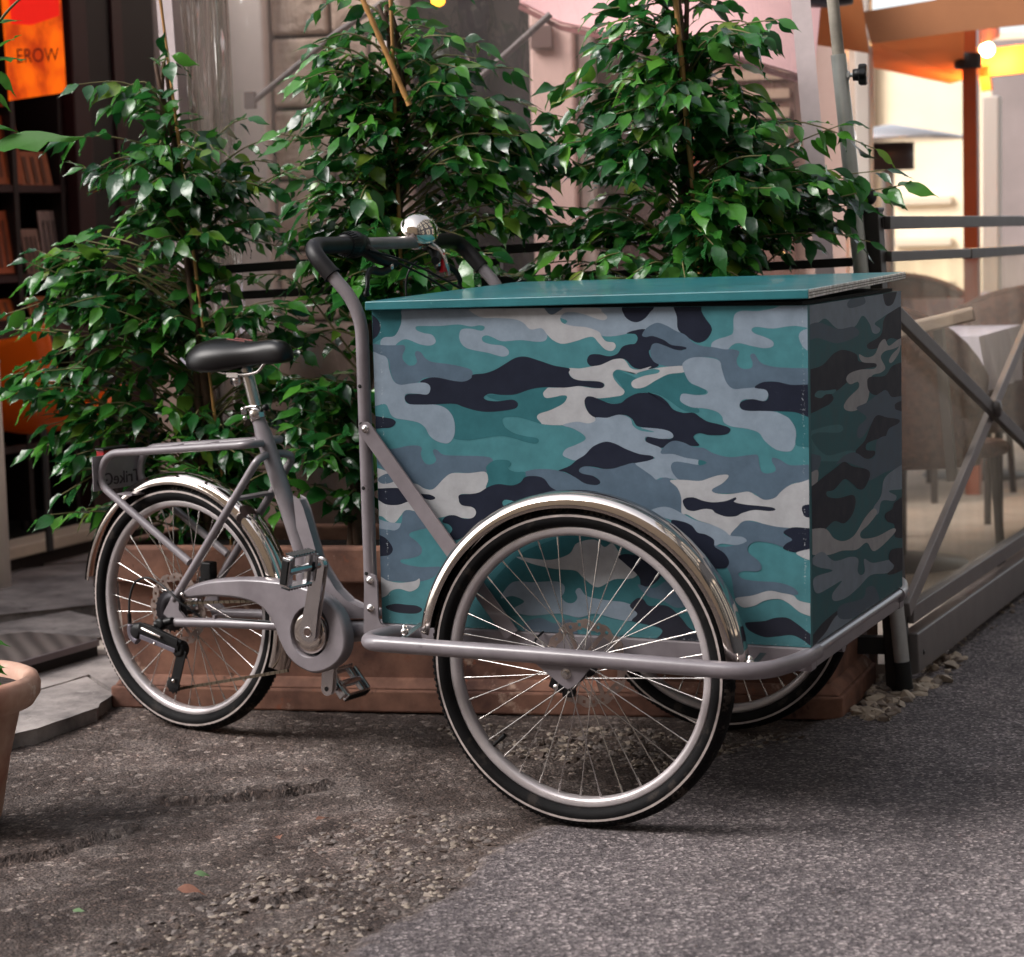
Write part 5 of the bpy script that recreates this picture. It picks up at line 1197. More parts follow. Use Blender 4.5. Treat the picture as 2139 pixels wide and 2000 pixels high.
# ------------------------------------------------------------------ ficus trees
def leaf_mat(name, a, b_, c_):
    m = bpy.data.materials.new(name); m.use_nodes = True; nt = m.node_tree; N = nt.nodes; L = nt.links; bs = N['Principled BSDF']
    g = N.new('ShaderNodeNewGeometry'); r = N.new('ShaderNodeValToRGB'); E = r.color_ramp.elements; E.new(0.5); E.new(0.9)
    for i, (p, q) in enumerate(((0.0, a), (0.48, b_), (0.93, c_), (1.0, (0.16,0.23,0.03)))): E[i].position = p; E[i].color = (*q, 1)
    L.new(g.outputs['Random Per Island'], r.inputs[0]); L.new(r.outputs[0], bs.inputs['Base Color'])
    bs.inputs['Roughness'].default_value = 0.24; bs.inputs['Specular IOR Level'].default_value = 0.6
    tr = N.new('ShaderNodeBsdfTranslucent'); hs_ = N.new('ShaderNodeHueSaturation'); hs_.inputs['Value'].default_value = 1.6; L.new(r.outputs[0], hs_.inputs['Color']); L.new(hs_.outputs[0], tr.inputs[0])
    mx = N.new('ShaderNodeMixShader'); mx.inputs[0].default_value = 0.30; L.new(bs.outputs[0], mx.inputs[1]); L.new(tr.outputs[0], mx.inputs[2])
    L.new(mx.outputs[0], N['Material Output'].inputs[0])
    n = N.new('ShaderNodeTexNoise'); n.inputs['Scale'].default_value = 70; tc = N.new('ShaderNodeTexCoord'); L.new(tc.outputs['Object'], n.inputs['Vector'])
    bp = N.new('ShaderNodeBump'); bp.inputs['Strength'].default_value = 0.25; bp.inputs['Distance'].default_value = 0.004; L.new(n.outputs['Fac'], bp.inputs['Height']); L.new(bp.outputs[0], bs.inputs['Normal'])
    return m
leaf_m = leaf_mat('ficus_leaf', (0.006,0.042,0.012), (0.017,0.10,0.018), (0.062,0.21,0.022))
bark_m = mat('ficus_bark', '#4a3426', 0.8, var=0.3, vscale=30, bump=0.4, bscale=60)
twig_m = mat('ficus_twig', '#5f5a33', 0.7, var=0.2, vscale=40)
LT = np.array([0, .10, .26, .44, .62, .78, .90, 1.0, 1.16]); LWD = np.array([.02, .22, .40, .46, .38, .24, .11, .045, .004])
def leaf_cloud(rng, pos, dr, nr, ln, wd):
    n = len(pos); k = len(LT)
    d = dr/np.linalg.norm(dr, axis=1, keepdims=True)
    nn_ = nr - d*(nr*d).sum(1, keepdims=True); nn_ /= np.linalg.norm(nn_, axis=1, keepdims=True)+1e-9
    s_ = np.cross(nn_, d)
    droop = rng.uniform(0.05, 0.5, (n, 1)); fold = rng.uniform(0.05, 0.45, (n, 1)); wav = rng.uniform(-0.07, 0.07, (n, k)); tw = rng.uniform(-0.5, 0.5, (n, 1))
    V = np.zeros((n, k*3, 3))
    for i in range(k):
        t = LT[i]; w_ = LWD[i]*wd
        x = ln*(t - droop[:, 0]*0.12*t*t); z = -ln*droop[:, 0]*t*t*0.55
        c = pos + d*x[:, None] + nn_*z[:, None]
        ang = tw[:, 0]*t
        sv = s_*np.cos(ang)[:, None] + nn_*np.sin(ang)[:, None]
        rise = (fold[:, 0]*w_ + wav[:, i]*ln*(1 if 0 < i < k-1 else 0))
        V[:, i*3+0] = c - sv*w_[:, None] + nn_*rise[:, None]
        V[:, i*3+1] = c
        V[:, i*3+2] = c + sv*w_[:, None] + nn_*(rise - 2*wav[:, i]*ln*(1 if 0 < i < k-1 else 0)*0.5)[:, None]
    F = []
    for i in range(k-1):
        for j in range(2): F.append((i*3+j, i*3+j+1, i*3+j+4, i*3+j+3))
    F = np.array(F); off = (np.arange(n)*k*3)[:, None, None]
    return V.reshape(-1, 3), (F[None]+off).reshape(-1, 4)
def make_tree(label, trunk, rows, depth, ntw, seed, lsz=0.061, nl=(6, 13), dens=0.020, plane=-0.19, grp='ficus trees in the trough', extra=[], front=0.5):
    rng = np.random.default_rng(seed); rd = random.Random(seed)
    tw = crv(trunk, 6); t = root('ficus_tree', trunk[0], label, 'tree', grp)
    mb = MB(); m_ = len(tw)
    for k in range(3):
        o = [Vector((0.012*math.sin(0.35*i+k*2.1), 0.012*math.cos(0.35*i+k*2.1), 0)) for i in range(m_)]
        mb.tube([tw[i]+o[i] for i in range(m_)], [0.0115*(1-0.72*i/m_)+0.0012 for i in range(m_)], 8)
    zt = np.array([p.z for p in tw]); 
    def trunk_at(z):
        z = min(max(z, zt[0]), zt[-1]); i = int(np.searchsorted(zt, z)); i = min(max(i, 1), m_-1)
        f = (z-zt[i-1])/(zt[i]-zt[i-1]+1e-9); return tw[i-1]*(1-f)+tw[i]*f
    Rw = []
    for (yy, xl, xr) in rows:
        a = onf(xl*K, yy*K, plane); b = onf(xr*K, yy*K, plane); Rw.append((a.z, (a-FP).dot(FE), (b-FP).dot(FE)))
    Rw.sort(); zs = [r[0] for r in Rw]; ls = [r[1] for r in Rw]; rs = [r[2] for r in Rw]
    wts = np.interp(np.linspace(zs[0], zs[-1], 200), zs, [abs(r[2]-r[1]) for r in Rw]); zz = np.linspace(zs[0], zs[-1], 200); cdf = np.cumsum(wts); cdf /= cdf[-1]
    LP, LD, LN, LL = [], [], [], []; tmb = MB()
    targets = []
    for k in range(ntw):
        z = float(np.interp(rng.random(), cdf, zz)); L_ = float(np.interp(z, zs, ls)); R_ = float(np.interp(z, zs, rs)); a = rng.random()
        a = 0.5+0.5*math.copysign(abs(2*a-1)**0.72, 2*a-1); s_ = L_+(R_-L_)*a
        dv = depth*math.sqrt(max(0.03, 1-(2*a-1)**2)); v = -dv + 2*dv*rng.random()**1.0
        if rng.random() < front: v = -abs(v)
        j_ = 0.07*rng.standard_normal(2)*(1 if rng.random() < 0.35 else 0.3)
        if mnoise(Vector((s_*5.5+seed, z*5.5, v*3))) < -0.10: continue
        targets.append((s_+j_[0], v+plane, z+j_[1], 1))
    for (px, py, v) in extra:
        q = onf(px*K, py*K, v); targets.append(((q-FP).dot(FE), v, q.z, 2))
    for (s_, v, z, kind) in targets:
        T = FW(s_, v, z); tr = trunk_at(z); hd = math.hypot((T-tr).x, (T-tr).y)
        z0 = z - hd*rd.uniform(0.15, 0.75) + rd.uniform(-0.03, 0.05); S = trunk_at(max(z0, zt[0]+0.02))
        mid = S*0.42+T*0.58 + Vector((rd.uniform(-.02,.02), rd.uniform(-.02,.02), hd*rd.uniform(0.10, 0.30)))
        path = crv([S, S*0.72+mid*0.28+Vector((0,0,hd*0.05)), mid, T], 6); L_ = sum((path[i+1]-path[i]).length for i in range(len(path)-1))
        if L_ < 0.03: continue
        tmb.tube(path, [0.0030*(1-0.75*i/len(path))+0.0004 for i in range(len(path))], 5, caps=False)
        N_ = rd.randint(*nl) + (5 if kind == 2 else 0); start = max(0.0, L_-N_*dens); acc = 0; nxt = start; sgn = 1
        for i in range(len(path)-1):
            a, b = path[i], path[i+1]; sl_ = (b-a).length
            while nxt <= acc+sl_ and nxt < L_:
                p = a+(b-a)*((nxt-acc)/sl_); dt = (b-a).normalized(); sd = dt.cross(Vector((0,0,1)))
                if sd.length < 1e-3: sd = Vector((1,0,0))
                sd.normalize(); sgn = -sgn
                dd_ = dt*rd.uniform(0.3, 0.9) + sd*sgn*rd.uniform(0.4, 0.95) + Vector((0,0,rd.uniform(-0.95, 0.2))) + Vector((rd.uniform(-.35,.35), rd.uniform(-.35,.25), 0))
                nn0 = Vector((rd.uniform(-.7,.7), rd.uniform(-1.1,.4), rd.uniform(0.1, 1.3)))
                pet = dd_.normalized()*0.009
                LP.append(tuple(p+pet)); LD.append(tuple(dd_)); LN.append(tuple(nn0)); LL.append(lsz*rd.uniform(0.5, 1.3)*(0.8 if nxt > L_-0.03 else 1))
                nxt += dens*rd.uniform(0.7, 1.35)
            acc += sl_
        LP.append(tuple(T)); dt = (path[-1]-path[-2]).normalized()+Vector((0,0,-0.35)); LD.append(tuple(dt)); LN.append((rd.uniform(-.3,.3), -0.5, 0.9)); LL.append(lsz*rd.uniform(0.7, 1.2))
    LL = np.array(LL); V, F = leaf_cloud(rng, np.array(LP), np.array(LD), np.array(LN), LL, LL*rng.uniform(0.44, 0.66, len(LL)))
    # keep leaves out of the cargo box and the lid
    part('trunk', mb, bark_m, t)
    tv = np.array([tuple(v) for v in tmb.v]); nv = len(tv); nq = 9*3
    cen = V.reshape(-1, nq, 3).mean(1)
    keep = ~((cen[:, 0] > -0.03) & (cen[:, 0] < 0.90) & (cen[:, 1] > -0.05) & (cen[:, 1] < 0.72) & (cen[:, 2] < 1.0)) & (cen[:, 2] > 0.05)
    V = V.reshape(-1, nq, 3)[keep].reshape(-1, 3); nl_ = int(keep.sum()); k8 = np.array([(i*3+j, i*3+j+1, i*3+j+4, i*3+j+3) for i in range(8) for j in range(2)])
    F = (k8[None]+(np.arange(nl_)*nq)[:, None, None]).reshape(-1, 4)
    me = bpy.data.meshes.new('crown'); me.from_pydata(np.vstack([V, tv]).tolist(), [], F.tolist() + [tuple(i+len(V) for i in f) for f in tmb.f])
    me.materials.append(leaf_m); me.materials.append(twig_m)
    me.polygons.foreach_set('material_index', [0]*len(F)+[1]*len(tmb.f)); me.polygons.foreach_set('use_smooth', [True]*(len(F)+len(tmb.f)))
    link('crown', me, t); return t
def tr_pt(px, py, v): return onf(px*K, py*K, v)
base1 = tr_pt(405, 1010, -0.19); base1.z = 0.34
make_tree('ficus tree left of the trike saddle, its crown reaching over the rear wheel', [base1, tr_pt(395, 760, -0.19), tr_pt(370, 480, -0.19), tr_pt(330, 260, -0.19), tr_pt(312, 120, -0.19)],
    [(120,270,320),(200,240,400),(300,230,480),(400,190,520),(500,80,560),(600,40,600),(700,15,610),(800,70,590),(880,110,560),(960,250,520),(1010,320,460)], 0.20, 380, 21,
    extra=[(55,510,-0.25),(30,640,-0.3),(20,760,-0.3),(40,720,-0.25),(95,1000,-0.3),(120,960,-0.3),(160,990,-0.25),(130,900,-0.3),(245,170,-0.2),(520,270,-0.2),(520,360,-0.2),(480,230,-0.2)])
base2 = tr_pt(690, 1010, -0.19); base2.z = 0.34
make_tree('ficus tree behind the handlebar, tied to a leaning bamboo cane', [base2, tr_pt(700, 800, -0.19), tr_pt(740, 560, -0.19), tr_pt(775, 330, -0.19), tr_pt(770, 120, -0.19), tr_pt(745, 10, -0.19)],
    [(20,640,820),(90,610,900),(170,600,930),(230,580,980),(300,560,1060),(380,560,1060),(460,590,1040),(540,600,1060),(600,580,760),(700,570,740),(800,580,720),(900,590,710),(980,620,700)], 0.20, 360, 33,
    extra=[(1100,240,-0.2),(1080,330,-0.2),(1070,400,-0.25),(560,340,-0.2),(560,470,-0.25),(605,950,-0.25),(570,880,-0.25),(690,960,-0.2)])
base3 = tr_pt(1335, 900, -0.19); base3.z = 0.34
make_tree('ficus tree above the camouflage box, spreading towards the leaning pole', [base3, tr_pt(1338, 600, -0.19), tr_pt(1332, 350, -0.19), tr_pt(1325, 120, -0.19), tr_pt(1322, -60, -0.19)],
    [(-60,1220,1420),(40,1170,1450),(120,1170,1470),(200,1120,1450),(260,1080,1560),(320,1060,1610),(380,1050,1640),(440,1050,1640),(500,1060,1640),(560,1080,1640),(640,1100,1640)], 0.21, 290, 47,
    extra=[(1750,360,-0.22),(1720,330,-0.22),(1700,290,-0.2),(1640,240,-0.2),(1690,470,-0.25),(1100,550,-0.42),(1180,540,-0.40),(1230,530,-0.40),(1060,440,-0.25),(1150,30,-0.2),(1480,60,-0.2),(1085,330,-0.2),(1560,540,-0.35),(1440,540,-0.38),(1330,540,-0.4)], lsz=0.066)
# bamboo canes tied to the trees
cane_m = mat('bamboo_cane', '#a97a45', 0.5, var=0.2, vscale=10)
for (a, b, lab, r_) in (((700,-10,-0.30),(795,205,-0.29),'slanting bamboo cane in the top of the tree behind the handlebar',0.0058), ((758,-10,-0.22),(770,300,-0.22),'upright bamboo cane right of the slanting one',0.0042), ((1310,-20,-0.24),(1342,330,-0.24),'bamboo cane in the tree above the box',0.0058), ((310,-10,-0.22),(342,235,-0.22),'thin bamboo cane in front of the left white strip',0.0036)):
    p = tr_pt(*a); q = tr_pt(*b); q2 = q + (q-p).normalized()*((q.z-0.35)/abs((q-p).normalized().z)) if a[0] != 700 else q
    cp = []; nn_ = 8; mb = MB(); pts = []; rr = []
    for i in range(nn_*3+1):
        f = i/(nn_*3); pts.append(p.lerp(q2, f)); rr.append(r_*(1.18 if i % 3 == 0 else 1.0))
    mb.tube(pts, rr, 10); o = part('bamboo_cane', mb, cane_m); tag(o, lab, 'bamboo cane', 'bamboo canes in the trough')
# ------------------------------------------------------------------ clear plastic terrace curtain
white_web = mat('white_canvas_strip', '#c9b9ba', 0.6, var=0.06, vscale=30)
pvc = clear_mat('clear_pvc', (0.97,0.95,0.94), 0.07, 0.10, (0.72,0.62,0.60), bump=1.0, bs=3.2, rough=0.06, frk=0.6)
CO = 0.12
cu = root('terrace_curtain', FW(-0.8, CO, 0), 'clear plastic terrace curtain with white canvas edge strips behind the trees', 'plastic curtain')
def strip(a, b, wd, ext=0.5):
    p = onf(a[0], a[1], CO); q = onf(b[0], b[1], CO); d = (q-p); up_ = p - d*ext; lowp = q + d*(q.z/abs(d.z))*0.97
    mb = MB(); n = 14; vs = []
    for i in range(n+1):
        c_ = up_.lerp(lowp, i/n)
        for s_ in (-1, 1):
            for o in (0, 0.004): vs.append(c_ + FE*s_*wd/2 + FN*(o+0.004*math.sin(i*1.3)))
    fs = []
    for i in range(n):
        k = i*4; fs += [(k, k+4, k+6, k+2), (k+1, k+3, k+7, k+5), (k, k+1, k+5, k+4), (k+2, k+6, k+7, k+3)]
    mb.add(vs, fs, 0, False); return part('edge_strip', mb, white_web, cu), up_, lowp
_, uL, lL = strip((341, 0), (358, 215), 0.040)
_, uR, lR = strip((1672, 0), (1708, 400), 0.045)
mb = MB(); n = 90; vs = []
for i in range(n+1):
    t = i/n
    for k in range(13):
        s_ = k/12; p = (uL*(1-t)+uR*t).lerp(lL*(1-t)+lR*t, s_)
        vs.append(p + FN*(0.012 + 0.010*math.sin(t*26+s_*2)+0.006*math.sin(t*61+1)))
mb.add(vs, [(i*13+k, (i+1)*13+k, (i+1)*13+k+1, i*13+k+1) for i in range(n) for k in range(12)], 0, True)
part('clear_sheet', mb, pvc, cu)
# gathered fold beside the left strip
mb = MB(); vs = []; n = 46; m_ = 16
for i in range(n+1):
    t = i/n
    for k in range(m_+1):
        s_ = k/m_; wt = 0.135*(1-0.35*s_) 
        p = uL.lerp(lL, s_) + FE*(0.025+wt*t) + FN*(0.035 + 0.018*math.sin(t*30+s_*5)*(1-0.3*s_) + 0.012*math.sin(t*13+s_*11)); vs.append(p)
mb.add(vs, [(i*(m_+1)+k, (i+1)*(m_+1)+k, (i+1)*(m_+1)+k+1, i*(m_+1)+k+1) for i in range(n) for k in range(m_)], 0, True)
part('gathered_fold', mb, clear_mat('crumpled_pvc', (0.66,0.58,0.54), 0.20, 0.30, (0.50,0.42,0.38), bump=0.9, bs=9, rough=0.12), cu)
# canvas skirt below the rails
mb = MB(); vs = []; n = 60
for i in range(n+1):
    p = FW(-1.86+1.80*i/n, CO+0.03+0.008*math.sin(i*0.9), 0); vs += [p+Vector((0,0,0.02)), p+Vector((0,0,0.84+0.0006*i))]
mb.add(vs, [(2*i, 2*i+2, 2*i+3, 2*i+1) for i in range(n)], 0, True)
part('canvas_skirt', mb, mat('canvas_skirt', '#927a70', 0.8, var=0.10, vscale=4), cu)
# ------------------------------------------------------------------ stone building behind the terrace
stone = mat('travertine_blocks', '#b39a8a', 0.85, col2='#dcc8b8', vscale=3.5, bump=1.0, bscale=15, bdist=0.03)
plaster = mat('rose_plaster', '#d3b3a8', 0.8, col2='#e4ccc2', vscale=1.6, bump=0.15, bscale=30)
pale = mat('pale_pilaster', '#e0d2ca', 0.7, var=0.07, vscale=3)
maroon = mat('dark_doorway', '#140a0b', 0.5, var=0.2, vscale=3)
winm = mat('dark_window_glass', '#584746', 0.12, 0.0, var=0.25, vscale=1.3, spec=0.7)
BO = 3.1
sb = root('stone_building', FW(-1.0, BO, 0), 'rose and stone building facade seen through the clear curtain, with dark doorway and pilasters', 'building')
def sx(px, py=200): return (onf(px, py, BO)-FP).dot(FE)
def wall_box(x0, x1, z0, z1, d0, d1, m, name, bev=0):
    s0, s1 = (x0, x1); mb = MB(); P = [FW(s0, BO-d1, z0), FW(s1, BO-d1, z0), FW(s1, BO-d0, z0), FW(s0, BO-d0, z0)]
    mb.hexa(P + [p+Vector((0,0,z1-z0)) for p in P]); return part(name, mb, m, sb, bevel=bev)
wall_box(sx(300), sx(1765), 0, 4.0, -0.4, 0.0, plaster, 'wall')
wall_box(sx(435), sx(580), 0, 3.9, 0.002, 0.16, pale, 'pilaster', 0.01)
wall_box(sx(1122), sx(1212), 0, 3.9, 0.002, 0.14, mat('rose_pilaster', '#e2c0b6', 0.75, var=0.06, vscale=2), 'pilaster', 0.01)
wall_box(sx(1216), sx(1245), 0, 3.9, 0.002, 0.09, pale, 'pilaster', 0.01)
wall_box(sx(1405), sx(1425), 0, 3.9, 0.002, 0.09, pale, 'pilaster', 0.01)
wall_box(sx(826), sx(866), 0, 3.9, 0.002, 0.20, pale, 'column', 0.02)
wall_box(sx(868), sx(1119), 0, 3.4, 0.001, 0.03, maroon, 'doorway', 0)
wall_box(sx(1250), sx(1400), 0.3, 2.6, 0.001, 0.02, winm, 'window', 0)
wall_box(sx(1127), sx(1172), onf(1127, 110, BO).z, onf(1127, 62, BO).z, 0.145, 0.17, mat('wall_box_dark', '#6d5550', 0.7), 'wall_lamp', 0.004)
wall_box(sx(1476), sx(1660), 0.2, 3.2, 0.001, 0.03, mat('brick_recess', '#7d5d52', 0.85, var=0.35, vscale=9), 'window', 0)
for k in range(9): wall_box(sx(1480), sx(1650), 1.05+k*0.07, 1.085+k*0.07, 0.031, 0.045, mat('shutter_slat', '#c0a48e', 0.7) if k == 0 else bpy.data.materials['shutter_slat'], 'shutter_slat', 0)
mb = MB()
for row in range(12):
    z0 = onf(700, 227, BO).z - 0.272*5 + row*0.272; off = 0.15 if row % 2 else 0
    xs = [sx(582), sx(582)+0.24+off, sx(582)+0.62+off*0.3, sx(824)]
    xs = sorted(set([x for x in xs if x <= sx(824)]))
    for a, b in zip(xs, xs[1:]):
        P = [FW(a+0.008, BO-0.10, z0+0.008), FW(b-0.008, BO-0.10, z0+0.008), FW(b-0.008, BO-0.001, z0+0.008), FW(a+0.008, BO-0.001, z0+0.008)]
        mb.hexa(P + [p+Vector((0,0,0.256)) for p in P])
rb = part('rusticated_blocks', mb, stone, sb, 'rough pale stone blocks', bevel=0.014)
wall_box(sx(582), sx(824), 0, 3.9, 0.0005, 0.03, mat('mortar_dark', '#5b4a42', 0.9), 'joint_wall')  # dark mortar showing between the stone blocks
# terracotta drain pipe
mb = MB(); a = onf(1446, 0, BO-0.45); b = onf(1450, 420, BO-0.45); a.z = 3.6; b.z = 0.0; a.x = b.x; a.y = b.y
mb.tube([a, b], 0.042, 20); o = part('umbrella_mast', mb, mat('terracotta_paint', '#b0553a', 0.5, var=0.1)); tag(o, 'terracotta coloured mast inside the terrace behind the right-hand tree', 'mast')
# pink awning and its arms
aw = mat('pink_awning_cloth', '#eebcbc', 0.8, var=0.05)
ar = root('pink_awning', onf(1300, 40, 1.4), 'pale pink awning with grey folding arms above the terrace', 'awning')
mb = MB(); P = [onf(1085, 6, 1.3), onf(1170, 50, 1.3), onf(1300, 78, 1.3), onf(1470, 100, 1.3), onf(1640, 150, 1.5), onf(1700, 168, 1.6)]
vs = []
for p in P: vs += [p, p+FN*1.4+Vector((0,0,0.75))]
mb.add(vs, [(2*i, 2*i+2, 2*i+3, 2*i+1) for i in range(len(P)-1)], 0, True)
mb.add([v+Vector((0,0,0.006)) for v in vs], [(2*i, 2*i+1, 2*i+3, 2*i+2) for i in range(len(P)-1)], 0, True)
part('awning_cloth', mb, aw, ar)
mb = MB()
for i in range(len(P)-1): mb.beam(P[i]-Vector((0,0,0.012)), P[i+1]-Vector((0,0,0.012)), 0.02, 0.014)
part('front_bar', mb, mat('awning_bar_rose', '#94605f', 0.6), ar)
arm_m = mat('awning_arm', '#5b4f4e', 0.5)
mb = MB(); mb.tube([onf(1150, 30, 1.28), onf(1000, 165, 1.28), onf(900, 215, 1.3)], 0.010, 10); part('folding_arm', mb, arm_m, ar)
mb = MB(); mb.tube([onf(900, -60, 1.28), onf(705, 68, 1.28), onf(600, 155, 1.28), onf(530, 212, 1.28)], 0.010, 10); mb.obox(onf(523, 210, 1.28), FE*0.016, FN*0.012, Vector((0,0,0.025))); part('folding_arm', mb, arm_m, ar)
# warm lamp glimpsed through the curtain
lm = root('hanging_lamp', onf(915, 4, 1.2), 'small glowing amber lamp at the top, seen through the curtain', 'lamp')
mb = MB(); mb.sphere(onf(915, 2, 1.2), 0.021, 16, sc=(1,1,0.8)); part('bulb', mb, emis('amber_bulb', '#ff9a20', 2.6), lm)
mb = MB(); mb.tube([onf(915, -14, 1.2), onf(915, -14, 1.2)+Vector((0,0,1.0))], 0.004, 8); part('lamp_cord', mb, iron, lm)
# ------------------------------------------------------------------ terrace furniture
wicker = mat('brown_wicker', '#5c3c2e', 0.7, var=0.45, vscale=55, bump=0.7, bscale=90, bdist=0.006)
cloth_w = mat('white_tablecloth', '#c2bccb', 0.8, var=0.05, vscale=6)
wood_t = mat('table_wood', '#8a6848', 0.5, var=0.2, vscale=8)
leg_m = mat('dark_table_leg', '#2a2424', 0.5)
deck = mat('terrace_paving', '#b5a89c', 0.8, var=0.15, vscale=5, bump=0.2, bscale=40)
mb = MB(); P = [FW(-2.3, 0.16, 0.0), FW(-0.02, 0.16, 0.0), Vector((0.70, 9.5, 0)), Vector((-2.6, 9.5, 0))]
mb.hexa([p+Vector((0,0,-0.03)) for p in P]+[p+Vector((0,0,0.02)) for p in P]); o = part('terrace_floor', mb, deck); tag(o, kind='structure')
def table(name, c, w_, d_, h, cloth, lab):
    t = root('terrace_table', c, lab, 'table', 'tables on the terrace'); c = Vector(c)
    mb = MB(); mb.box((c.x-w_/2, c.y-d_/2, h-0.03), (c.x+w_/2, c.y+d_/2, h)); part('tabletop', mb, wood_t, t, bevel=0.005)
    mb = MB(); mb.tube([c+Vector((0,0,0.02)), c+Vector((0,0,h-0.03))], 0.03, 14); mb.lathe([(0,0.05),(0.05,0.045),(0.22,0.025),(0.22,0.02)], c, (0,0,1), 24); part('pedestal', mb, leg_m, t)
    if cloth:
        mb = MB(); n = 40; vs = []; hw, hd = w_/2+0.012, d_/2+0.012
        per = []
        for i in range(n):
            a = 2*PI*i/n; cx_, cy_ = math.cos(a), math.sin(a); s_ = 1/max(abs(cx_), abs(cy_)); per.append((c.x+hw*cx_*s_, c.y+hd*cy_*s_, 0.02*math.sin(i*2.4)))
        vs = [(x, y, h+0.004) for x, y, q in per] + [(x+(x-c.x)*0.04+q, y+(y-c.y)*0.04+q, h-0.16) for x, y, q in per]
        mb.add(vs, [tuple(range(n))] + [(i, n+i, n+(i+1) % n, (i+1) % n) for i in range(n)], 0, False)
        o = part('tablecloth', mb, cloth_w); tag(o, 'white cloth over ' + lab.replace('table', 'the table', 1), 'tablecloth', 'cloths on the terrace tables')
    return t
def chair(c, yaw, lab, s=1.0):
    t = root('wicker_chair', c, lab, 'chair', 'wicker chairs on the terrace'); c = Vector(c); f = Vector((math.cos(yaw), math.sin(yaw), 0)); g = Vector((-f.y, f.x, 0))
    mb = MB(); mb.obox(c+Vector((0,0,0.43)), f*0.23, g*0.24, Vector((0,0,0.025))); part('seat', mb, wicker, t, bevel=0.02)
    mb = MB(); vs = []; n = 24; m_ = 10
    for i in range(n+1):
        a = R(-100+200*i/n); r = 0.27; hgt = 0.86 - 0.22*(abs(a)/R(100))**3
        for k in range(m_+1):
            z = 0.40+(hgt-0.40)*k/m_; q = c - f*math.cos(a)*(r+0.03*k/m_) + g*math.sin(a)*(r+0.03*k/m_); vs.append(q+Vector((0,0,z)))
    fs = [(i*(m_+1)+k, (i+1)*(m_+1)+k, (i+1)*(m_+1)+k+1, i*(m_+1)+k+1) for i in range(n) for k in range(m_)]
    mb.add(vs, fs, 0, True); top = [vs[i*(m_+1)+m_] for i in range(n+1)]; mb.tube(top, 0.016, 8)
    o = part('backrest', mb, wicker, t); so_ = o.modifiers.new('thick', 'SOLIDIFY'); so_.thickness = 0.02
    for (i, j) in ((-1,-1),(-1,1),(1,-1),(1,1)):
        mb = MB(); mb.tube([c+f*0.2*i+g*0.2*j+Vector((0,0,0.42)), c+f*0.22*i+g*0.22*j+Vector((0,0,0.02))], 0.013, 10); part('leg', mb, leg_m, t)
    return t
def at_depth(px, py, y): return ony(px, py, y)
pT = at_depth(1885, 670, 2.9); table('a', (pT.x-0.02, 2.9, 0), 0.62, 0.62, 0.74, True, 'table behind the glass barrier nearest its end post')
pC = at_depth(2075, 700, 3.5); chair((pC.x, 3.5, 0), R(150), 'wicker chair with a rounded back behind the glass, at the right edge')
pC = at_depth(1935, 860, 2.35); chair((pC.x-0.12, 2.45, 0), R(60), 'wicker chair low behind the crossed brace of the barrier')
table('b', (at_depth(2040, 620, 5.2).x, 5.2, 0), 0.7, 0.7, 0.76, True, 'table far back on the terrace under the orange parasol')
chair((at_depth(1945, 650, 4.6).x, 4.6, 0), R(-30), 'wicker chair beside the far terrace table')
tC = onf(1400, 390, 0.9); table('c', (tC.x, tC.y+0.3, 0), 0.75, 0.75, 0.86, True, 'table glimpsed through the tree above the box')
# wooden board with a pale edge inside the glass
q1 = ony(1885, 660, 2.0); q2 = ony(2035, 640, 2.0); 
mb = MB(); mb.beam(ony(1872, 694, 1.9), ony(2035, 655, 1.95), 0.07, 0.035); o = part('menu_ledge', mb, mat('pale_wood_ledge', '#a8978a', 0.55, var=0.15, vscale=10), bevel=0.006); tag(o, 'pale wooden ledge standing out behind the glass under the middle rail', 'ledge')
mb = MB(); mb.beam(ony(1960, 680, 1.93), ony(1990, 1005, 1.93), 0.025, 0.025, up=Vector((0,1,0))); o = part('ledge_post', mb, leg_m, o)
# patio heater
hx = ony(1863, 290, 6.6); ph = root('patio_heater', (hx.x, hx.y, 0), 'steel patio heater with a flat round hood beyond the barrier', 'patio heater')
mb = MB(); mb.lathe([(0.0,0.07),(0.06,0.06),(0.36,0.0),(0.36,-0.012),(0.0,0.0)], (hx.x, hx.y, hx.z), (0,0,1), 36); part('hood', mb, mat('heater_hood', '#cfcac8', 0.25, 0.8), ph)
mb = MB(); mb.lathe([(0,-0.02),(0.125,-0.02),(0.125,-0.15),(0,-0.15)], (hx.x-0.02, hx.y, hx.z), (0,0,1), 24); part('burner', mb, mat('burner', '#3b2a27', 0.5, 0.3), ph)
mb = MB(); mb.tube([(hx.x-0.02, hx.y, hx.z-0.15), (hx.x-0.02, hx.y, 0)], 0.03, 14); mb.lathe([(0,0),(0.22,0),(0.20,0.62),(0,0.64)], (hx.x-0.02, hx.y, 0.02), (0,0,1), 24); part('stand', mb, mat('heater_stand', '#a79a94', 0.35, 0.6), ph)
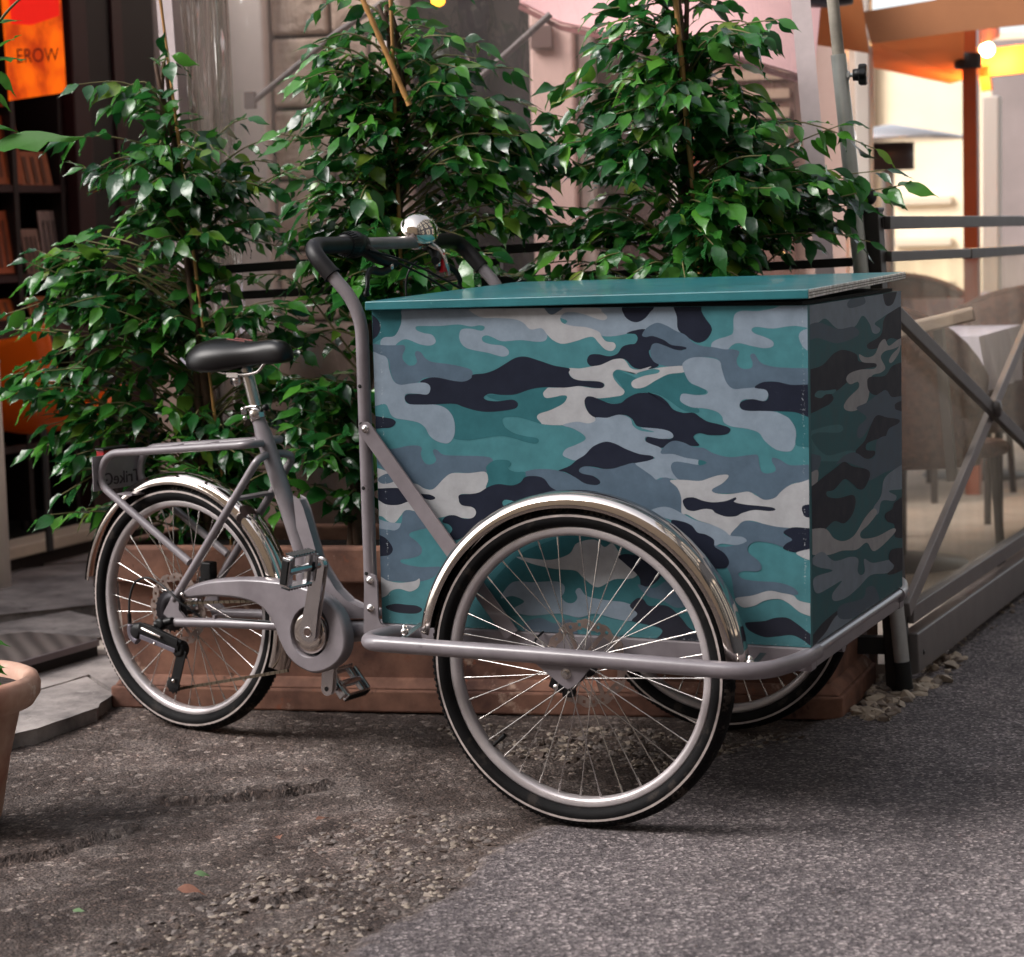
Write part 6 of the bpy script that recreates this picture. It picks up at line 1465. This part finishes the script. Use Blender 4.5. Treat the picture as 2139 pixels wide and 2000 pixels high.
# orange parasol: mast, canopy flaps, beams, lit bulb
ocl = bpy.data.materials.new('orange_canopy'); ocl.use_nodes = True; n_ = ocl.node_tree; b_ = n_.nodes['Principled BSDF']; b_.inputs['Base Color'].default_value = (*lin('#c98f5c'), 1); b_.inputs['Roughness'].default_value = 0.8
t_ = n_.nodes.new('ShaderNodeBsdfTranslucent'); t_.inputs[0].default_value = (*lin('#e6a87c'), 1); x = n_.nodes.new('ShaderNodeMixShader'); x.inputs[0].default_value = 0.55
n_.links.new(b_.outputs[0], x.inputs[1]); n_.links.new(t_.outputs[0], x.inputs[2]); n_.links.new(x.outputs[0], n_.nodes['Material Output'].inputs[0])
ocd = mat('orange_canopy_valance', '#94603c', 0.8, var=0.06)
mahog = mat('mahogany_mast', '#a8491d', 0.35, coat=0.3, var=0.08)
UY = 4.6; mp_ = ony(2028, 300, UY)
um = root('orange_parasol', (mp_.x, UY, 0), 'large orange square parasol with a reddish mast over the terrace', 'parasol')
mb = MB(); mb.beam((mp_.x+0.01, UY, 0), (mp_.x-0.006, UY, 2.6), 0.055, 0.055, up=Vector((0,1,0))); mb.lathe([(0.04,-0.03),(0.052,-0.028),(0.052,0.028),(0.04,0.03)], ony(2022, 128, UY), (0,0,1), 18, m=1); part('mast', mb, [mahog, mat('mast_collar','#1e1311',0.4)], um, bevel=0.004)
def quad(pts, m, name, par, th=0.004):
    mb = MB(); P = [Vector(p) for p in pts]; nrm = (P[1]-P[0]).cross(P[2]-P[0]).normalized()*th; mb.prism(P, nrm); return part(name, mb, m, par)
quad([ony(1802, 25, 3.9), ony(2030, -12, 3.9), ony(2190, -40, 3.9), ony(2190, 48, 3.9), ony(2010, 66, 3.9), ony(1820, 92, 3.9)], ocd, 'front_valance', um)
quad([ony(1820, 84, 4.0), ony(2015, 62, 4.1), ony(2012, 168, 4.9), ony(1985, 176, 5.0), ony(1900, 155, 5.0), ony(1824, 142, 4.8)], ocl, 'canopy_flap', um)
quad([ony(1680, -12, 3.3), ony(1800, -5, 3.3), ony(1815, 112, 3.4), ony(1690, 92, 3.4)], ocl, 'canopy_flap', um)
quad([ony(2030, 54, 4.4), ony(2200, 40, 4.4), ony(2200, -60, 5.6), ony(2030, -40, 5.6)], ocd, 'canopy_flap', um)
beam_m = mat('orange_beam', '#e0801a', 0.5, var=0.1)
mb = MB(); mb.beam(ony(2034, 76, 4.7), ony(2075, 60, 5.1), 0.05, 0.07); mb.beam(ony(2046, 134, 5.1), ony(2190, 118, 5.1), 0.05, 0.11); mb.beam(ony(2056, 140, 5.1), ony(2062, 190, 5.1), 0.04, 0.05, up=Vector((0,1,0))); part('support_beam', mb, beam_m, um)
bq = ony(2062, 104, 4.95); bu = root('light_bulb', bq, 'bare glowing light bulb beside the orange parasol mast', 'light bulb')
mb = MB(); mb.sphere(bq, 0.030, 18); part('glass_bulb', mb, emis('bulb_glow', '#ffd9a0', 9.0), bu)
mb = MB(); mb.tube([bq+Vector((0,0,0.028)), bq+Vector((0,0,0.09))], 0.014, 12); part('bulb_socket', mb, black, bu)
pl_ = bpy.data.lights.new('bulb_light', 'POINT'); pl_.energy = 9; pl_.color = (1.0, 0.55, 0.18); pl_.shadow_soft_size = 0.05
po = bpy.data.objects.new('bulb_light', pl_); COL.objects.link(po); po.parent = bu; po.location = (0, -0.06, -0.02)
# white posts of the terrace frame
for (px, y_, w_, lab) in ((1805, 4.2, 0.055, 'white frame post just right of the leaning pole'), (2072, 6.2, 0.075, 'white frame post right of the parasol mast')):
    a = ony(px, 200, y_); mb = MB(); mb.box((a.x-w_/2, y_-w_/2, 0), (a.x+w_/2, y_+w_/2, 2.16 if px < 1900 else 1.62)); o = part('frame_post', mb, mat('white_frame', '#e6ddd2', 0.6), bevel=0.006); tag(o, lab, 'post', 'white posts of the terrace frame')
# black speaker on the ceiling corner + lamp top
for (px, py, y_, r_, lab) in ((1725, 2, 2.6, 0.085, 'black round lamp shade at the top beside the leaning pole'), (1985, 2, 4.0, 0.05, 'small black fixture at the top left of the parasol mast')):
    a = ony(px, py, y_); mb = MB(); mb.lathe([(0,0.05),(r_*0.5,0.045),(r_,0.012),(r_*0.92,-0.012),(0,-0.02)], a, (0,0,1), 26); mb.tube([a+Vector((0,0,0.04)), a+Vector((0,0,0.7))], 0.008, 8); o = part('ceiling_lamp', mb, iron); tag(o, lab, 'lamp')
# bright facade at the end of the terrace
ff = root('far_facade', (-0.8, 10.4, 0), 'cream building facade glowing in daylight at the far end of the terrace', 'building')
cream = mat('sunlit_cream_wall', '#f0dcbc', 0.85, var=0.10, vscale=1.6); FY = 10.4
x0 = ony(1700, 300, FY).x; x1 = ony(2200, 300, FY).x+0.6
mb = MB(); mb.box((x0-0.6, FY, 0), (x1, FY+0.4, 2.25)); part('wall', mb, cream, ff)
lm_ = mat('cream_ledge', '#cbbba5', 0.85)
for z in (0.35, 0.62, 0.9, 1.17): 
    mb = MB(); mb.box((x0+0.55, FY-0.05, z), (ony(1990, 300, FY).x, FY-0.001, z+0.045)); part('ledge', mb, lm_, ff)
mb = MB(); xa, xb = ony(2075, 300, FY).x, x1; mb.box((xa, FY-0.06, 0), (xb, FY-0.002, 2.2)); part('grey_bay', mb, mat('grey_bay', '#8a7d7a', 0.85, var=0.15, vscale=2), ff)
mb = MB(); mb.box((x0-0.5, FY-0.07, 0), (ony(1830, 300, FY).x, FY-0.002, 2.2)); part('stone_bay', mb, mat('stone_bay', '#9a8678', 0.85, var=0.2, vscale=2), ff)
# ------------------------------------------------------------------ bookshop on the left
XS = -2.5
sh = root('shop_front', (XS, 2.4, 0), 'dark shop front with a deep red frame at the left', 'shop')
blk = mat('dark_interior', '#0a0708', 0.8); redf = mat('oxblood_frame', '#2c0c0f', 0.45, var=0.1)
mb = MB(); mb.box((XS-1.3, 0.2, 0.1), (XS-1.2, 5.2, 2.6)); mb.box((XS-1.2, 5.1, 0), (XS-0.061, 5.2, 2.6)); mb.box((XS-1.2, 0.2, 2.5), (XS-0.401, 5.1, 2.6)); mb.box((XS-1.2, 0.1, 0), (XS-0.01, 0.19, 2.6)); mb.box((XS-1.2, 0.2, 0.0), (XS-0.01, 5.1, 0.1)); part('interior_wall', mb, blk, sh)
ys = lambda px: onx(px, 600, XS).y
mb = MB(); mb.box((XS-0.05, ys(160), 0.1), (XS+0.03, ys(195), 2.29)); part('red_jamb', mb, redf, sh, bevel=0.006)
mb = MB(); mb.box((XS-0.06, ys(196), 0.1), (XS+0.0, ys(345), 2.65)); part('black_door', mb, mat('black_door', '#0c090a', 0.5), sh)
mb = MB(); mb.box((XS-0.06, ys(255), 0.1), (XS+0.012, ys(275), 2.0)); part('red_jamb', mb, redf, sh)
mb = MB(); mb.box((XS-0.06, 3.8, 0.0), (XS+0.0, 5.2, 2.65)); mb.box((XS-0.4, 0.2, 2.3), (XS+0.01, ys(195), 2.65)); part('upper_wall', mb, mat('shop_wall', '#3a2826', 0.8), sh)
mb = MB(); mb.box((XS+0.005, 1.2, -0.01), (XS+0.10, ys(212)+0.3, 0.069)); part('dark_riser', mb, mat('dark_riser', '#2c2522', 0.8), sh)
mb = MB(); mb.box((XS+0.0145, 1.2, 0.07), (XS+0.135, ys(212)+0.32, 0.112)); part('stone_threshold', mb, mat('threshold_stone', '#d6c6b2', 0.7, var=0.12, vscale=6), sh, bevel=0.006)
# shelving
shf = root('display_shelf', (XS+0.02, 2.1, 0.14), 'dark maroon display rack full of cards in the shop entrance', 'display rack')
mb = MB()
for px in (-30, 50, 148):
    y_ = ys(px); mb.box((XS-0.26, y_-0.012, 0.15), (XS-0.01, y_+0.012, 2.2))
part('upright', mb, mat('shelf_wood_dark', '#160b0c', 0.5), shf)
for py in (395, 580, 672, 690, 930):
    z = onx(80, py, XS-0.02).z; mb = MB(); mb.box((XS-0.27, ys(-60), z-0.012), (XS-0.0125, ys(155), z+0.012)); part('shelf', mb, redf, shf)
mb = MB(); z = onx(60, 700, XS+0.03).z; mb.box((XS-0.02, ys(-80), z-0.035), (XS+0.05, ys(172), z+0.03)); part('counter_edge', mb, mat('counter_maroon', '#35181a', 0.35, coat=0.3), shf, bevel=0.006)
cards = [((57,316),(122,390),'#9a5a3a'), ((0,240),(58,385),'#a0532c'), ((4,440),(54,572),'#a3502e'), ((70,478),(104,578),'#8a6a5e'), ((106,440),(143,575),'#8a7570'), ((78,620),(128,664),'#b4683e'), ((2,625),(62,668),'#b85a22'), ((135,118),(168,160),'#6a4040'), ((128,606),(165,668),'#a08a90'), ((4,205),(20,222),'#b03a14')]
for i, ((xa, ya), (xb, yb), c_) in enumerate(cards):
    pa = onx(xa, (ya+yb)/2, XS+0.0); pb_ = onx(xb, (ya+yb)/2, XS+0.0); zt_ = onx((xa+xb)/2, ya, XS).z; zb_ = onx((xa+xb)/2, yb, XS).z
    mb = MB(); P = [Vector((XS-0.03, pa.y, zb_)), Vector((XS-0.03, pb_.y, zb_)), Vector((XS-0.055, pb_.y, zt_)), Vector((XS-0.055, pa.y, zt_))]
    mb.prism(P, (0.006, 0, 0)); y_m = (pa.y+pb_.y)/2
    for k in range(3):
        f0 = 0.15+0.27*k; w_ = (pb_.y-pa.y)*0.12; yy_ = pa.y+(pb_.y-pa.y)*f0
        mb.add([Vector((XS-0.0232+o_[2], yy_+o_[0]*w_, zb_+(zt_-zb_)*o_[1])) for o_ in ((0,0.1,0.0),(1,0.1,0.0),(1,0.85,-0.018),(0,0.85,-0.018))], [(0,1,2,3)], 1)
    names = ['tall orange card', 'wide brown card']
    o = part('greeting_card', mb, [mat('card_'+str(i), c_, 0.6, var=0.2, vscale=14), mat('card_print_'+str(i), tuple(x*0.35 for x in lin(c_)), 0.6)])
    lab = ['striped brown card in the middle compartment of the rack','orange card in the top left compartment of the rack','tall orange card at the left edge above the counter','grey card leaning left of a taller one on the rack','taller grey card leaning right of a shorter one on the rack','orange card low on the rack just above the counter','orange card at the far left just above the counter','small dark red card high beside the red frame','lilac card beside the leaves above the counter','tiny red tag under the orange banner'][i]
    tag(o, lab, 'card', 'cards in the display rack')
# orange banner; backlight put in as faint emission of cloth and patch
XBn = XS+0.16
P = [onx(2, -30, XBn), onx(126, -30, XBn), onx(139, 193, XBn), onx(20, 211, XBn)]
bn = root('orange_banner', P[0], 'orange fabric banner, its backlit glow put into the cloth, with a red patch and dark letters hanging in the shop entrance', 'banner')
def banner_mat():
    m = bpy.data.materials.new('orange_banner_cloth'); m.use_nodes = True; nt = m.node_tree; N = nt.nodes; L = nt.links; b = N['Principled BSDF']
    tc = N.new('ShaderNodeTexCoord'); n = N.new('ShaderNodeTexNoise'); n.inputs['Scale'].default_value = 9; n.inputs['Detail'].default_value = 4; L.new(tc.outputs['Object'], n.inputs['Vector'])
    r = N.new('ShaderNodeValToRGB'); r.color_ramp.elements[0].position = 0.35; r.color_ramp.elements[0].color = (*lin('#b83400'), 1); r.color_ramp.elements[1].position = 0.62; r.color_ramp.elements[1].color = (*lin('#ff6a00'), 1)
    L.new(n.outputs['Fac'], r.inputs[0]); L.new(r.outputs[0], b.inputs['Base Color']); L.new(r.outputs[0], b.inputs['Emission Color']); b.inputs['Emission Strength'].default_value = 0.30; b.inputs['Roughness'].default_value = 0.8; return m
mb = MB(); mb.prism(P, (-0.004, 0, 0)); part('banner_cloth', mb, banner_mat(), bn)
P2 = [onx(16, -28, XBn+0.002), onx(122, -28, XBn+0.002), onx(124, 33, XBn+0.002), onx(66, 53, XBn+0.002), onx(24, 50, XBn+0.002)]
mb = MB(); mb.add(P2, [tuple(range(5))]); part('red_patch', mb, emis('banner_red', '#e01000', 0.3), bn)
tcv = bpy.data.curves.new('banner_letters', 'FONT'); tcv.body = 'EROW'; tcv.size = 0.075; to = bpy.data.objects.new('tmp_text2', tcv); COL.objects.link(to); bpy.context.view_layer.update()
tm = bpy.data.meshes.new_from_object(to.evaluated_get(bpy.context.evaluated_depsgraph_get())); bpy.data.objects.remove(to)
o0 = onx(34, 132, XBn+0.003); o1 = onx(124, 128, XBn+0.003); wx = max(v.co.x for v in tm.vertices)
for v in tm.vertices: x_, y_, z_ = v.co; v.co = o0.lerp(o1, x_/wx) + Vector((0.0, 0, y_*0.85))
tm.name = 'letters'; tm.materials.clear(); tm.materials.append(mat('banner_letter', '#6a1402', 0.8)); link('letters', tm, bn)
# orange plastic chair near the shop
orn = mat('orange_plastic', '#ff6a12', 0.35, coat=0.2)
cy = -0.6
oc = onx(60, 960, -2.05); oc = Vector((-2.40, onx(40, 800, -2.40).y, 0.11)); ch = root('orange_chair', oc, 'orange moulded plastic chair behind the left tree, next to the white post', 'chair')
zs_ = onx(60, 905, -2.40).z-0.11
mb = MB(); vs = []; n = 26; m_ = 9
prof = [(-0.17, 0.33),(-0.15,0.24),(-0.11,0.13),(-0.06,0.06),(0.02,0.02),(0.12,0.02),(0.22,0.05),(0.30,0.10),(0.34,0.085)]
fdir = (onx(150, 850, -2.40)-onx(30, 850, -2.40)); fdir.z = 0; fdir.normalize(); gdir = Vector((-fdir.y, fdir.x, 0))
for i, (u, h_) in enumerate(crv([Vector((a, 0, b)) for a, b in prof], 3) and [(q.x, q.z) for q in crv([Vector((a, 0, b)) for a, b in prof], 3)]):
    for k in range(m_+1):
        t = -1+2*k/m_; vs.append(oc + fdir*(u*0.8) + gdir*t*0.23*(1-0.15*max(0,h_-0.2)) + Vector((0,0,zs_+h_*0.95+0.06*t*t)))
nr_ = len(vs)//(m_+1)
mb.add(vs, [(i*(m_+1)+k, (i+1)*(m_+1)+k, (i+1)*(m_+1)+k+1, i*(m_+1)+k+1) for i in range(nr_-1) for k in range(m_)], 0, True)
o = part('shell', mb, orn, ch); so_ = o.modifiers.new('thick', 'SOLIDIFY'); so_.thickness = 0.02
for i, j in ((-1,-1),(1,-1),(-1,1),(1,1)):
    mb = MB(); mb.tube([oc+fdir*(0.05+0.15*i)+gdir*0.16*j+Vector((0,0,zs_+0.03)), oc+fdir*(0.05+0.2*i)+gdir*0.2*j], 0.012, 8); part('leg', mb, leg_m, ch)
# white post
wp = gnd(-12, 1243); wp = on(-8, 1243, (0,0,1), 0); zt_ = on(-8, 752, (1,0,0), wp.x).z
mb = MB(); mb.lathe([(0,0),(0.048,0),(0.048,zt_-0.006),(0.044,zt_),(0,zt_)], wp, (0,0,1), 30); mb.lathe([(0.0485,zt_-0.01),(0.050,zt_-0.006),(0.050,zt_),(0.047,zt_+0.003)], wp, (0,0,1), 30); o = part('white_bollard', mb, mat('white_pipe', '#efe7dc', 0.55, var=0.05)); tag(o, 'round off-white post standing on the paving at the left edge', 'bollard')
# ------------------------------------------------------------------ paving and hatch on the left
slab_m = mat('grey_paving_slab', '#615b5a', 0.75, col2='#a69d99', vscale=7, bump=0.7, bscale=40, detail=10, bdist=0.006, stain=[('#2a2423', 6, 0.58, 0.7), ('#b0a8a4', 18, 0.62, 0.5)])
def slab(px, h, name='pavement', z0=-0.02):
    P = [gnd(*p, h) for p in px]; mb = MB(); mb.prism([Vector((p.x, p.y, h)) for p in P], (0,0,-(h-z0))); return P, mb
slabs = [[(-260,1330),(0,1300),(150,1275),(215,1290),(222,1330),(60,1360),(-260,1420)], [(-260,1200),(0,1190),(185,1172),(205,1215),(205,1262),(0,1284),(-260,1316)], [(-260,1130),(60,1120),(205,1092),(212,1166),(0,1184),(-260,1194)],
         [(-260,1450),(60,1440),(185,1405),(245,1440),(215,1470),(80,1515),(-260,1600)], [(60,1366),(222,1336),(260,1385),(245,1434),(190,1400),(66,1434)]]
mb = MB()
for k, s_ in enumerate(slabs):
    P = [gnd(*p, 0.03) for p in s_]; P = [Vector((p.x, p.y, 0.030-0.003*k)) for p in P]; c_ = sum(P, Vector())/len(P); Q = []
    for i in range(len(P)):
        a_, b_ = P[i], P[(i+1) % len(P)]; m_ = max(2, int((b_-a_).length/0.05))
        for q in range(m_):
            v = a_.lerp(b_, q/m_); d_ = (v-c_).normalized(); Q.append(v - d_*(0.016+0.010*mnoise(Vector((v.x*17, v.y*17, k)))))
    mb.prism(Q, (0,0,-0.05))
o = part('pavement', mb, slab_m, bevel=0.004); tag(o, kind='structure')
hat = [gnd(*p, 0.05) for p in ((-200,1345),(0,1322),(195,1322-0+6),(205,1338),(0,1395),(-200,1450))]
hat = [on(*p, (0,0,1), 0.055) for p in ((-220,1358),(20,1326),(60,1322),(203,1334),(203,1341),(-220,1462))]
mb = MB(); mb.prism([Vector((p.x, p.y, 0.058)) for p in hat], (0,0,-0.012)); 
hp = root('cellar_hatch', hat[3], 'low patterned steel hatch with a painted black shadow edge on the pavement at the left', 'hatch')
tread = bpy.data.materials.new('tread_plate'); tread.use_nodes = True; N = tread.node_tree.nodes; L = tread.node_tree.links; b = N['Principled BSDF']; b.inputs['Roughness'].default_value = 0.5; b.inputs['Metallic'].default_value = 0.2
tc = N.new('ShaderNodeTexCoord'); wv = N.new('ShaderNodeTexWave'); wv.inputs['Scale'].default_value = 9; wv.inputs['Distortion'].default_value = 1.0; wv.bands_direction = 'DIAGONAL'; L.new(tc.outputs['Object'], wv.inputs[0]); r = N.new('ShaderNodeValToRGB'); r.color_ramp.elements[0].color = (*lin('#45403e'), 1); r.color_ramp.elements[1].color = (*lin('#675f5c'), 1); L.new(wv.outputs['Fac'], r.inputs[0]); L.new(r.outputs[0], b.inputs['Base Color'])
part('tread_plate', mb, tread, hp)
mb = MB(); a = Vector((hat[4].x, hat[4].y, 0.052)); b_ = Vector((hat[5].x, hat[5].y, 0.052)); mb.beam(a+Vector((0.004,-0.004,0.002)), b_+Vector((0.004,-0.004,0.002)), 0.012, 0.016); part('steel_edge', mb, mat('steel_edge', '#6c6468', 0.4, 0.5), hp)
mb = MB(); dn = Vector((0,0,-0.05)); mb.hexa([Vector((p.x, p.y, -0.01)) for p in (b_, a, a+Vector((-0.05,0.05,0)), b_+Vector((-0.05,0.05,0)))]+[Vector((p.x, p.y, 0.045)) for p in (b_, a, a+Vector((-0.05,0.05,0)), b_+Vector((-0.05,0.05,0)))]); part('shadow_side', mb, blk, hp)  # near-black block painted in as the shadow under the hatch edge
# ------------------------------------------------------------------ terracotta pot with a plant, bottom left
tp = mat('terracotta_pot', '#9a6552', 0.7, col2='#c9a692', vscale=7, stain=[('#ddcabb', 11, 0.60, 0.7), ('#3a2a25', 30, 0.66, 0.8)], bump=0.25, bscale=60)
PYY = -0.45; rimp = ony(46, 1452, PYY); rr_ = 0.175; pc = Vector((rimp.x-rr_, PYY, 0)); zt2 = rimp.z+0.024
pot = root('terracotta_pot', pc, 'round pale terracotta pot with a thick rolled rim cut by the left edge', 'pot')
mb = MB(); pr = [(0.05,0.0),(0.10,0.0),(0.105,0.01)]
prof = [(0.0,0.002),(rr_*0.48,0.002),(rr_*0.52,0.02),(rr_*0.64,zt2*0.45),(rr_*0.78,zt2-0.062),(rr_*0.92,zt2-0.058),(rr_*0.99,zt2-0.040),(rr_,zt2-0.022),(rr_*0.97,zt2-0.006),(rr_*0.90,zt2),(rr_*0.82,zt2-0.008),(rr_*0.79,zt2-0.03)]
mb.lathe(prof, pc, (0,0,1), 56); part('pot_body', mb, tp, pot)
mb = MB(); mb.lathe([(0,zt2-0.028),(rr_*0.80,zt2-0.028)], pc, (0,0,1), 40); part('soil', mb, soil, pot)
def leafy(name, label, stems, leaves, mt):
    t = root(name, stems[0][0], label, 'plant')
    mb = MB()
    for s_ in stems: q = crv(s_, 6); mb.tube(q, [0.004*(1-0.5*i/len(q)) for i in range(len(q))], 8)
    part('stem', mb, twig_m, t); rng = np.random.default_rng(3)
    V, F = leaf_cloud(rng, np.array([tuple(l[0]) for l in leaves]), np.array([tuple(l[1]) for l in leaves]), np.array([tuple(l[2]) for l in leaves]), np.array([l[3] for l in leaves]), np.array([l[4] for l in leaves]))
    me = bpy.data.meshes.new('foliage'); me.from_pydata(V.tolist(), [], F.tolist()); me.materials.append(mt); me.polygons.foreach_set('use_smooth', [True]*len(F)); link('foliage', me, t)
    return t
big = leaf_mat('broad_leaf', (0.02,0.09,0.012), (0.035,0.13,0.016), (0.06,0.18,0.02))
big.node_tree.nodes['Principled BSDF'].inputs['Specular IOR Level'].default_value = 0.15; big.node_tree.nodes['Principled BSDF'].inputs['Roughness'].default_value = 0.5
yl = pc.y
def lv_(px, py, dx, dz, ln, wd, nx=(0.1,-0.5,0.9), dy=0.0):
    p = ony(px, py, yl); return (p, (dx, dy, dz), nx, ln, wd)
topz = ony(-30, 290, yl)
stems = [[pc+Vector((0,0,zt2-0.03)), pc+Vector((-0.02,0,0.45)), pc+Vector((0.0,0,0.8)), ony(-25, 310, yl)], [pc+Vector((0.02,0,zt2-0.03)), pc+Vector((0.05,0.02,0.5)), ony(-60, 160, yl), ony(0, 44, yl), ony(62, -20, yl)]]
lvs = [lv_(-25,310,1.0,0.10,0.175,0.050,(0.0,-0.75,0.65)), lv_(-30,120,0.9,0.5,0.075,0.02), lv_(-20,150,0.8,-0.5,0.06,0.03), lv_(-30,60,1,0.3,0.07,0.02), lv_(-40,130,1,0.05,0.085,0.02), lv_(-20,190,0.8,-0.6,0.05,0.02), lv_(-40,268,0.9,0.0,0.075,0.025), lv_(-35,1395,1,0.1,0.05,0.02), lv_(-45,1340,1,0.1,0.06,0.03), lv_(-40,1380,0.8,-0.3,0.055,0.03), lv_(-60,1350,0.7,0.6,0.06,0.03), lv_(-40,1420,0.9,-0.1,0.05,0.03)]
leafy('potted_plant', 'tall green plant in the terracotta pot, its broad leaves reaching in at the left edge', stems, lvs, big)
# ------------------------------------------------------------------ fallen leaves
dl = mat('dry_leaf', '#7a5140', 0.7, var=0.25, vscale=60); gl_ = mat('green_leaf_bit', '#5f7a50', 0.6)
for (px, py, a, ln, m_, lab) in ((370,1868,0.3,0.045,dl,'brown dry leaf lying on the gravel near the bottom left'), (660,1722,1.1,0.028,dl,'small curled brown leaf among the pebbles'), (585,1762,2.3,0.026,dl,'dark dry leaf left of the pale pebbles'), (152,1912,0.2,0.02,gl_,'tiny green leaf scrap on the asphalt at the lower left'), (405,1835,0.6,0.026,gl_,'pale green leaf scrap above the brown dry leaf')):
    g_ = gnd(px, py); rng = np.random.default_rng(int(px)); V, F = leaf_cloud(rng, np.array([[g_.x, g_.y, 0.008]]), np.array([[math.cos(a), math.sin(a), 0.05]]), np.array([[0.1,-0.3,1.0]]), np.array([ln]), np.array([ln*0.6]))
    me = bpy.data.meshes.new('fallen_leaf'); me.from_pydata(V.tolist(), [], F.tolist()); me.materials.append(m_); me.polygons.foreach_set('use_smooth', [True]*len(F)); o = link('fallen_leaf', me); tag(o, lab, 'leaf', 'leaves fallen on the ground')
# ------------------------------------------------------------------ building across the street, and an added light blocker beside the camera
och = mat('ochre_facade', '#cdb79c', 0.85, var=0.08, vscale=1.0); shut = mat('grey_shutter', '#5a5f5a', 0.6); wfr = mat('window_surround', '#d6c9b4', 0.7)
def facade(nm, lab, org, ux, width, hgt, m, cat='building'):
    t = root(nm, org, lab, cat); org = Vector(org); ux = Vector(ux); nrm = Vector((-ux.y, ux.x, 0))
    mb = MB(); P = [org, org+ux*width, org+ux*width-nrm*0.5, org-nrm*0.5]; mb.hexa(P+[p+Vector((0,0,hgt)) for p in P]); part('wall', mb, m, t)
    k = 0
    for fl in range(int(hgt//3)):
        for i in range(int(width//2.6)):
            c_ = org+ux*(1.3+2.6*i)+Vector((0,0,1.0+3.0*fl)); mb = MB()
            mb.obox(c_+Vector((0,0,0.8))+nrm*0.03, ux*0.62, nrm*0.03, Vector((0,0,0.95)), 0); mb.obox(c_+Vector((0,0,0.8))+nrm*0.08, ux*0.46, nrm*0.02, Vector((0,0,0.78)), 1)
            part('window', mb, [wfr, shut], t)
    return t
facade('opposite_building', 'ochre building with shuttered windows across the street, mirrored in the chrome fenders', (9, -9.5, 0), (-1, 0, 0), 20, 9.5, och)
facade('side_blocker', 'added grey block out of view, shading the right-hand side', (3.9, -9, 0), (0, 1, 0), 19, 12.0, mat('blocker_grey', '#33363a', 0.85))  # unseen block added to keep light off the box's end face
bpy.data.objects['side_blocker'].rotation_euler = (0, 0, 0)

for o in bpy.data.objects:
    if 'base' in o: del o['base']
